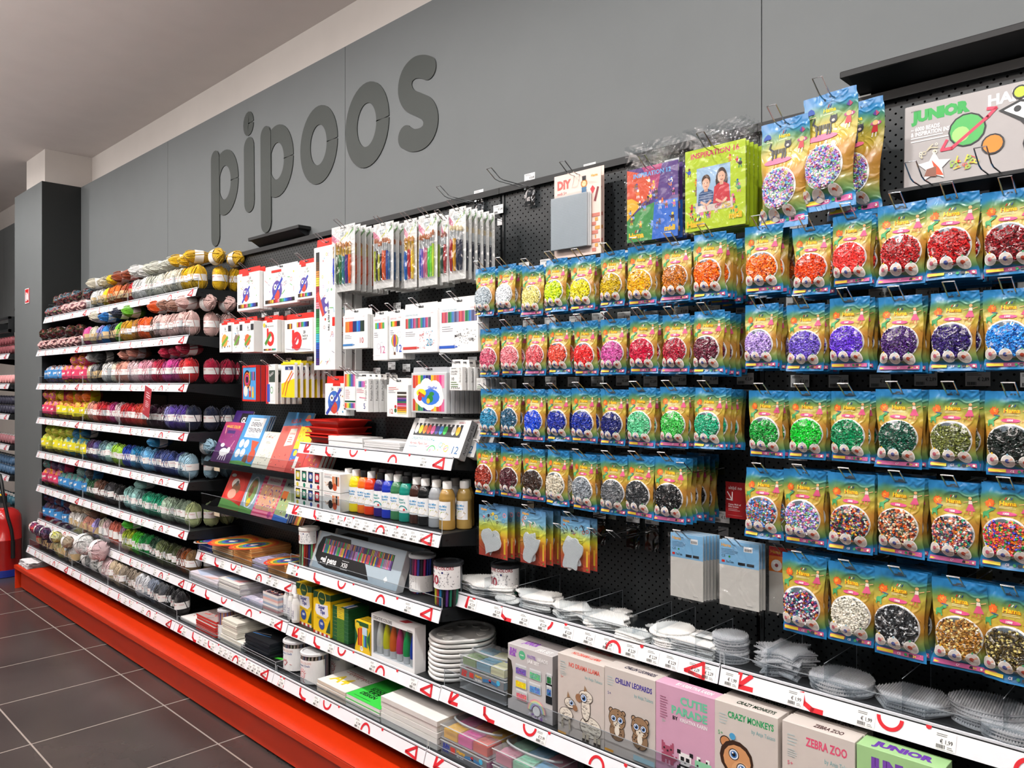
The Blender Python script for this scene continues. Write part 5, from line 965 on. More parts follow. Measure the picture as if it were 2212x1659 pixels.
def bred(F): F.rect(0, 0, 1, 1, 'c8261c'); F.disc(.5, .48, .4, 'd83a2c', .36); F.poly([(0, 0), (1, 0), (1, .12), (.5, .2), (0, .22)], '5f9a4a'); F.disc(.42, .62, .18, 'e8e4dc', .12); F.disc(.52, .5, .2, '8a5a3a', .14); F.disc(.42, .36, .2, 'dba08c', .12); F.disc(.5, .62, .07, '5a5450'); F.text('DIEREN', .55, .9, .05, '8a1410', 'c', .01, rot=.1); F.disc(.2, .8, .12, 'f0f0ec', .04)
def bgrey(F): F.rect(0, 0, 1, 1, '8fa8bc'); F.ring(.5, .48, .4, .06, 'dfe6ec', ry=.38); F.disc(.5, .5, .32, '7a9a5a', .3); F.disc(.5, .68, .2, '9a6a3a', .09); F.disc(.42, .5, .14, '7a4a28', .14); F.disc(.5, .25, .14, 'f0b81c', .1); F.poly([(0, 0), (1, 0), (1, .1), (0, .15)], '5f9a4a'); F.text('DE WEI', .5, .9, .06, '2a3a4a', 'c', .01, wmax=.6)
def bprin(F):
    F.rect(0, 0, 1, 1, 'e04a7a')
    for i in range(12): F.rect(0, i/12, 1, i/12+.04, 'e88aa0', up=(i == 0))
    F.rect(.2, .7, .85, .92, 'f4f0ec'); F.text('PRINSESSEN', .53, .77, .06, 'c83a6a', 'c', .02, wmax=.58); F.lines(.3, .88, .4, 1, .03, '8a8a8a'); F.rect(.08, .14, .95, .68, 'c89a7a'); F.scrib(5, .1, .16, .93, .66, 50, ['e8a0a0', 'd8403a', '3a5ab0', 'f0c86a', '5a9a4a', 'f4e0d0', '7a3a8a'], .05); F.disc(.82, .08, .08, 'b83a8a')
def bmach(F): F.rect(0, 0, 1, 1, 'c8d4c8'); F.text('MACHINES', .2, .72, .09, '1c2a3a', 'l', .02, wmax=.75); F.poly([(0, 0), (1, 0), (1, .08), (0, .12)], '2a6ac0'); F.rect(0, .12, 1, .6, '9ab07a'); F.rect(.08, .45, .45, .62, 'e8761c'); F.disc(.15, .44, .06, '2a2a2a'); F.disc(.38, .44, .06, '2a2a2a', up=0); F.scrib(6, .1, .14, .93, .42, 24, ['c8403a', '3a3a3a', 'e8b83a', 'e8e4dc'], .05); F.disc(.85, .14, .08, '2a3a8a')
def C5x(x0, x1, y): return at(*q5(x0, 500), y).x, at(*q5(x1, 500), y).x
LN = .42
def rackbook(label, xa, xb, z0, h_, col, draw, yb, n=1, lab2=None, t=.006):
    u0 = q5(xa, 0)[0]; u1 = q5(xb, 0)[0]; x0, x1 = at(u0, 900, yb).x, at(u1, 900, yb).x
    return book('picture_book', label, 'book', x0, x1-.003, z0, h_, LN, yb, t, col, draw, 'picture books in the racks', n, lab2)
rackbook('purple colouring book with white unicorn in the upper rack', 50, 195, 1.104, .215, '8a2470', bmagic, -.225, 1, 'purple unicorn colouring book, {} behind the front copy')
rackbook('blue drawing book with white title card and fox, upper rack', 195, 365, 1.104, .26, '3f93d0', bdier, -.22, 2, 'blue animal drawing book, {} behind the front copy')
rackbook('cream book with small plant drawings in the upper rack', 365, 485, 1.104, .18, 'e6e2d0', bcream, -.225, 1, 'cream plant-drawing book, {} behind the front copy')
rackbook('coral red book with small cream title card', 485, 622, 1.104, .215, 'e4665a', bcoral, -.225, 2, 'coral red book, {} behind the front copy')
rackbook('yellow and red children\'s book in the upper rack', 622, 735, 1.104, .22, 'c8403a', byel, -.225, 2, 'yellow and red children\'s book, {} behind the front copy')
rackbook('red activity book with green spine at the end of the upper rack', 735, 860, 1.104, .15, 'c8403a', lambda F: (F.rect(0, 0, 1, 1, 'cf4038'), F.scrib(4, .1, .1, .9, .9, 18, ['f4f0ec', 'f0c83a', '3a6ac0', 'e88aa0', '2a2a2a'], .06)), -.225, 3, 'green and black edged book, {} behind the red activity book', .014)
rackbook('tall blue book with red lettering behind the coral book', 500, 700, 1.12, .265, '4a98d0', bblue, -.165, 0)
rackbook('dark purple book with white capitals behind the unicorn colouring book', 110, 240, 1.12, .26, '3a1a6a', bgla, -.175, 0)
rackbook('red book with white dog, leftmost in the lower rack', 110, 262, .876, .215, 'c8261c', bred, -.225, 1, 'red dog book, {} behind the front copy')
rackbook('grey-blue book with brown horse and ducks in the lower rack', 262, 362, .876, .215, '8fa8bc', bgrey, -.225, 1, 'grey-blue horse book, {} behind the front copy')
rackbook('pink striped book of princess scenes in the lower rack', 362, 525, .876, .225, 'e04a7a', bprin, -.225, 2, 'pink princess book, {} behind the front copy')
rackbook('green machine search book with orange truck', 525, 640, .876, .225, '2a6ac0', bmach, -.225, 2, 'green machine search book, {} behind the front copy')
rackbook('orange striped book, last in the lower rack', 680, 735, .876, .16, 'd86a2c', lambda F: F.bars(0, 0, 1, 1, ['2a2a30', 'd86a2c', 'e8c83a']), -.22, 1, 'orange striped book, {} behind the last one')
# ---------------------------------------------------------------- things standing and lying on the shelves
q6, q7, q8 = q(6), q(7), q(8)
def ux(qq, x, y): return at(qq(x, 0)[0], 900, y).x
def pile(name, what, cat, qq, xa, xb, y, z, depth, t, n, col, draw=None, group=None, where='', edge=None, jit=.004, seed=1, gap=.0004, part='cover'):
    x0, x1 = ux(qq, xa, y), ux(qq, xb, y); R = random.Random(seed); out = []
    for i in range(n):
        m = MB(); w_ = x1-x0; m.box(0, w_, 0, depth, 0, t, edge or col, min(.001, t/4)); m.box(-.0002, w_+.0002, -.0002, depth+.0002, t-.0008, t+.0001, col)
        F = plane(m, (0, 0, t+.0001), (1, 0, 0), (0, 1, 0), w_, depth)
        if draw and i == n-1: draw(F)
        elif draw and edge is None: draw(F)
        o = m.build(name); o.location = (x0+R.uniform(-jit, jit), y+R.uniform(-jit, jit)*.6, z+.0006+i*(t+gap)); o.rotation_euler = (0, 0, R.uniform(-1, 1)*jit*2)
        pos = 'topmost' if i == n-1 else '%s down' % ORD[n-1-i]
        tag(o, '%s, %s in pile %s' % (what, pos, where) if n > 1 else '%s %s' % (what, where), cat, group or what+' pile'); out.append(o)
    return out
def rain(F): F.rect(0, 0, 1, 1, 'c87a3a'); [F.ring(.5, .3, .5-.07*i, .07, c, n=18, ry=.6-.08*i) for i, c in enumerate(['d8402c', 'e8762c', 'e8b83a', '5a9a5a', '3a6ab8', '4a3a8a'])]; F.disc(.5, .3, .1, 'e8e0d0'); F.rect(0, 0, .06, 1, 'b88a4a')
def rainb(F): F.rect(0, 0, 1, 1, '2a4aa0'); rain_ = [F.ring(.45, .3, .48-.07*i, .06, c, n=18, ry=.55-.08*i) for i, c in enumerate(['d8d4d0', 'e8762c', '3a9a6a', '8a5ab0'])]
A3 = (.632, -.235)
pile('drawing_pad', 'blue-edged rainbow drawing pad', 'drawing pad', q5, -45, 60, A3[1], A3[0], .2, .009, 5, '2a4aa0', rainb, where='at the left end of the shelf', edge='2c3f8c')
pile('drawing_pad', 'tan rainbow drawing pad', 'drawing pad', q5, 64, 222, A3[1], A3[0], .21, .0095, 7, 'c87a3a', rain, where='second from the left', edge='c9b48c', seed=2, jit=.006)
pile('drawing_pad', 'orange rainbow drawing pad', 'drawing pad', q5, 228, 368, A3[1], A3[0], .21, .0095, 8, 'c87a3a', rain, where='with black elastic edges', edge='d09a5a', seed=3, jit=.006)
pile('drawing_pad', 'silvery purple pad', 'drawing pad', q5, 382, 488, A3[1], A3[0], .16, .007, 6, 'a8a0c0', lambda F: F.scrib(4, 0, 0, 1, 1, 30, ['e8b0a0', '6a70b0', 'e8e0f0', '8a8aa0'], .1), where='between the rainbow pads', edge='b8b4c4', seed=4, jit=.008)
pile('drawing_pad', 'small orange rainbow pad', 'drawing pad', q5, 494, 640, A3[1], A3[0], .19, .0095, 6, 'c87a3a', rain, where='beside the pen tub', edge='d09a5a', seed=5)
def past(F): F.rect(0, 0, 1, 1, 'd8d0dc'); F.poly([(0, .2), (.4, 0), (1, .7), (.8, 1)], 'b8c4dc'); F.poly([(.5, 0), (.8, 0), (1, .3)], 'd8b0a8'); F.line([(.1, .9), (.9, .4)], .06, 'c8cfe0'); F.poly([(0, .6), (.2, 1), (.5, 1)], 'dcb8c0')
def past2(F): F.rect(0, 0, 1, 1, 'e4e2dc'); F.rect(.08, .1, .92, .9, 'c8c4cc'); F.poly([(.1, .12), (.5, .12), (.9, .8), (.6, .88)], '9ab0c8'); F.poly([(.5, .12), (.8, .12), (.9, .5)], 'c88a8a'); F.poly([(.1, .5), (.3, .88), (.5, .88)], '7a9a8a')
A4 = (.48, -.29)
pile('paper_pad', 'pastel patterned paper pad', 'paper pad', q6, 180, 392, A4[1], A4[0], .2, .0078, 6, 'd8d0dc', past, where='at the left end of the middle shelf', edge='dcdade')
pile('paper_pad', 'white-framed pastel paper pad', 'paper pad', q6, 402, 562, A4[1], A4[0], .2, .0085, 8, 'e4e2dc', past2, where='beside the pastel patterned pads', edge='c9c8c8', seed=2)
pile('paper_pad', 'thin lilac paper pad', 'paper pad', q6, 572, 736, A4[1], A4[0], .19, .006, 3, 'c0bcd0', lambda F: F.scrib(4, 0, 0, 1, 1, 26, ['e8e4f0', '8a90b8', 'd8b0c0'], .1), where='left of the origami cube', edge='c8c8d0', seed=3)
x0, x1 = ux(q6, 742, -.29), ux(q6, 856, -.29); m = MB()
for i in range(8): m.box(x0, x1, -.29, -.21, .4805+.011*i, .4805+.011*(i+1), ['e8dcd8', 'd8a0a0', 'e8e0dc', '9aaabf', 'e4dcd8', 'dcb0a8', 'a8b4c4', 'e8e0dc'][i])
F = plane(m, (x0, -.29, .5687), (1, 0, 0), (0, 1, 0), x1-x0, .08); F.rect(0, 0, 1, 1, '3a2a3a'); F.scrib(5, .05, .05, .95, .95, 26, ['e8b0a0', '8a6a8a', 'e8e0dc', 'c87a5a'], .08)
tag(m.build('origami_paper_block'), 'pastel striped cube of folding paper with dark floral top beside glue bottles', 'paper')
def bottle(name, loc, label, cat, prof, col, cap, caph, capr, bh, br, lab=None, group=None, nozzle=False, gl=.25):
    r = thing(name, loc, label, cat, group); m = MB(); m.lathe(prof, mat(col, gl, 0, .3), 24); m.build('bottle_body', r, True)
    m = MB(); m.lathe([(capr*.95, bh), (capr, bh+.001), (capr, bh+caph*.85), (capr*.92, bh+caph)], mat(cap, .35), 18)
    if nozzle: m.lathe([(capr*.5, bh+caph), (capr*.2, bh+caph+.03), (capr*.15, bh+caph+.034)], cap, 10)
    m.build('cap', r, True)
    if lab:
        m = MB(); z0, z1, fn = lab; a = 1.25; V = [((br+.0004)*math.cos(-math.pi/2-a+2*a*i/10), (br+.0004)*math.sin(-math.pi/2-a+2*a*i/10), z) for z in (z0, z1) for i in range(11)]
        m.add(V, [(i, i+1, 12+i, 11+i) for i in range(10)], 'f0f1f2'); F = cyf(m, br+.0004, -math.pi/2-a, -math.pi/2+a, z0, z1); fn(F); m.build('label', r)
    return r
for i, (x, l) in enumerate(((888, 'leftmost of the three'), (938, 'middle of the three'), (990, 'rightmost of the three, by the yellow boxes'))):
    X = ux(q6, x, -.28); R_ = .019
    bottle('glue_bottle', (X, -.275+.012*(2-i), .4805), 'white craft glue bottle with pointed nozzle, '+l, 'glue', [(.017, 0), (R_, .004), (R_, .085), (.013, .1), (.009, .102)], 'e2e2df', 'f4f4f2', .018, .012, .1, R_, (.012, .08, lambda F: (F.text('KIDS GLUE', .7, .1, .3, '8a8aa0', 'l', .02, rot=math.pi/2, wmax=.7), F.rect(0, 0, .2, 1, '3a3a80'))), 'glue bottles', True)
Z0 = .2856
pile('note_sheet_set', 'white sheet set with red print', 'paper', q6, 105, 225, -.34, Z0, .22, .006, 3, 'e8e6e4', lambda F: F.scrib(2, .1, .1, .9, .9, 12, ['c83a3a', '8a8a90'], .06), where='behind the black yarn')
pile('red_sketch_set', 'red-edged sketch set', 'sketch set', q6, 230, 380, -.345, Z0, .17, .011, 6, 'b8a8a4', lambda F: (F.rect(0, 0, 1, 1, 'a89894'), F.scrib(3, .05, .05, .95, .95, 18, ['c8261c', '6a5a5a', 'e8dcd8', 'd8403a'], .09)), where='left of the pen jar', edge='c82a22', seed=7, jit=.006, gap=.002)
def penjar(x, y, z, R_, H, name, label, cat, cols, lid, lab, seed, capc=None, pcols=None, handle=False, group=None):
    r = thing(name, (x, y, z), label, cat, group); n = 22
    for i in range(n):
        a = 2*math.pi*i/n; m = MB(); c = cols[i % len(cols)]; rr = R_-.007
        m.tube([(rr*math.cos(a), rr*math.sin(a), .004), (rr*math.cos(a+.12), rr*math.sin(a+.12), H*.93)], .0045, mat(c, .3), 6); m.build('pen', r)
    m = MB(); m.lathe([(R_, .0), (R_+.0005, .003), (R_+.0005, H*.95)], CLEAR(), 28); m.F = m.F[:-2]; m.fm = m.fm[:-2]; m.build('clear_drum', r, True)
    m = MB(); m.lathe([(R_+.002, H*.93), (R_+.0035, H*.94), (R_+.003, H), (R_*.9, H+.002), (R_*.88, H-.003)], mat(lid, .3), 28); m.build('lid', r, True)
    z0, z1, fn = lab; m = MB(); F = cyf(m, R_+.001, -math.pi-.2, .2, z0*H, z1*H)
    V = [((R_+.0012)*math.cos(-math.pi-.2+(math.pi+.4)*i/20), (R_+.0012)*math.sin(-math.pi-.2+(math.pi+.4)*i/20), zz) for zz in (z0*H, z1*H) for i in range(21)]
    m.add(V, [(i, i+1, 22+i, 21+i) for i in range(20)], 'f1f1f0'); fn(F); m.build('paper_wrap', r)
    if handle: m = MB(); m.tube([(-R_, -.01, H*.85), (-R_-.03, -.015, H*.75), (-R_-.034, -.015, H*.5), (-R_-.02, -.012, H*.3), (-R_, -.01, H*.25)], .004, mat('d8dadc', .1, 0, 0, 'film'), 6); m.build('handle', r, True)
    return r
penjar(ux(q6, 455, -.3), -.3, Z0, .035, .135, 'pencil_drum', 'clear drum of coloured pencils with white wrap behind the patterned white books', 'pencils', ['c87a5a', '7a6aa8', 'e8b07a', 'b8a0c8'], 'c8c8cc', (0, .5, lambda F: F.scrib(2, .2, .1, .8, .9, 10, ['c83a3a', '8a8a90'], .04)), 1)
penjar(ux(q6, 560, -.25), -.24, Z0, .035, .13, 'pencil_drum', 'shaded drum of brown pencils standing behind the clear pencil drum', 'pencils', ['8a5a3a', 'a87a5a', '6a4a4a'], 'a0a0a4', (0, .4, lambda F: None), 2)
def letters(F):
    F.rect(0, 0, 1, 1, 'dedbd0')
    for i, (x, y) in enumerate([(.1, .2), (.2, .5), (.3, .75), (.45, .25), (.5, .6), (.65, .8), (.75, .4), (.85, .65)]): F.rect(x, y, x+.09, y+.17, '15161a', up=(i == 0)); F.rect(x+.09, y+.05, x+.13, y+.1, '15161a', 0)
pile('notebook', 'wide cream notebook', 'notebook', q6, 412, 588, -.35, Z0, .22, .0125, 3, 'e6e3da', None, where='under the letter notebooks', edge='d6d3c8')
pile('notebook', 'cream notebook with black letter blocks', 'notebook', q6, 428, 542, -.345, Z0+.042, .19, .0115, 6, 'dedbd0', letters, where='beside the pencil drum', edge='d9d6ca', seed=4, jit=.003)
pile('black_paper_pad', 'black paper pad with blue bands', 'paper pad', q6, 604, 790, -.335, Z0+.022, .175, .0085, 7, '15171c', lambda F: (F.line([(.05, .2), (.6, .3)], .02, '3a7ac0'), F.rect(.4, .4, .7, .6, '0a0b0e'), F.line([(.05, .25), (.5, .4)], .008, 'd8d8e0')), where='left of the chalk buckets', edge='101622', seed=6, jit=.01)
pile('black_paper_pad', 'black pad with neon green stripe', 'paper pad', q6, 730, 832, -.35, Z0, .19, .009, 2, '0f1210', lambda F: (F.poly([(.3, .2), (.9, .3), (.9, .42), (.35, .3)], '4ad03a'), F.rect(.5, .4, .7, .55, 'a8a870')), where='in front of the chalk buckets', edge='0c0e0c', seed=8)
def tray(xa, xb, lab):
    m = MB(); x0, x1 = ux(q6, xa, -.36), ux(q6, xb, -.36)
    for a in ((x0, x1, -.362, -.36), (x0, x1, -.15, -.148), (x0, x0+.002, -.362, -.148), (x1-.002, x1, -.362, -.148)): m.box(a[0], a[1], a[2], a[3], .286, .325, CLEAR())
    for p_, q_ in (((x0, -.361), (x1, -.361)), ((x1, -.361), (x1, -.149)), ((x0, -.361), (x0, -.149))): m.tube([(p_[0], p_[1], .325), (q_[0], q_[1], .325)], .0012, mat('b0b5ba', .2), 4)
    m.tube([(x1, -.361, .286), (x1, -.361, .325)], .0012, mat('b0b5ba', .2), 4); tag(m.build('clear_tray'), lab, 'tray')
tray(575, 842, 'clear plastic tray around the black pads on the bottom shelf')
def chalkl(h):
    def d(F):
        F.text('CREATIVE COLORS', .5, .84, .09, 'c88a80', 'c', wmax=.42); F.text('Pavement Chalk', .5, .72, .09, '3a5a9a', 'c', .01, wmax=.42); F.text('20 pcs', .38, .6, .08, '3a5a9a', 'c', wmax=.2)
        if h: F.line([(.5, .2), (.42, .38), (.46, .48), (.5, .42), (.54, .48), (.58, .38), (.5, .2)], .012, 'c8505a'); F.ring(.5, .35, .05, .008, 'c8505a'); [F.line([(.36+.28*i, .3), (.32+.36*i, .28)], .01, 'c8505a', 0) for i in (0, 1)]
        else:
            F.ring(.5, .36, .075, .012, 'c83a4a', n=18); F.disc(.48, .4, .008, 'c83a4a'); F.disc(.53, .4, .008, 'c83a4a', up=0); F.ring(.5, .36, .04, .008, 'c83a4a', a0=math.pi, a1=2*math.pi, n=8)
            [F.line([(.5+.08*math.cos(a), .36+.2*math.sin(a)), (.5+.11*math.cos(a), .36+.29*math.sin(a))], .009, 'c83a4a', 0) for a in (.4, .8, 1.2, 1.6, 2.0, 2.4)]; F.line([(.47, .18), (.45, .06), (.42, .06)], .01, 'c83a4a', 0); F.line([(.53, .18), (.54, .06), (.57, .06)], .01, 'c83a4a', 0); F.line([(.42, .34), (.37, .38)], .01, 'c83a4a', 0)
    return d
CH = ['c8b0a0', '8a90a8', 'b89aa8', 'a8a890', 'd0c0b0']
penjar(ux(q6, 965, -.3), -.275, Z0, .056, .125, 'chalk_bucket', 'clear chalk bucket with handle and heart drawing', 'chalk', CH, 'd4d6d8', (.05, .8, chalkl(1)), 3, handle=True, group='chalk buckets')
penjar(ux(q6, 1135, -.305), -.3, Z0, .056, .125, 'chalk_bucket', 'clear chalk bucket with red smiling sun child drawing, frontmost', 'chalk', CH, 'd4d6d8', (.05, .8, chalkl(0)), 4, group='chalk buckets')
penjar(ux(q6, 1290, -.22), -.17, Z0, .056, .125, 'chalk_bucket', 'shaded chalk bucket behind the A4 pad', 'chalk', CH, 'd4d6d8', (.05, .8, chalkl(0)), 5, group='chalk buckets')
# bottom shelf, right half
def a4(F): F.rect(0, 0, 1, 1, 'eae9e4'); F.text('A4', .15, .12, .2, 'e8d02a', 'l', .03, wmax=.6); F.text('Designpad', .95, .38, .09, '8a6a64', 'r', rot=0, wmax=.7); F.lines(.1, .45, .7, 2, .04, 'c86a6a', .3)
def green(F):
    F.rect(0, 0, 1, 1, '3ed24a'); R = random.Random(4)
    for j, t in enumerate(('SCOOP', 'JUICE', 'DESIGN')): F.text(t, .38, .28-j*.08, .065, '14301a', 'c', .04, wmax=.45)
    F.rect(.14, .355, .62, .362, '14301a'); F.rect(.14, .05, .62, .057, '14301a', 0)
pile('drawing_pad', 'white pad with yellow A4 print', 'drawing pad', q6, 1158, 1376, -.352, Z0, .3, .0135, 3, 'eae9e4', a4, where='right of the chalk buckets', edge='d9c9b8', gap=.003)
pile('drawing_pad', 'bright green covered pad', 'drawing pad', q6, 1380, 1640, -.352, Z0, .3, .0145, 3, '3ed24a', green, where='between the A4 pad and canvases', edge='e6e2de', gap=.0015)
pile('blank_canvas', 'blank white stretched canvas', 'canvas', q6, 1652, 2085, -.35, Z0, .32, .018, 5, 'e9e8e4', None, where='at the end of the bottom shelf', edge='dfdeda', gap=.002, jit=.003)
# red trays and canvases on the upper shelf
ZB = 1.2455
def tray_red(x0, x1, y0, y1, z, h_, label):
    m = MB(); e = .018; V = [(x0+e, y0+e, z), (x1-e, y0+e, z), (x1-e, y1-e, z), (x0+e, y1-e, z), (x0, y0, z+h_), (x1, y0, z+h_), (x1, y1, z+h_), (x0, y1, z+h_), (x0-.008, y0-.008, z+h_), (x1+.008, y0-.008, z+h_), (x1+.008, y1+.008, z+h_), (x0-.008, y1+.008, z+h_), (x0-.008, y0-.008, z+h_-.005), (x1+.008, y0-.008, z+h_-.005), (x1+.008, y1+.008, z+h_-.005), (x0-.008, y1+.008, z+h_-.005)]
    F_ = [(0, 3, 2, 1)]+[(i, (i+1) % 4, 4+(i+1) % 4, 4+i) for i in range(4)]+[(4+i, 4+(i+1) % 4, 8+(i+1) % 4, 8+i) for i in range(4)]+[(8+i, 8+(i+1) % 4, 12+(i+1) % 4, 12+i) for i in range(4)]
    m.add(V, F_, mat('cf2a20', .3, 0, .2)); return tag(m.build('paint_tray'), label, 'tray', 'red paint trays')
xa, xb = ux(q5, 870, -.2), ux(q5, 985, -.2)
for i, l in enumerate(('bottom red paint tray, fourth from the top of the stack', 'red paint tray, third from the top of the stack', 'red paint tray, second from the top of the stack', 'topmost red paint tray above the white canvases')):
    tray_red(xa-.07, xa+.16, -.2, -.04, ZB+(.001, .014, .036, .066)[i], (.03, .03, .034, .034)[i], l)
pile('canvas_pack', 'white canvas pack with dark triangle', 'canvas', q5, 962, 1225, -.225, ZB, .1, .019, 2, 'efefee', lambda F: (F.poly([(.7, .0), (.85, .0), (.85, .3)], '2a2a3a'), F.line([(.1, .6), (.6, .5)], .01, 'c86a6a')), where='in front of the red trays')
pile('canvas_pack', 'thin white canvas board', 'canvas', q5, 1235, 1512, -.235, ZB, .15, .0075, 4, 'f0f0ef', None, where='left of the acrylic paint set', edge='dcdcdc', gap=.001)
def acryl(F):
    F.rect(.08, .52, .9, .86, '20242a'); cs = ['e8e8e4', 'f0e02c', 'f08a1c', 'd83a2c', 'e85aa0', '3a3a90', '3a8ad0', '2ac04a', '15161a', 'c8c8c4', 'e8b82c']
    for i, c in enumerate(cs): x = .12+.072*i; F.disc(x, .7, .034, c, .13, up=(i == 0)); F.rect(x-.015, .8, x+.015, .86, 'e8e8e8', 0)
    F.text('CREATIVE COLORS', .08, .4, .075, '3a8a9a', wmax=.42); F.text('Acrylic Paint Set', .08, .27, .075, 'd8505a', wmax=.38); F.lines(.08, .2, .2, 1, .05, '8aa0b0'); F.ring(.5, .12, .07, .012, '4ac06a', a0=.3, a1=3.2); F.ring(.63, .3, .03, .006, '5ab8c0'); F.ring(.74, .22, .04, .01, 'e8c84a'); F.scrib(5, .4, .08, .85, .42, 14, ['e87a9a', '5ab8c0', 'e8c84a'], .02); F.text('12', .95, .1, .2, '2a6aa0', 'r'); F.text('panduro', .92, .9, .05, 'b03a4a', 'r')
for i, l in enumerate(('white acrylic paint set of twelve leaning on the shelf, frontmost', 'white acrylic paint set, second behind the front one', 'white acrylic paint set, third and rearmost')):
    x0, x1 = ux(q5, 1528, -.24), ux(q5, 1965, -.24); yy = -.24+.058*i
    r = thing('acrylic_paint_set', (x0+.012*i, yy, ZB), l, 'paint', 'acrylic paint sets'); r.rotation_euler = (-.45, 0, 0); w_ = x1-x0
    m = MB(); m.box(0, w_, 0, .03, 0, .142, 'f2f2f1', .0015); F = plane(m, (0, -.0001, 0), (1, 0, 0), (0, 0, 1), w_, .142); acryl(F)
    G = plane(m, (w_+.0001, 0, 0), (0, 1, 0), (0, 0, 1), .03, .142); G.rect(0, 0, 1, 1, '8f9092'); G.text('Acrylic Paint Set', .72, .12, .085, '2a2a2c', 'l', .01, rot=math.pi/2); m.build('carton', r)
# paint bottle shelf
Z2 = .9905
def fing(F):
    F.rect(0, 0, 1, 1, 'eeeeea')
    for i, c in enumerate(['d8c83a', '2a8a6a', '2a4a9a', 'c82a3a']): F.rect(.05+.24*i, .3, .22+.24*i, .92, '1c2028', up=(i == 0)); F.rect(.065+.24*i, .4, .205+.24*i, .85, c, up=(i == 0)); F.disc(.135+.24*i, .65, .05, 'e0ded8', up=0); F.disc(.12+.26*i, .12, .045, c, up=0)
def fing2(F): F.rect(0, 0, 1, 1, 'efefec'); F.text('CREATIVE COLORS', .08, .88, .06, 'b03a4a', wmax=.5); F.lines(.08, .8, .5, 2, .06, '3a3a50'); F.bars(.55, .35, .95, .85, ['e07a3a', 'd8a07a', '1c1c1c', 'e0906a']); F.disc(.45, .35, .14, '2a2020'); F.disc(.7, .28, .12, 'c8502c'); F.scrib(6, .1, .1, .9, .5, 14, ['2a2a2a', 'd07a4a', 'e8c0a0'], .05)
for j in range(2):
    for k, (xa_, xb_, fn, nm) in enumerate(((700, 905, fing, 'white box of four finger paint pots'), (920, 1052, fing2, 'white box of skin tone finger paints'))):
        x0, x1 = ux(q5, xa_, -.285), ux(q5, xb_, -.285); w_ = x1-x0
        m = MB(); m.box(0, w_, 0, .09, 0, .074, 'ececea', .001); F = plane(m, (0, -.0001, 0), (1, 0, 0), (0, 0, 1), w_, .074); fn(F); G = plane(m, (0, 0, .0741), (1, 0, 0), (0, 1, 0), w_, .09); G.scrib(2, .1, .1, .9, .9, 8, ['b8b8b8', '3a3a3a', '7ab86a'], .05)
        o = m.build('finger_paint_box'); o.location = (x0, -.285, Z2+.076*j); tag(o, '%s, %s of its pair' % (nm, ('lower', 'upper')[j]), 'paint', nm+'es')
def plab(t1, glit=False):
    def d(F):
        F.lines(.12, .93, .7, 1, .04, 'd88a9a'); F.text('Glitter' if glit else 'Ready Mix', .5, .7, .12, '3a9ad0' if not glit else '3aa0a0', 'c', .02, wmax=.8); F.text('Tempera', .5, .55, .12, '3a9ad0' if not glit else '3aa0a0', 'c', .02, wmax=.7); F.text('250ml', .25, .42, .07, 'd87a5a', 'c')
        if glit: F.ring(.6, .1, .3, .05, '3aa0a0', a0=.2, a1=2.6, n=12); F.disc(.72, .18, .06, 'd03a3a')
        else: F.poly([(.1, .1), (.3, .1), (.7, .45), (.5, .45)], 'c8dc5a'); F.poly([(.5, .1), (.7, .1), (.9, .35), (.8, .4)], 'd8c8a0'); F.line([(.1, .15), (.8, .42)], .06, '22262c')
    return d
BP = [(.025, 0), (.029, .004), (.029, .03), (.028, .034), (.028, .1), (.029, .104), (.029, .112), (.027, .116), (.0275, .12), (.02, .138), (.014, .143)]
bots = [(1100, 'e4e8ea', 'f2f2f0', 'clear white'), (1162, 'ecd81c', 'f2f2f0', 'yellow'), (1222, 'e8701c', '1a1a1c', 'orange'), (1280, 'e03a14', 'f2f2f0', 'red-orange'), (1348, '2c1f74', '1a1a1c', 'violet glitter'), (1415, '1f38b8', 'f2f2f0', 'blue'), (1478, '3c7a50', 'f2f2f0', 'green'), (1550, '168a7a', '1a1a1c', 'teal glitter'),
        (1625, '3c2018', 'f2f2f0', 'brown'), (1695, '131415', 'f2f2f0', 'black'), (1775, '9a9ea2', 'f2f2f0', 'silver'), (1862, 'a88442', 'f2f2f0', 'gold')]
for i, (x, c, cp, nm) in enumerate(bots):
    X = ux(q5, x, -.232)
    bottle('paint_bottle', (X, -.22-.003*(i % 2), Z2), '%s paint bottle with %s cap, in the front row of paint bottles' % (nm, 'white' if cp[0] == 'f' else 'black'), 'paint bottle', BP, c, cp, .026, .0165, .142, .028, (.035, .1, plab(0, 'glitter' in nm)), 'paint bottles')
    if i > 0:
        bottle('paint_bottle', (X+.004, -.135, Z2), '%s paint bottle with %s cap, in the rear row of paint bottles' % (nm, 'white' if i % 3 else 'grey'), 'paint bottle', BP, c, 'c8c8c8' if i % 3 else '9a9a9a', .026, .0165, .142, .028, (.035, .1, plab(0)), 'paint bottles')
bottle('paint_bottle', (ux(q5, 1960, -.2), -.17, Z2), 'second gold paint bottle at the right end, set back from the front row', 'paint bottle', BP, 'a08448', 'f2f2f0', .026, .0165, .142, .028, (.035, .1, plab(0)), 'paint bottles')
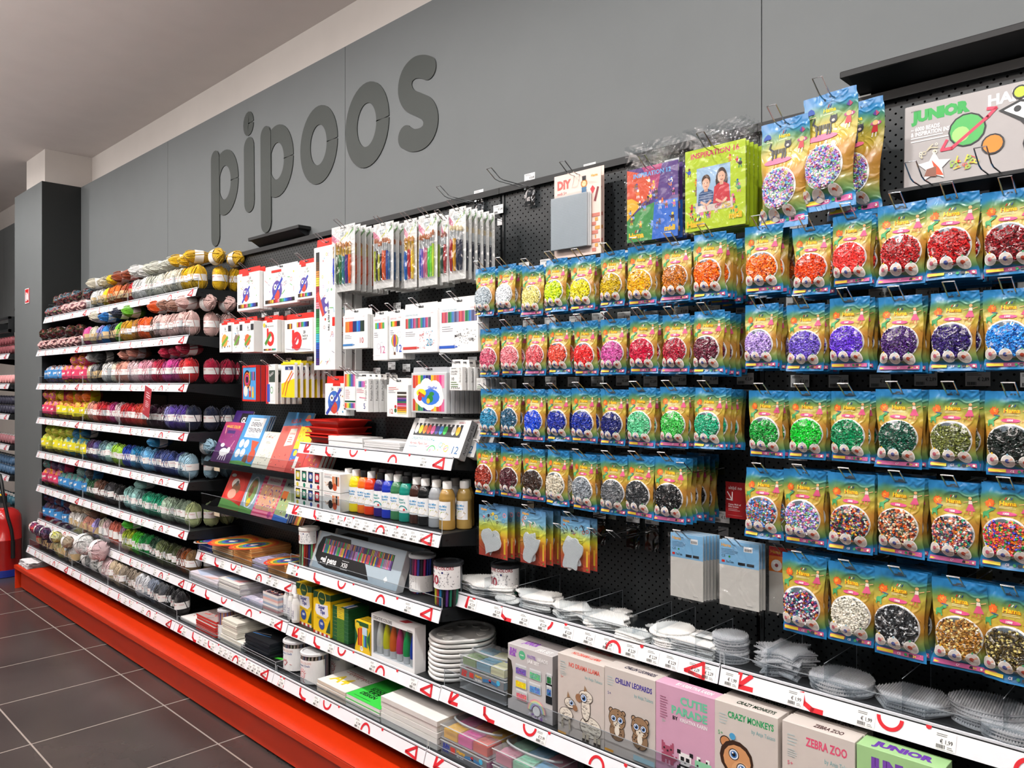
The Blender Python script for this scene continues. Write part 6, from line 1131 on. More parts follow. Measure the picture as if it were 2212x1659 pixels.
# gel pen shelf
Z3 = .7355
def tubl(num, capt, col='a8243a'):
    def d(F):
        F.text('CREATIVE COLORS', .5, .84, .13, col, 'c', .02, wmax=.75); F.text(capt, .35, .68, .12, '2a2a3a', 'c', .01, wmax=.4); F.text(num, .38, .2, .4, col, 'c', .02); F.scrib(7, .5, .1, .95, .75, 46, ['1c1c28', '2a2a50'], .016); F.disc(.62, .72, .02, '1c2a6a')
    return d
PN = ['1f7a5a', '1c1c1c', '8a8a90', '1c1c1c', 'b8c82c', 'd8c82c', 'c8303a', '2a7ab0', '1c1c1c', '6a3a8a']
penjar(ux(q5, 805, -.27)-.005, -.262, Z3, .041, .16, 'pen_tub', 'tub of 60 coloured pens left of the gel pen set', 'pens', ['c83a2c', '8a2a2a', '3a2a6a', '7ab87a', '5a2a2a', 'a0d8a0'], 'e0ded8', (.6, .97, tubl('60', 'Pens', 'a84a3a')), 1, group='pen tubs')
penjar(ux(q5, 1628, -.235), -.2, Z3, .047, .14, 'pen_tub', 'clear tub of purple, pink and blue felt pens right of gel pens', 'pens', ['2a3a9a', '4a4a50', '8a3a6a', 'd83a7a', '4a5ac8', '3a3a4a', 'c82a6a'], 'c8ccd0', (.08, .5, lambda F: (F.scrib(4, .25, .1, .55, .9, 40, ['1c1c28'], .016), F.lines(.6, .85, .3, 7, .1, '9a9aa0'), F.text('100', .2, .3, .3, 'c8243a', 'c'))), 2, group='pen tubs')
penjar(ux(q5, 1858, -.255), -.238, Z3, .05, .15, 'pen_tub', 'white-wrapped tub of 100 coloured pens, frontmost at the shelf end', 'pens', PN, '2a2c30', (.42, .95, tubl('100', 'pens')), 3, group='pen tubs')
penjar(ux(q5, 2130, -.255)-.012, -.12, Z3, .05, .15, 'pen_tub', 'white-wrapped tub of 100 pens set back behind the white pegboards', 'pens', PN, '2a2c30', (.42, .95, tubl('100', 'pens')), 4, group='pen tubs')
x0, x1 = ux(q5, 808, -.285), ux(q5, 1478, -.285); w_ = x1-x0
def gelf(F):
    F.rect(0, 0, 1, 1, 'a9b9c4'); F.rect(0, 0, .03, 1, 'cfd0d0'); F.poly([(.04, .3), (.1, .12), (.2, .06), (.7, .06), (.62, .45), (.04, .45)], '101113'); F.poly([(.04, .449), (.46, .449), (.4, .95), (.16, .95), (.07, .85), (.04, .6)], '101113', 0)
    F.rect(.1, .44, .9, .84, '1c1f24'); R = random.Random(9); cs = ['d85a6a', 'c83a3a', 'e8a04a', 'd8d04a', '4ac04a', '2a9a7a', 'b88ac8', '6a4aa0', '8a7a9a', 'c8a0b0', '3a5ab0', '4ab8b0', '2a3a8a', '7a3a6a', 'e87aa0', '4a4a50', '9a9aa8']
    F.l += 1
    for i in range(50):
        c = cs[(i*5) % 17] if i % 3 else cs[R.randrange(17)]; F.rect(.11+.0157*i, .45, .11+.0157*(i+.85), .68, c, up=0); F.rect(.112+.0157*i, .68, .11+.0157*(i+.6), .83, R.choice(cs), up=0)
    F.l += 3; F.text('gel pens', .115, .2, .17, 'f4f4f4', 'l', .03, wmax=.24); F.text('X50', .37, .2, .12, 'f4f4f4', 'l', .01, wmax=.08); F.rect(.37, .36, .45, .368, 'f4f4f4'); F.rect(.37, .14, .45, .148, 'f4f4f4', 0); F.poly([(.87, .12), (.89, .2), (.87, .28), (.85, .2)], 'f2f2f0'); F.text('panduro', .86, .9, .04, 'c8ccd0', 'c')
for i, l in enumerate(('long grey gel pen set with black panel and fifty pens', 'grey gel pen set directly behind the front one')):
    r = thing('gel_pen_set', (x0+.01*i, -.285+.075*i, Z3), l, 'pens', 'gel pen sets'); r.rotation_euler = (-.35, 0, 0)
    m = MB(); m.box(0, w_, 0, .034, 0, .158, 'c3c5c6', .002); F = plane(m, (0, -.0001, .008), (1, 0, 0), (0, 0, 1), w_, .148); gelf(F); m.build('carton', r)
# crayon shelf
Z4 = .4756
def stips(F):
    F.rect(0, 0, 1, 1, 'ecc414'); F.poly([(0, .82), (.2, .86), (.5, .8), (1, .86), (1, 1), (0, 1)], '1c4a2c'); F.ring(.5, .86, .25, .03, 'e8d23a'); F.disc(.5, .86, .2, '22542f'); F.text('Crayola', .5, .84, .04, 'e8d23a', 'c', .02, wmax=.36)
    F.poly([(.15, .7), (.85, .74), (.9, .5), (.75, .42), (.2, .46), (.1, .55)], 'e8e8f0', 1); F.text('Super', .5, .62, .085, '2a3a8a', 'c', .05, rot=.05, wmax=.62); F.text('Tips', .55, .51, .085, '2a3a8a', 'c', .05, rot=.05, wmax=.45); F.lines(.2, .4, .6, 2, .03, '9a8a2a'); F.disc(.5, .25, .17, '2a4a9a'); F.text('100', .5, .24, .06, 'f4f4f4', 'c', .03); F.poly([(.75, .1), (1, .45), (1, .1)], '1c4a2c'); F.bars(0, 0, 1, .06, ['c83a2c', 'f0e8e0', '8a2a3a', 'f0e8e0', 'c83a2c', 'e8e8e8', 'b82a4a', 'e8e8e8'])
for i, (xa_, xb_, yb_, tt) in enumerate(((997, 1118, -.265, 'left'), (1132, 1262, -.285, 'right'))):
    x0, x1 = ux(q6, xa_, yb_), ux(q6, xb_, yb_)
    r = thing('crayon_carton', (x0, yb_, Z4), 'tall yellow and green marker carton, %s of the pair' % tt, 'markers', 'yellow marker cartons')
    m = MB(); w_ = x1-x0; m.box(0, w_, 0, .1, 0, .172, mat('ecc414', .35), .001); F = plane(m, (0, -.0001, 0), (1, 0, 0), (0, 0, 1), w_, .172); stips(F); G = plane(m, (w_+.0001, 0, 0), (0, 1, 0), (0, 0, 1), .1, .172); G.rect(0, .85, 1, 1, '1c4a2c'); G.poly([(.5, .1), (.9, .1), (.7, .75)], '1c4a2c'); m.build('carton', r)
x0, x1 = ux(q6, 1278, -.28), ux(q6, 1400, -.28)
for i in range(9):
    m = MB(); w_ = x1-x0; m.box(0, w_, 0, .1, 0, .0145, '1f5a30', .0006); F = plane(m, (0, -.0001, 0), (1, 0, 0), (0, 0, 1), w_, .0145); F.rect(.3, 0, .75, 1, 'd8c02a' if i > 5 else '4a7a2a'); F.lines(.4, .5, .25, 1, .3, '1f5a30'); G = plane(m, (0, 0, .0146), (1, 0, 0), (0, 1, 0), w_, .1); G.rect(.1, 0, .5, 1, 'e8c81c'); G.bars(.5, .1, .95, .6, ['e8e8e4', '3a6ac0', 'e8e8e4', '2a2a2a'])
    o = m.build('crayon_box'); o.location = (x0, -.28, Z4+.0006+.0151*i); tag(o, 'flat green and yellow pencil box, %s in its stack' % ('topmost' if i == 8 else '%s down' % ORD[8-i]), 'pencils', 'flat green pencil boxes')
def p12(F): F.rect(0, 0, 1, 1, 'e8c014'); F.poly([(0, .1), (.2, .5), (0, .8)], '1c5a30'); F.poly([(1, .1), (.8, .5), (1, .8)], '1c5a30', 0); F.rect(.1, .86, .9, 1, '2a5a30'); F.bars(.2, .22, .85, .8, ['b8241c', 'e8701c', 'd83a1c', 'e8d01c', '3ab0c8', '2a4ab0', '2a8a3a']); F.rect(.5, .6, .8, .85, 'c8dcf0'); F.disc(.45, .14, .1, 'f0f0e8'); F.text('12', .45, .12, .07, '1c1c1c', 'c', .02); F.disc(.2, .85, .12, 'e8d23a')
x0, x1 = ux(q6, 1452, -.295), ux(q6, 1568, -.295)
for i in range(3):
    m = MB(); w_ = x1-x0; m.box(0, w_, 0, .018, 0, .118, 'e8c014', .0008); F = plane(m, (0, -.0001, 0), (1, 0, 0), (0, 0, 1), w_, .118); p12(F); o = m.build('pencil_box'); o.location = (x0, -.295+.021*i, Z4); tag(o, 'small yellow box of 12 short pencils%s' % (' standing at the front of the shelf' if i == 0 else ', %s behind the front one' % ORD[i-1]), 'pencils', 'small yellow pencil boxes')
x0, x1 = ux(q6, 1578, -.295), ux(q6, 1912, -.295); w_ = x1-x0
r = thing('paint_pen_box', (x0, -.295, Z4), 'open white box showing six coloured paint pens from white to blue', 'pens'); H = .165
m = MB(); m.box(0, .004, 0, .05, 0, H, 'e4e4e4'); m.box(w_-.004, w_, 0, .05, 0, H, 'e4e4e4'); m.box(.004, w_-.004, .046, .0495, .001, H-.001, 'b8b8b8'); m.box(.004, w_-.004, .0002, .046, .0005, .018, 'f0f0f0'); m.box(.004, w_-.004, .0002, .046, H-.022, H-.0005, 'dfdfdf'); m.box(.004, .012, .0004, .002, .018, H-.022, 'e8e8e8'); m.box(w_-.012, w_-.004, .0004, .002, .018, H-.022, 'e8e8e8')
F = plane(m, (0, -.0001, H-.022), (1, 0, 0), (0, 0, 1), w_, .022); F.text('CREATIVE COLORS', .04, .25, .5, '3a3a3a', 'l', .02, wmax=.45); F.text('panduro', .95, .1, .3, '3a3a3a', 'r'); G = plane(m, (0, 0, H+.0001), (1, 0, 0), (0, 1, 0), w_, .05); G.poly([(.6, .2), (.75, .2), (.8, .7), (.65, .8)], 'a8242c'); m.build('carton', r)
for i, c in enumerate(['f0eee8', 'e8e81c', 'f0701c', 'e83a7a', '1fb05a', '1f4ac0']):
    m = MB(); m.lathe([(.014, .02), (.0145, .045)], 'd8dadc', 14, ((i+.5)*(w_-.02)/6+.01, .022, 0)); m.lathe([(.0145, .045), (.016, .06), (.0145, .09), (.009, .12), (.003, .138)], mat(c, .35), 14, ((i+.5)*(w_-.02)/6+.01, .022, 0)); m.build('paint_pen', r, True)
m = MB(); m.box(.012, w_-.012, .0005, .001, .018, H-.022, CLEAR()); m.build('clear_window', r)
# palettes
x0, x1 = ux(q7, 68, -.28), ux(q7, 350, -.28); cx = (x0+x1)/2; R = random.Random(3)
pm = MB(); N_ = 40; rx_, ry_ = (x1-x0)/2, .13
def wob(a): return 1+.05*math.sin(3*a+1)+.03*math.cos(5*a)
prof = [(.5, .004), (.86, .003), (.9, .0), (.98, .004), (1.0, .012), (.97, .016), (.9, .014), (.86, .006), (.5, .007), (.2, .007)]
V = [(rx_*p_[0]*wob(2*math.pi*i/N_)*math.cos(2*math.pi*i/N_), ry_*p_[0]*wob(2*math.pi*i/N_)*math.sin(2*math.pi*i/N_), p_[1]) for p_ in prof for i in range(N_)]
pm.add(V, [(j*N_+i, j*N_+(i+1) % N_, (j+1)*N_+(i+1) % N_, (j+1)*N_+i) for j in range(len(prof)-1) for i in range(N_)]+[tuple((len(prof)-1)*N_+i for i in range(N_)), tuple(range(N_))[::-1]], mat('e6e6e3', .3))
for a in range(7):
    an = .3+a*.75; pm.lathe([(.016, .0075), (.018, .011), (.016, .0115), (.012, .009)], mat('dcdcd8', .3), 12, (rx_*.62*math.cos(an), ry_*.66*math.sin(an), 0))
pme = pm.mesh('paint_palette', True)
for i in range(9):
    o = bpy.data.objects.new('paint_palette', pme); C.objects.link(o); o.location = (cx+R.uniform(-.004, .004), -.155, Z4+.0005+.0165*i); o.rotation_euler = (0, 0, R.uniform(-.08, .08))
    tag(o, 'white plastic paint palette, %s' % ('topmost of the stack left of the clear bead case' if i == 8 else '%s from the top of the stack' % ORD[8-i]), 'palette', 'white paint palettes')
# ---------------------------------------------------------------- pegboards on the long shelf
def inside(P, x, y):
    c = False; j = len(P)-1
    for i in range(len(P)):
        if (P[i][1] > y) != (P[j][1] > y) and x < (P[j][0]-P[i][0])*(y-P[i][1])/(P[j][1]-P[i][1])+P[i][0]: c = not c
        j = i
    return c
def circ(rx, ry=None, n=28): return [(rx*math.cos(6.2832*i/n), (ry or rx)*math.sin(6.2832*i/n)) for i in range(n)]
def star(r, k=6, d=.55): return [((r if i % 2 == 0 else r*d)*math.cos(math.pi*i/k+.2), (r if i % 2 == 0 else r*d)*math.sin(math.pi*i/k+.2)) for i in range(2*k)]
def blob(rx, ry, seed, n=30):
    R = random.Random(seed); a = [R.uniform(0, 6.28) for _ in range(4)]
    return [(rx*(1+.16*math.sin(2*t+a[0])+.14*math.sin(3*t+a[1])+.1*math.sin(5*t+a[2]))*math.cos(t), ry*(1+.14*math.sin(3*t+a[3])+.12*math.sin(4*t+a[0]))*math.sin(t)) for t in [6.2832*i/n for i in range(n)]]
def pegplate(P, m_, sp=.0052, th=.003, ph=.0048):
    m = MB(); 
    bm = bmesh.new(); vs = [bm.verts.new((x, y, 0)) for x, y in P]; f = bm.faces.new(vs); r = bmesh.ops.extrude_face_region(bm, geom=[f]); 
    for v in r['geom']:
        if isinstance(v, bmesh.types.BMVert): v.co.z = th
    bmesh.ops.triangulate(bm, faces=[f_ for f_ in bm.faces if len(f_.verts) > 4]); bm.verts.index_update()
    m.add([v.co.copy() for v in bm.verts], [tuple(v.index for v in f_.verts) for f_ in bm.faces], m_); bm.free()
    xs = [p[0] for p in P]; ys = [p[1] for p in P]; x = min(xs)+sp/2
    while x < max(xs):
        y = min(ys)+sp/2
        while y < max(ys):
            if inside(P, x, y) and inside(P, x+.0018, y) and inside(P, x-.0018, y):
                r_ = sp*.27; m.add([(x-r_, y-r_, th), (x+r_, y-r_, th), (x+r_, y+r_, th), (x-r_, y+r_, th), (x, y, th+ph)], [(0, 1, 4), (1, 2, 4), (2, 3, 4), (3, 0, 4)], m_)
            y += sp
        x += sp
    return m.mesh('pegboard_plate')
PW = mat('eeeeec', .35)
def pegstack(xu, yc, P, mt, n, what, where, qq=q7, z0=.781, seed=1, jit=.006, step=.0065):
    me = pegplate(P, mt); R = random.Random(seed); X = ux(qq, xu, yc)
    for i in range(n):
        o = bpy.data.objects.new('pegboard_plate', me); C.objects.link(o); o.location = (X+R.uniform(-jit, jit), yc+R.uniform(-jit, jit), z0+.0005+step*i); o.rotation_euler = (0, 0, R.uniform(-.12, .12))
        tag(o, '%s pegboard, %s%s' % (what, ('topmost in stack ' if i == n-1 else '%s down in stack ' % ORD[n-1-i]) if n > 1 else '', where), 'pegboard', what+' pegboards')
pegstack(580, -.13, blob(.105, .085, 3), PW, 6, 'large white animal-shaped', 'at the left end of the shelf')
pegstack(690, -.185, circ(.035, .035), PW, 2, 'small white round', 'near the first divider', seed=2)
pegstack(740, -.19, circ(.022), PW, 1, 'tiny white round', 'resting beside the small round ones')
pegstack(925, -.15, blob(.085, .055, 5), PW, 6, 'long wavy white', 'second from the left', seed=3)
pegstack(1160, -.155, blob(.06, .055, 8), PW, 5, 'white butterfly-shaped', 'in the centre', seed=4)
pegstack(1385, -.16, blob(.085, .06, 12), PW, 4, 'white dog-shaped', 'right of the butterfly ones', seed=5)
pegstack(1500, -.06, blob(.03, .028, 14), PW, 3, 'small white flower-shaped', 'at the back near the perforated panel', seed=6)
pegstack(1610, -.2, [(-.05, -.03), (.05, -.03), (.055, .01), (0, .045), (-.05, .015)], PW, 3, 'white house-shaped', 'left of the round stack', seed=7)
pegstack(1760, -.08, [(-.03, -.02), (.03, -.02), (.0, .04)], PW, 2, 'small white triangular', 'behind the round stack', seed=8)
pegstack(1865, -.165, circ(.058), PW, 7, 'round white', 'right of the triangular ones', seed=9, jit=.008)
pegstack(2060, -.165, [(-.062, -.05), (.062, -.05), (.062, .05), (-.062, .05)], PW, 6, 'square white', 'at the right end of the left shelf', seed=10, jit=.002)
X = ux(q7, 2100, -.16); m = MB(); m.box(X-.035, X+.03, -.185, -.13, .826, .8263, 'f0f0ee'); F = plane(m, (X-.035, -.185, .8265), (1, 0, 0), (0, 1, 0), .065, .055); F.lines(.1, .85, .8, 4, .12, '9a9a9a'); tag(m.build('paper_insert'), 'white printed paper slip lying on the square white pegboards', 'paper')
CP = FROST()
pegstack(130, -.16, circ(.047), CP, 9, 'small round clear', 'left of the clear star stack', q8, seed=11, jit=.003, step=.0075)
pegstack(520, -.145, star(.078, 6, .62), CP, 8, 'clear star-shaped', 'between the clear dividers', q8, seed=12, jit=.006, step=.0075)
pegstack(925, -.155, circ(.073), CP, 4, 'large round clear', 'centre of the right shelf', q8, seed=13, jit=.004, step=.0075)
pegstack(1430, -.15, circ(.083, .072, 6), CP, 4, 'clear hexagonal', 'right of the large round one', q8, seed=14, jit=.004, step=.0075)
pegstack(1960, -.13, circ(.075, .06), CP, 6, 'clear oval', 'at the back on the right', q8, seed=15, jit=.004, step=.0075)
pegstack(2150, -.185, circ(.06, .045), CP, 4, 'small clear oval', 'at the front on the right', q8, seed=16, jit=.004, step=.0075)
# ---------------------------------------------------------------- boxed craft kits
def kit(name, label, cat, qq, xa, ya, xb, y, z0, t, col, draw, side=None, top=None, n=0, lab2='', rz=0):
    TL = at(*qq(xa, ya), y); x1 = ux(qq, xb, y); w_ = x1-TL.x; h_ = TL.z-z0; r = thing(name, (TL.x, y, z0), label, cat, 'boxed craft kits'); r.rotation_euler = (0, 0, rz)
    m = MB(); m.box(0, w_, 0, t, 0, h_, col, .0008); F = plane(m, (0, -.0001, 0), (1, 0, 0), (0, 0, 1), w_, h_); draw(F)
    if top: top(plane(m, (0, 0, h_+.0001), (1, 0, 0), (0, 1, 0), w_, t))
    if side: side(plane(m, (w_+.0001, 0, 0), (0, 1, 0), (0, 0, 1), t, h_))
    m.build('carton', r)
    for k in range(n): copy_tree(r, (TL.x+.002, y+(t+.004)*(k+1), z0), lab2.format(ORD[k]))
    return r
ZK = .4785
def eye(F, x, y, r): F.disc(x, y, r, '1a1a22'); F.disc(x, y, r*.85, 'e8eef4'); F.disc(x, y, r*.62, '3a7ac0'); F.disc(x, y, r*.38, '10121a'); F.disc(x-r*.2, y+r*F.a*.25, r*.17, 'f8f8f8')
def wool(F, x, y, rx, ry, seed, n=40, c='e9e2d4', o='4a4038'):
    F.disc(x, y, rx+.012, o, (rx+.012)*ry/rx*F.a, n=22); F.disc(x, y, rx, c, ry*F.a, n=22); R = random.Random(seed); F.l += 1
    for _ in range(n):
        a = R.uniform(0, 6.28); k = R.random()**.5*.88; F.ring(x+rx*k*math.cos(a), y+ry*F.a*k*math.sin(a), .022, .006, o, n=6, up=0, a0=3.3, a1=6.1)
def llama(F):
    F.text('NO DRAMA LLAMA', .58, .87, .055, 'e4685a', 'c', .03, wmax=.66); F.text('by Anja Takacs', .78, .78, .035, '7ab8bc', 'c', .0, rot=-.02, wmax=.36); F.text('5+', .1, .7, .03, 'e4685a', 'c'); F.lines(.06, .9, .14, 4, .03, 'b8c8c8'); F.lines(.06, .78, .14, 3, .02, 'b8c8c8')
    wool(F, .72, .2, .22, .17, 1); wool(F, .62, .42, .09, .2, 2, 20); wool(F, .62, .56, .14, .1, 3, 20); F.poly([(.58, .62), (.6, .7), (.65, .64)], '9a7a5a'); F.disc(.47, .52, .07, '9a7050'); eye(F, .58, .54, .075)
    [F.line([(x, .1), (x, .03)], .055, 'cfc4b0', k == 0) for k, x in enumerate((.58, .66, .82, .9))]; [F.line([(x, .03), (x, .01)], .06, '3a3028', k == 0) for k, x in enumerate((.58, .66, .82, .9))]
    wool(F, .2, .27, .14, .1, 4, 22); wool(F, .28, .42, .11, .08, 5, 14); F.poly([(.22, .48), (.24, .56), (.29, .49)], '9a7a5a'); F.disc(.4, .38, .05, '9a7050'); eye(F, .32, .43, .055); [F.line([(x, .2), (x, .1)], .04, 'cfc4b0', k == 0) for k, x in enumerate((.12, .28))]
    F.rect(.02, .005, .2, .03, 'e8a83a')
def leo(F, x, y, s, seed):
    F.disc(x, y-s*1.25*F.a*1.0, s*.95, '2e2620', s*.95*F.a); F.disc(x, y-s*1.25*F.a, s*.9, '8f7358', s*.9*F.a); F.disc(x-s*.75, y+s*.75*F.a, s*.3, '2e2620'); F.disc(x+s*.75, y+s*.75*F.a, s*.3, '2e2620', up=0); F.disc(x-s*.75, y+s*.75*F.a, s*.2, 'b09070'); F.disc(x+s*.75, y+s*.75*F.a, s*.2, 'b09070', up=0)
    F.disc(x, y, s*1.06, '2e2620'); F.disc(x, y, s, '9a7c5e'); F.disc(x, y-s*.5*F.a, s*.45, 'e4dccb', s*.35*F.a); R = random.Random(seed); F.l += 1
    for _ in range(26):
        a = R.uniform(0, 6.28); k = R.uniform(.3, .95)*s; F.disc(x+k*math.cos(a), y+k*F.a*math.sin(a)*.9-(s*1.2*F.a if _ % 2 else 0), s*.07, '2a221c', n=6, up=0)
    F.disc(x, y-s*1.15*F.a, s*.3, 'e8e2d4', s*.5*F.a); eye(F, x-s*.42, y, s*.36); eye(F, x+s*.42, y, s*.36); F.poly([(x-s*.12, y-s*.38*F.a), (x+s*.12, y-s*.38*F.a), (x, y-s*.52*F.a)], '2a2020')
def leop(F): F.text('CHILLIN\' LEOPARDS', .58, .84, .06, '3a2f9a', 'c', .03, wmax=.72); F.text('by Anja Takacs', .78, .74, .04, '7ab8bc', 'c', wmax=.36); F.text('5+', .1, .68, .035, '4a4a9a', 'c'); F.lines(.06, .88, .14, 4, .03, 'b8c8c8'); leo(F, .26, .42, .165, 1); leo(F, .72, .42, .165, 2); F.rect(.6, .04, 1, .1, 'a8ccd8'); F.rect(.02, .02, .2, .05, 'e8a83a')
def pix(F, x, y, s, rows, cols):
    F.l += 1
    for j, r in enumerate(rows):
        for i, c in enumerate(r):
            if c != '.': F.rect(x+i*s, y+(len(rows)-1-j)*s*F.a, x+(i+1)*s*1.0, y+(len(rows)-j)*s*F.a, cols[c], up=0)
def cutie(F):
    F.text('CUTIE', .88, .83, .085, '6ec7a2', 'r', .04, wmax=.5); F.text('PARADE', .88, .71, .085, '6ec7a2', 'r', .04, wmax=.62); F.text('BY', .3, .645, .04, '1c1c20', 'l', .03); F.text('KREATIVA KARIN', .88, .645, .04, 'f6f2f4', 'r', .03, wmax=.45); F.lines(.08, .85, .14, 9, .028, 'a86a86'); F.text('5+', .12, .58, .03, '6ec7a2')
    pix(F, .05, .14, .03, ['..x.....x..', '..xx...xx..', '..xxxxxxx..', '..xkxxxkx..', '..xxxkxxx..', '...xxxxx...', '..xxxxxxx.x', '..xxxxxxxxx', '..xxxxxxxx.', '..xx.x.xx..', '..xx.x.xx..'], {'x': 'a8506a', 'k': '2a1a20'})
    pix(F, .38, .08, .03, ['kk.....kk', 'kkwwwwwkk', '.wwwwwww.', '.wkkwkkw.', '.wkkwkkw.', '.wwwkwww.', '..wwwww..', '.kkkkkkk.', 'kkwwwwwkk', 'k.wwwww.k', '..wwwww..', '..kk.kk..'], {'w': 'f0eeee', 'k': '1a1a1e'})
    pix(F, .68, .12, .03, ['.ww...ww.', '.wk...kw.', 'ggggggggg', 'ggggggggg', 'gkgggggkg', 'ggkkkkkgg', '.ggggggg.', '.ggggggg.', 'gg.ggg.gg', 'gg.g.g.gg'], {'g': '8fd0a8', 'w': 'f0f4f0', 'k': '1a2a22'})
def monk(F):
    F.text('CRAZY MONKEYS', .58, .86, .065, '2fa866', 'c', .03, wmax=.72); F.text('by Anja Takacs', .78, .77, .042, '7ab8bc', 'c', wmax=.36); F.lines(.08, .87, .14, 4, .03, 'b8c8c8'); F.text('5+', .1, .66, .04, '2fa866', 'c')
    F.disc(.45, .2, .28, '4a2f20'); F.disc(.18, .6, .09, '2a1c14'); F.disc(.18, .6, .075, 'c88a5a'); F.disc(.65, .3, .09, 'c88a5a'); F.disc(.36, .46, .27, '3a2418'); F.disc(.37, .45, .22, 'd49a68'); F.disc(.44, .34, .16, 'e0aa78'); eye(F, .32, .5, .085); eye(F, .45, .38, .085); F.disc(.3, .68, .05, '4aa0d0'); F.disc(.2, .22, .1, 'c88a5a'); F.line([(.55, .22), (.75, .1)], .07, '4a2f20'); F.disc(.78, .09, .06, 'c88a5a')
def zebra(F):
    F.text('ZEBRA ZOO', .62, .83, .08, 'e4587a', 'c', .03, wmax=.56); F.text('by Anja Takacs', .78, .72, .045, '7ab8bc', 'c', wmax=.36); F.lines(.08, .88, .14, 4, .03, 'b8c8c8'); F.lines(.08, .74, .14, 4, .02, 'b8c8c8'); F.text('5+', .12, .6, .04, 'e4587a', 'c')
    for k, (x, y, s) in enumerate(((.55, .42, .13), (.2, .25, .1))):
        F.disc(x, y, s, '16161a'); F.disc(x, y, s*.9, 'f0f0ee'); [F.line([(x-s+.3*s*i, y+s*F.a*.8), (x-s*.8+.3*s*i, y+s*F.a*.2)], .02, '16161a', i == 0) for i in range(6)]; F.poly([(x-s, y+s*F.a*.6), (x-s*.8, y+s*F.a*1.5), (x-s*.4, y+s*F.a*.9)], '16161a'); eye(F, x-.05, y, s*.4); eye(F, x+.06, y, s*.4)
def jars(F):
    F.text('JUN', .12, .89, .055, '9a5ac0', 'c', .08, wmax=.2); F.text('IOR', .12, .83, .055, '9a5ac0', 'c', .08, wmax=.2); F.disc(.33, .88, .075, '5ab88a'); F.text('HAMA', .33, .87, .02, 'f4f4f4', 'c', .02); F.text('PASTEL', .45, .87, .05, '9a7ac0', 'l', .03, wmax=.2); F.text('BEADS', .68, .87, .05, 'f6f6f6', 'l', .03, wmax=.25); F.text('JAR SET', .45, .8, .05, 'f6f6f6', 'l', .03, wmax=.3)
    F.poly([(0, .15), (.1, .2), (.12, .6), (.08, .75), (0, .78)], '2a2416'); F.rect(.86, .3, 1, .72, '14181c')
    R = random.Random(3)
    for k, (x, y, c) in enumerate(((.18, .58, '7a5ab0'), (.5, .58, '6abf90'), (.18, .38, 'f0dc1c'), (.5, .38, '5a90d0'), (.2, .2, 'e0707a'), (.88, .6, '2a7a4a'), (.88, .42, '3a70b0'))):
        w_ = .26 if x < .8 else .12; F.rect(x, y, x+w_, y+.15, 'c4c8ca'); F.rect(x+.015, y+.005, x+w_-.015, y+.095, c); F.rect(x+.01, y+.13, x+w_-.01, y+.155, 'dfe2e4'); F.l += 1
        for _ in range(30): F.disc(x+R.uniform(.03, w_-.03), y+R.uniform(.015, .1), .012, '%02x%02x%02x' % tuple(min(255, max(0, int(c[i:i+2], 16)+R.choice((-30, 25)))) for i in (0, 2, 4)), n=5, up=0)
    for i, c in enumerate(['e8a0b0', 'f0d8a0', 'c0e0b0', 'a0c8e8', 'b8a0d8']): F.ring(.67, .12, .2-.02*i, .02, c, a0=0, a1=math.pi, n=16, up=(i == 0))
    F.disc(.67, .13, .08, 'eeeef0'); F.scrib(4, .5, .02, .9, .08, 20, ['9a6ac0', 'e8e0f0'], .03)
kit('bead_jar_set', 'silver boxed set of pastel bead jars with purple lettering and rainbow', 'craft kit', q7, 706, 612, 1020, -.27, ZK, .1, 'c6c2c2', jars, side=lambda F: F.rect(0, 0, 1, 1, '8f8d8f'), top=lambda F: (F.text('JUNIOR', .2, .3, .3, '9a5ac0', 'l', .05, wmax=.3), F.text('JAR SET', .6, .1, .2, 'f4f4f4', 'l', .02, wmax=.3)))
kit('craft_kit_box', 'beige craft box with two woolly llamas and red title', 'craft kit', q7, 1057, 680, 1383, -.285, ZK, .052, 'd0c7c0', llama, top=lambda F: F.text('NO DRAMA LLAMA', .5, .4, .35, 'e4685a', 'c', .03, wmax=.6), n=2, lab2='beige llama craft box, {} behind the front one')
kit('craft_kit_box', 'beige craft box with two spotted leopard cubs and purple title', 'craft kit', q7, 1386, 770, 1742, -.285, ZK, .052, 'cdc5bf', leop, top=lambda F: F.text('CHILLIN\' LEOPARDS', .6, .4, .35, '2a2440', 'c', .03, wmax=.6), n=2, lab2='beige leopards craft box, {} behind the front one')
kit('craft_kit_box', 'pink craft box with pixel cat, panda and frog', 'craft kit', q7, 1745, 880, 2160, -.285, ZK, .045, 'd3a3bd', cutie, top=lambda F: F.text('BY KREATIVA KARIN', .6, .3, .4, 'f4f0f2', 'c', .03, wmax=.6))
kit('craft_kit_box', 'beige craft box with brown monkey and green title', 'craft kit', q8, 12, 1020, 462, -.285, ZK, .05, 'd3cbc4', monk, top=lambda F: F.text('CRAZY MONKEYS', .6, .3, .35, '14301c', 'c', .03, wmax=.6), n=1, lab2='beige monkeys craft box, {} behind the front one')
kit('craft_kit_box', 'beige craft box with zebras and pink title', 'craft kit', q8, 492, 1168, 1010, -.29, ZK, .05, 'd3cbc4', zebra, top=lambda F: F.text('ZEBRA ZOO', .6, .3, .35, '4a2a2a', 'c', .03, wmax=.4), n=1, lab2='beige zebra craft box, {} behind the front one')
kit('craft_kit_box', 'light green craft box with purple capitals at the bottom right', 'craft kit', q8, 1022, 1335, 1640, -.29, ZK, .06, 'a3cf90', lambda F: F.text('JUNIOR', .5, .82, .1, '7a4ab0', 'c', .08, wmax=.7), top=lambda F: F.text('JUNIOR', .5, .3, .4, '6a3aa8', 'c', .06, wmax=.7))
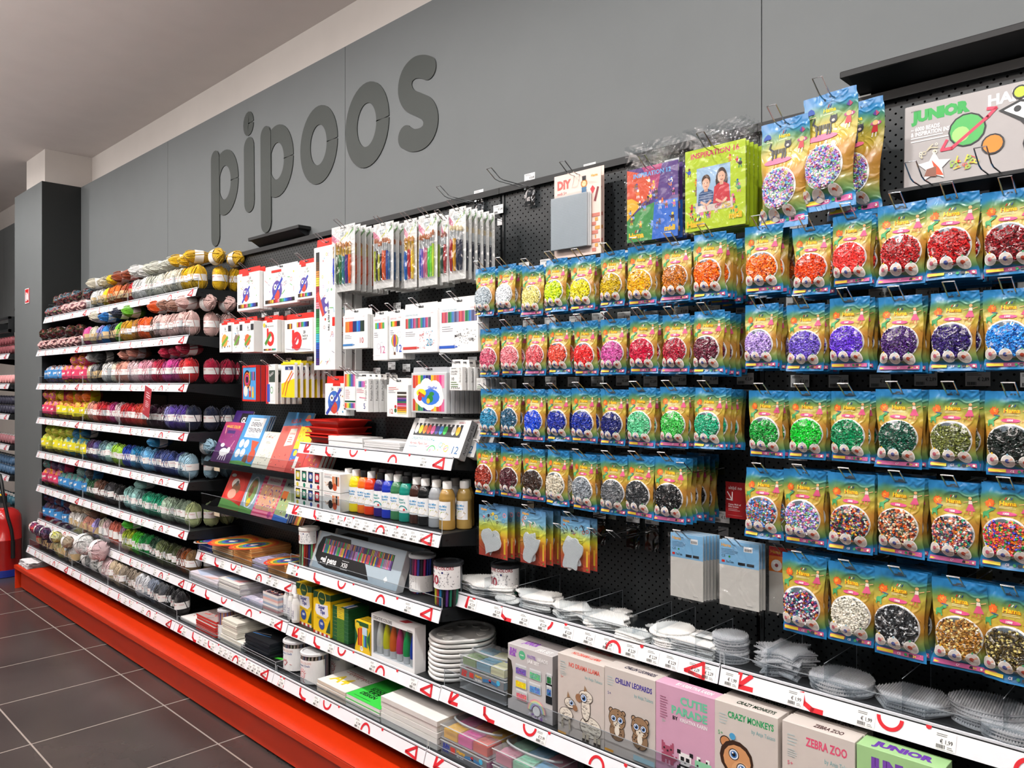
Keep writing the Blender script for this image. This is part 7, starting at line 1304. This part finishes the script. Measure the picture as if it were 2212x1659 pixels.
def beadcase(qq, xa, xb, y, z0, d, h_, label, tiers, cols, blab):
    x0, x1 = ux(qq, xa, y), ux(qq, xb, y); w_ = x1-x0; r = thing('bead_case', (x0, y, z0), label, 'storage case', 'clear bead cases'); R = random.Random(int(xa)); th = h_/tiers
    for k in range(tiers):
        m = MB(); m.box(0, w_, 0, d, k*th+.002, (k+1)*th-.002, HAZE(), .006); m.box(.002, w_-.002, .002, d-.002, k*th+.002, k*th+.003, FROST()); m.tube([(.003, .0, (k+1)*th-.004), (w_-.003, 0, (k+1)*th-.004), (w_, d, (k+1)*th-.004)], .0018, mat('c4c8cb', .25), 5); m.build('clear_tray', r)
        if k or tiers < 3:
            m = MB(); n = 3
            for i in range(n):
                for j in range(2):
                    a, b = .012+(w_-.02)*i/n, .006+(w_-.02)*(i+1)/n; dd = (d-.02)/2; m.T = Matrix(); c = cols[(i+j+k) % len(cols)]
                    V = []; nn = 10
                    for u in range(nn+1):
                        for v in range(7): V.append((a+(b-a)*u/nn, .008+dd*j+dd*.92*v/6, k*th+.006+th*.55+R.uniform(-.002, .002)))
                    m.add(V, [(u*7+v, (u+1)*7+v, (u+1)*7+v+1, u*7+v+1) for u in range(nn) for v in range(6)], mat(c, .4))
                    m.box(a, b, .008+dd*j, .008+dd*j+dd*.92, k*th+.005, k*th+.006+th*.52, mat(c, .4))
            o = m.build('bead_fill', r); o['kind'] = 'stuff'
    m = MB(); m.box(.008, w_*.97, -.0012, -.0006, th*.12 if tiers < 3 else th*1.05, th*.95 if tiers < 3 else th*1.95, '77797d'); F = plane(m, (.008, -.0013, th*.12 if tiers < 3 else th*1.05), (1, 0, 0), (0, 0, 1), w_*.97-.008, th*.83)
    F.text('JUN', .04, .55, .3, blab, 'l', .06, wmax=.15); F.text('IOR', .04, .2, .3, blab, 'l', .06, wmax=.15); F.rect(.22, .3, .32, .8, 'c8403a'); F.text('Hama', .36, .55, .3, 'f0b81c', 'l', .02); F.text('MIX BOX', .36, .2, .2, 'f4f4f4', 'l', .01, wmax=.15); F.line([(.55, .5), (.7, .65), (.85, .5)], .05, '3a70a0'); F.disc(.88, .75, .04, '4ab0d8'); F.poly([(.65, .65), (.7, .85), (.73, .62)], 'c8303a'); m.build('label_band', r)
    m = MB(); cx, cy = w_/2, d/2; pts = [(cx+.45*w_*math.cos(a), cy-.01+d*.32*math.sin(a)*-1, h_+.004+.012*math.sin(a)) for a in [math.pi*i/12 for i in range(13)]]; m.tube(pts, .0035, mat('9aa0a4', .25), 8); m.build('carry_handle', r, True)
    m = MB(); m.disc = None; m.lathe([(.02, h_), (.02, h_+.0006)], '1c2a2a', 16, (.03, -.0, 0)); 
    return r
beadcase(q7, 362, 690, -.27, ZK, .15, .118, 'clear three-tier bead case with grey label and handle beside the palettes', 3, ['7a7ac8', 'c85a6a', '7a9a5a', '5a98b0', 'd8d8a8'], 'c8302c')
beadcase(q7, 228, 570, -.35, Z0, .16, .1, 'clear bead case with red, yellow and pink beads on the bottom shelf', 2, ['e05a4a', 'f0b820', 'e858a8'], '2a3a9a')
beadcase(q7, 590, 1000, -.35, Z0, .16, .1, 'clear bead case with pale blue and green lid at the bottom edge', 2, ['6ab4dc', 'c87a90', '8ed8b4'], '2a3a9a')
# ---------------------------------------------------------------- hanging things of the bead bays
q15, q14 = q(15), q(14)
def CQ(qq, name, label, cat, x0, y0, x1, y1, y, t, col, draw, **k): return carton(name, label, cat, qq(x0, y0), qq(x1, y1), y, t, col, draw, **k)
def sleeve(r, w_, h_, up, name='clear_bag'):
    m = MB(); V = []; nx, nz = 6, 10
    for j in range(nz+1):
        for i in range(nx+1): V.append((-w_/2-.006+(w_+.012)*i/nx, -.004+noise.noise(Vector((i*1.7, j*1.3, w_*50)))*.003, -.006+(h_+up+.006)*j/nz))
    m.add(V, [(j*(nx+1)+i, j*(nx+1)+i+1, (j+1)*(nx+1)+i+1, (j+1)*(nx+1)+i) for j in range(nz) for i in range(nx)], FILM2()); m.build(name, r, True)
def spr(F, seed, x0, y0, x1, y1, n, cols):             # little printed figures: body, head, feet
    R = random.Random(seed)
    F.l += 1; b = F.l
    for _ in range(n):
        x, y, s = R.uniform(x0, x1), R.uniform(y0, y1), R.uniform(.022, .036); c = R.choice(cols); d = R.choice(cols); F.l = b
        F.disc(x, y, s, c, n=9, up=0); F.disc(x, y+s*1.5*F.a, s*.7, d, n=8, up=1); F.line([(x-s*.5, y-s*F.a), (x-s*.6, y-s*F.a*1.9)], s*.5, d, 0); F.line([(x+s*.5, y-s*F.a), (x+s*.6, y-s*F.a*1.9)], s*.5, d, 0); F.line([(x-s, y+s*.2*F.a), (x-s*1.7, y+s*.7*F.a)], s*.4, c, 0)
def insp16(F):
    F.rect(0, 0, 1, 1, 'b6cc1c'); F.text('INSPIRATION 16', .5, .89, .065, 'd0305a', 'c', .03, wmax=.92); spr(F, 16, .06, .16, .94, .84, 44, ['d0303a', '2a50b0', 'e8a02a', '2a8a4a', 'f0e8e0', '3a2a30', 'e07aa0', '7a4a2a'])
    F.rect(.2, .24, .76, .76, '9fbcd8'); F.rect(.18, .22, .8, .34, 'd9c8bc')
    for x, y, sh, hair, lng in ((.36, .55, '2a4a7a', '4a2e1c', 0), (.62, .6, 'c8323c', '3a2218', 1)):
        if lng: F.disc(x, y-.03, .1, hair, .14)
        F.poly([(x-.14, .3), (x+.14, .3), (x+.12, y-.1), (x+.04, y-.06), (x-.04, y-.06), (x-.12, y-.1)], sh); F.rect(x-.03, y-.09, x+.03, y-.02, 'd8a488'); F.disc(x, y+.04, .075, hair, .08); F.disc(x, y+.005, .062, 'e2b094', .07); F.disc(x-.022, y+.015, .008, '2a1c18', n=6); F.disc(x+.022, y+.015, .008, '2a1c18', n=6, up=0); F.line([(x-.02, y-.022), (x, y-.03), (x+.02, y-.022)], .008, 'b04a4a')
        if not lng: [F.rect(x-.12, .32+.03*i, x+.12, .33+.03*i, '7a90b0', i == 0) for i in range(5)]
        F.line([(x-.08, .34), (x, .3)], .035, 'e2b094'); F.line([(x+.08, .34), (x+.02, .3)], .035, 'e2b094', 0)
    F.scrib(3, .25, .23, .75, .29, 12, ['3a50b0', 'd04a6a', 'e8c83a'], .03); F.text('Hama', .04, .05, .075, 'f2bf1c', 'l', .05); F.text('midi', .95, .09, .07, 'f2bf1c', 'r', .05)
    for i, c in enumerate(('d02a2a', 'f4f0e0', '1f3f8f')): F.poly([(.16+.04*i, .12), (.18+.04*i, .12), (.2+.04*i, .16), (.18+.04*i, .16)], c, i == 0)
def insp12(F):
    F.rect(0, 0, 1, 1, '5a3a80'); F.poly([(0, .4), (.4, .55), (.55, .85), (0, 1)], 'd8502c'); F.poly([(0, .3), (.3, .5), (.1, .6), (0, .6)], 'e8b02a'); F.poly([(0, 0), (.5, 0), (.55, .5), (.3, .45), (0, .3)], '3f9048'); F.poly([(.5, 0), (1, 0), (1, .5), (.55, .5)], '2f6ac8'); F.poly([(.3, 1), (.7, 1), (.6, .6)], 'b03a70')
    F.text('INSPIRATION 12', .5, .87, .06, '6ab0e8', 'c', .03, wmax=.92, rot=-.0); spr(F, 12, .06, .15, .94, .82, 30, ['e8803a', '2a50b0', 'f0c83a', '8a5a3a', 'f0e8e0', '3a2a30', 'e07aa0', '7a9ad8']); F.text('Hama', .04, .05, .075, 'f2bf1c', 'l', .05); F.text('midi', .95, .09, .07, 'f2bf1c', 'r', .05)
    for i, c in enumerate(('d02a2a', 'f4f0e0', '1f3f8f')): F.poly([(.16+.04*i, .12), (.18+.04*i, .12), (.2+.04*i, .16), (.18+.04*i, .16)], c, i == 0)
r, w_, h_ = CQ(q15, 'idea_book', 'purple and multicolour idea book in clear bag, frontmost', 'book', 1088, 725, 1468, 1205, -.13, .004, '4a4a80', insp12, hk='long wire hook of the purple idea books', hl=.22, price='\u20ac 4,99'); sleeve(r, w_, h_, .07)
for k in range(2): copy_tree(r, (r.location.x+.003, -.13+.02*(k+1), r.location.z-.002), 'purple idea book, %s behind the front copy' % ORD[k])
r, w_, h_ = CQ(q15, 'idea_book', 'lime green idea book with photo of two children, frontmost', 'book', 1522, 585, 1972, 1115, -.15, .004, 'a8bc1c', insp16, hk='long wire hook of the lime green idea books', hl=.24, price='\u20ac 4,99'); sleeve(r, w_, h_, .06)
for k in range(4): copy_tree(r, (r.location.x+.003*k, -.15+.018*(k+1), r.location.z-.002*k), 'lime green idea book, %s behind the front copy' % ORD[k])
def diy(F):
    F.rect(0, 0, 1, 1, 'e3ccc0'); F.text('DIY', .07, .83, .1, 'c8605a', 'l', .06, wmax=.3); F.text('midi 5+', .07, .76, .035, 'b04a50', 'l', .02); F.disc(.65, .84, .07, 'b87a3a'); F.disc(.65, .84, .045, 'e8c89a'); F.rect(.61, .88, .69, .93, '1c1c20'); F.rect(.6, .72, .7, .8, '3a6a90'); F.line([(.63, .72), (.63, .66)], .03, 'b87a3a'); F.line([(.68, .72), (.68, .66)], .03, 'b87a3a', 0); F.rect(.35, .68, .5, .73, '3a7a5a'); F.disc(.38, .67, .02, '20242a'); F.disc(.47, .67, .02, '20242a', up=0); F.poly([(.78, .76), (.83, .8), (.88, .76), (.83, .7)], 'c8303a'); F.line([(.88, .62), (.94, .76)], .04, '7a2a30'); F.text('Hama', .8, .9, .03, 'e8a82a', 'l', .02)
    [F.rect(.82+.06*(i % 2), .03+.05*i, .9+.04*(i % 3), .07+.05*i, 'd89a4a' if i % 2 else 'c87a6a', i == 0) for i in range(9)]
for k in range(2):
    r, w_, h_ = CQ(q15, 'craft_pack', 'pink craft card with white pegboard blister, frontmost' if k == 0 else 'pink craft card directly behind the front one', 'craft pack', 545, 770, 893, 1335, -.09+.026*k, .0015, 'e3ccc0', diy, group='pink craft cards', hk='long wire hook of the pink craft cards' if k == 0 else None, hl=.24, price='\u20ac 7,95')
    r.location.x += .012*k
    for j in range(3):
        m = MB(); a, b = -w_/2, w_*.28-.02*0; m.box(a+.004*j, b+.004*j, -.008-.005*(2-j), -.005-.005*(2-j), h_*.1, h_*.72, 'd8d9d9')
        if j == 0:
            F = plane(m, (a, -.0185, h_*.1), (1, 0, 0), (0, 0, 1), b-a, h_*.62); F.l = 2
            for u in range(26):
                for v in range(32): F.rect(.01+u/26.5, .01+v/32.5, .01+(u+.62)/26.5, .01+(v+.62)/32.5, 'c3c6c8', up=0)
        m.build('white_pegboard', r)
    m = MB(); m.box(-w_/2-.001, w_*.31, -.022, -.0205, h_*.08, h_*.74, CLEAR()); m.build('clear_blister', r)
for (u, v, b, l) in ((1066, 372, 1150, 'left of the pink craft cards'), (985, 412, 1040, 'right of the brush packs')):
    p = at(b, 408 if u > 1000 else 442, -.012); hook(p.x, p.z, 'empty wire hook with clear price holder, '+l, .2, '\u20ac 8,49', 'clear')
# blister pegboard packs
def blis(seed, cols):
    def d(F):
        F.text('Hama', .08, .9, .05, 'e8a82a', 'l', .03); F.scrib(seed, .08, .68, .92, .86, 14, cols, .07); F.rect(.88, .1, .94, .4, 'e8c03a'); F.disc(.92, .05, .03, '6a8a3a'); F.rect(.38, .94, .62, .955, '14181c')
    return d
GB = mat('ffffff', .35, 0, .3, 'grad|0:c84a3e|.25:dc6a3e|.42:e0a03a|.55:d8d23a|.66:b8cc6a|.78:7ab0cc|1:5a90c4')
for (xa, ya, xb, yb, n, sh, nm, cl) in ((110, 662, 303, 1045, 3, [(.03*math.sin(t)**3*1.05, .034*(.8*math.cos(t)-.32*math.cos(2*t)-.12*math.cos(3*t)-.06*math.cos(4*t))) for t in [6.2832*i/28 for i in range(28)]], 'heart and flower', ['e08a9a', '4a90c0', '3a2a2a', 'e8c83a']), (393, 690, 565, 1092, 4, blob(.026, .042, 24), 'seahorse and mermaid', ['e88a5a', '2a7a5a', 'e8e0e0']), (668, 740, 866, 1132, 2, blob(.03, .042, 27), 'dog and elephant', ['a84a2a', '7a7a80', '20242a'])):
    TL, BR = at(*q(11)(xa, ya), -.2), at(*q(11)(xb, yb), -.2); w_, h_ = BR.x-TL.x, TL.z-BR.z; cx = (TL.x+BR.x)/2
    r = thing('blister_pack', (cx, -.2, BR.z), 'blue to red blister card with white %s pegboards, frontmost' % nm, 'craft pack', 'pegboard blister cards')
    m = MB(); m.box(-w_/2, w_/2, 0, .0015, 0, h_, GB); nv = len(m.V); F = plane(m, (-w_/2, -.0001, 0), (1, 0, 0), (0, 0, 1), w_, h_); blis(int(xa), cl)(F); o = m.build('printed_card', r)
    ul = o.data.uv_layers.new(name='UVMap')
    for lp in o.data.loops:
        co = o.data.vertices[lp.vertex_index].co; ul.data[lp.index].uv = (co.x/w_+.5, co.z/h_)
    k_ = w_*.46/.034; P = [(x*k_*.78, y*k_*.78) for x, y in sh]; me = pegplate(P, PW, .0045, .003, .002)
    for j in range(2):
        b = bpy.data.objects.new('white_pegboard', me); C.objects.link(b); b.parent = r; b.location = (-.004+.008*j, -.006-.006*j, h_*.34-.004*j); b.rotation_euler = (math.pi/2, .5*j, 0)
    m = MB(); m.box(-w_*.44, w_*.4, -.019, -.0175, h_*.04, h_*.66, CLEAR()); m.build('clear_blister', r)
    for k in range(n-1): copy_tree(r, (cx+.004*(k+1), -.2+.03*(k+1), BR.z-.002*k), 'blister card with %s pegboards, %s behind the front one' % (nm, ORD[k]))
    hook(cx, BR.z+h_*.955, 'wire hook of the %s blister cards' % nm, .215, '\u20ac 6,49')
# ironing paper packs
def iron(F): F.rect(0, 0, 1, 1, 'd0cdc6'); F.rect(0, .62, 1, 1, '7fb6de'); F.text('Hama', .05, .9, .05, 'e8a82a', 'l', .03); F.rect(.62, .86, .84, .94, 'f4f4f4'); F.bars(.64, .87, .82, .91, ['2a2a2a']*9, .4); F.lines(.05, .86, .45, 4, .022, '4a6a8a', .3); F.text('CE', .06, .74, .04, '2a3a4a', 'l'); F.disc(.26, .755, .025, '2a8a3a'); F.rect(.06, .66, .14, .695, 'd8261c'); F.text('YouTube', .17, .66, .035, '1c2430', 'l', .01, wmax=.2); F.rect(.48, .65, .66, .69, '15181c'); F.rect(.7, .65, .88, .69, '15181c', 0); F.rect(.55, .14, .552, .6, 'b8b5ae'); F.lines(.7, .05, .2, 1, .02, '9a9a98')
def ironr(F): F.rect(0, 0, 1, 1, 'd0cdc6'); F.rect(0, .62, 1, 1, 'e87a1c'); F.rect(0, .86, 1, 1, 'c8241c'); F.text('Hama', .05, .9, .05, 'e8a82a', 'l', .03); F.disc(.22, .72, .16, 'f0eeea'); F.disc(.22, .72, .05, 'b04a4a'); F.disc(.7, .72, .16, 'f0eeea'); F.rect(.62, .9, .84, .97, 'f4f4f4')
q11 = q(11)
for (xa, ya, xb, yb, n, dr, nm, yy) in ((1418, 850, 1640, 1330, 6, iron, 'left', -.21), (1752, 898, 2022, 1398, 3, iron, 'right', -.21), (2090, 945, 2330, 1440, 1, ironr, 'red', -.15)):
    nm2 = {'left': 'blue-topped ironing paper pack, left of the two', 'right': 'blue-topped ironing paper pack, right of the two', 'red': 'red-topped ironing paper pack half hidden behind the striped bead bags'}[nm]
    r, w_, h_ = CQ(q11, 'ironing_paper_pack', nm2, 'paper', xa, ya, xb, yb, yy, .003, 'c9c6bf', dr, group='ironing paper packs', hk='wire hook of the %s ironing paper packs' % nm, hl=.215); sleeve(r, w_, h_, .0, 'clear_sleeve')
    for k in range(n-1): copy_tree(r, (r.location.x+.002*k, yy+.014*(k+1), r.location.z-.001*k), 'ironing paper pack, %s behind the %s front one' % (ORD[k], nm))
for i, (x, y) in enumerate(((900, 805), (1130, 835), (1260, 850))): p = at(*q11(x, y), -.05); hook(p.x, p.z, '%s empty wire hook between the blister cards and ironing paper' % ORD[i], .215, '\u20ac 2,29', 'clear')
p = at(*q11(1790, 470), -.02); hook(p.x-.02, at(*q11(1790, 440), -.1).z, 'empty wire hook above the red information card', .2, '', None)
TL, BR = at(*q11(1793, 505), -.06), at(*q11(1960, 772), -.06); w_, h_ = BR.x-TL.x, TL.z-BR.z
m = MB(); m.box(TL.x, BR.x, -.06, -.059, BR.z, TL.z, 'a3161c'); F = plane(m, (TL.x, -.0601, BR.z), (1, 0, 0), (0, 0, 1), w_, h_); F.text('altijd no', .12, .8, .09, 'e8d0d0', 'l', .02, wmax=.8); F.line([(.08, .72), (.28, .5)], .04, 'f4e8e8'); F.line([(.28, .72), (.28, .5), (.06, .52)], .04, 'f4e8e8', 0); F.text('Hama Midi of', .12, .36, .05, 'f0dada', 'l', .02, wmax=.6); F.text('Mini kralen', .12, .3, .05, 'f0dada', 'l', .02, wmax=.5); F.lines(.12, .25, .5, 2, .04, 'e0b0b0'); F.lines(.1, .08, .8, 1, .02, 'd88a8a')
tag(m.build('info_card'), 'dark red information card with white arrow behind the multicolour bead bags', 'card')
# the starter kit
def kitd(F):
    F.text('JUNIOR', .03, .8, .12, '2fa24a', 'l', .08, wmax=.29, rot=.0); F.text('HAMA MIDI', .34, .8, .12, 'f2f2f2', 'l', .04, wmax=.42); F.text('Starter kit', .48, .87, .05, '1c5a4a', 'l', .0, rot=.05, wmax=.2); F.text('panduro', .03, .92, .02, '5a5a5a'); F.text('~ 6000 BEADS', .03, .68, .05, 'f2f2f2', 'l', .03, wmax=.12); F.text('& INSPIRATION INSIDE', .03, .62, .05, 'f2f2f2', 'l', .03, wmax=.19); F.lines(.03, .59, .18, 2, .04, 'dedede')
    F.disc(.26, .58, .075, '26282b'); F.disc(.26, .58, .068, '4fae5a'); F.disc(.235, .54, .035, '9fd07a'); F.line([(.16, .4), (.2, .4), (.34, .68), (.37, .76), (.34, .77)], .014, 'd8405a'); F.line([(.16, .4), (.18, .5)], .012, 'd8405a')
    F.poly([(.38, .72), (.46, .8), (.64, .66), (.66, .5), (.5, .42), (.46, .56)], '2a2c2e'); F.poly([(.4, .71), (.46, .77), (.62, .65), (.63, .53), (.51, .46), (.48, .57)], 'eceeee'); F.disc(.45, .7, .014, '2a2c2e'); F.line([(.48, .62), (.58, .6)], .012, '4a4c50'); F.disc(.46, .88, .03, '2a2c2e'); F.disc(.46, .88, .023, 'b8d03a')
    F.disc(.36, .36, .045, '2a2c2e'); F.disc(.36, .36, .038, 'e8862c'); F.disc(.52, .3, .05, '1c1c1e'); F.text('Hama', .5, .25, .09, 'f0b81c', 'l', .04); pts = []
    for i in range(10): a = math.pi/2+i*math.pi/5; rr = .07 if i % 2 == 0 else .035; pts.append((.13+rr*math.cos(a), .22+rr*F.a*math.sin(a)))
    for i in range(10): F.poly([(.13, .22), pts[i], pts[(i+1) % 10]], 'd6d8d8', up=(i == 0))
    F.poly([(.12, .3), (.15, .2), (.17, .1), (.14, .12)], 'e8502c'); F.poly([(.1, .2), (.14, .22), (.14, .1), (.09, .12)], '8a5a4a'); F.scrib(3, .2, .14, .3, .26, 24, ['d8402c', 'e8862c', '9ac04a', 'e8d04a'], .012); F.scrib(5, .07, .35, .14, .5, 10, ['c8c0a0', 'f0e8d0'], .012)
TL = at(*q14(1200, 890), -.1); BL = at(*q14(1182, 1590), -.1)
r = thing('starter_kit_box', (TL.x, -.1, BL.z), 'large grey starter kit box with green lettering and green planet', 'craft kit'); w_, h_ = .5, TL.z-BL.z
m = MB(); m.box(0, w_, 0, .05, 0, h_, 'a9a4a3', .002); F = plane(m, (0, -.0001, 0), (1, 0, 0), (0, 0, 1), w_, h_); kitd(F); m.build('carton', r); r.rotation_euler = (-.05, 0, 0)
for i, (x, y) in enumerate(((1270, 1335), (1850, 1215))): p = at(*q14(x, y), -.24); hook(p.x, p.z-.035, '%s wire hook reaching out below the starter kit' % ('left' if i == 0 else 'right'), .225, '', None)
m = MB(); m.box(TL.x-.02, TL.x+.5, -.14, -.012, BL.z-.012, BL.z-.004, DK); tag(m.build('support_shelf'), 'narrow black shelf supporting the starter kit box', 'shelf')
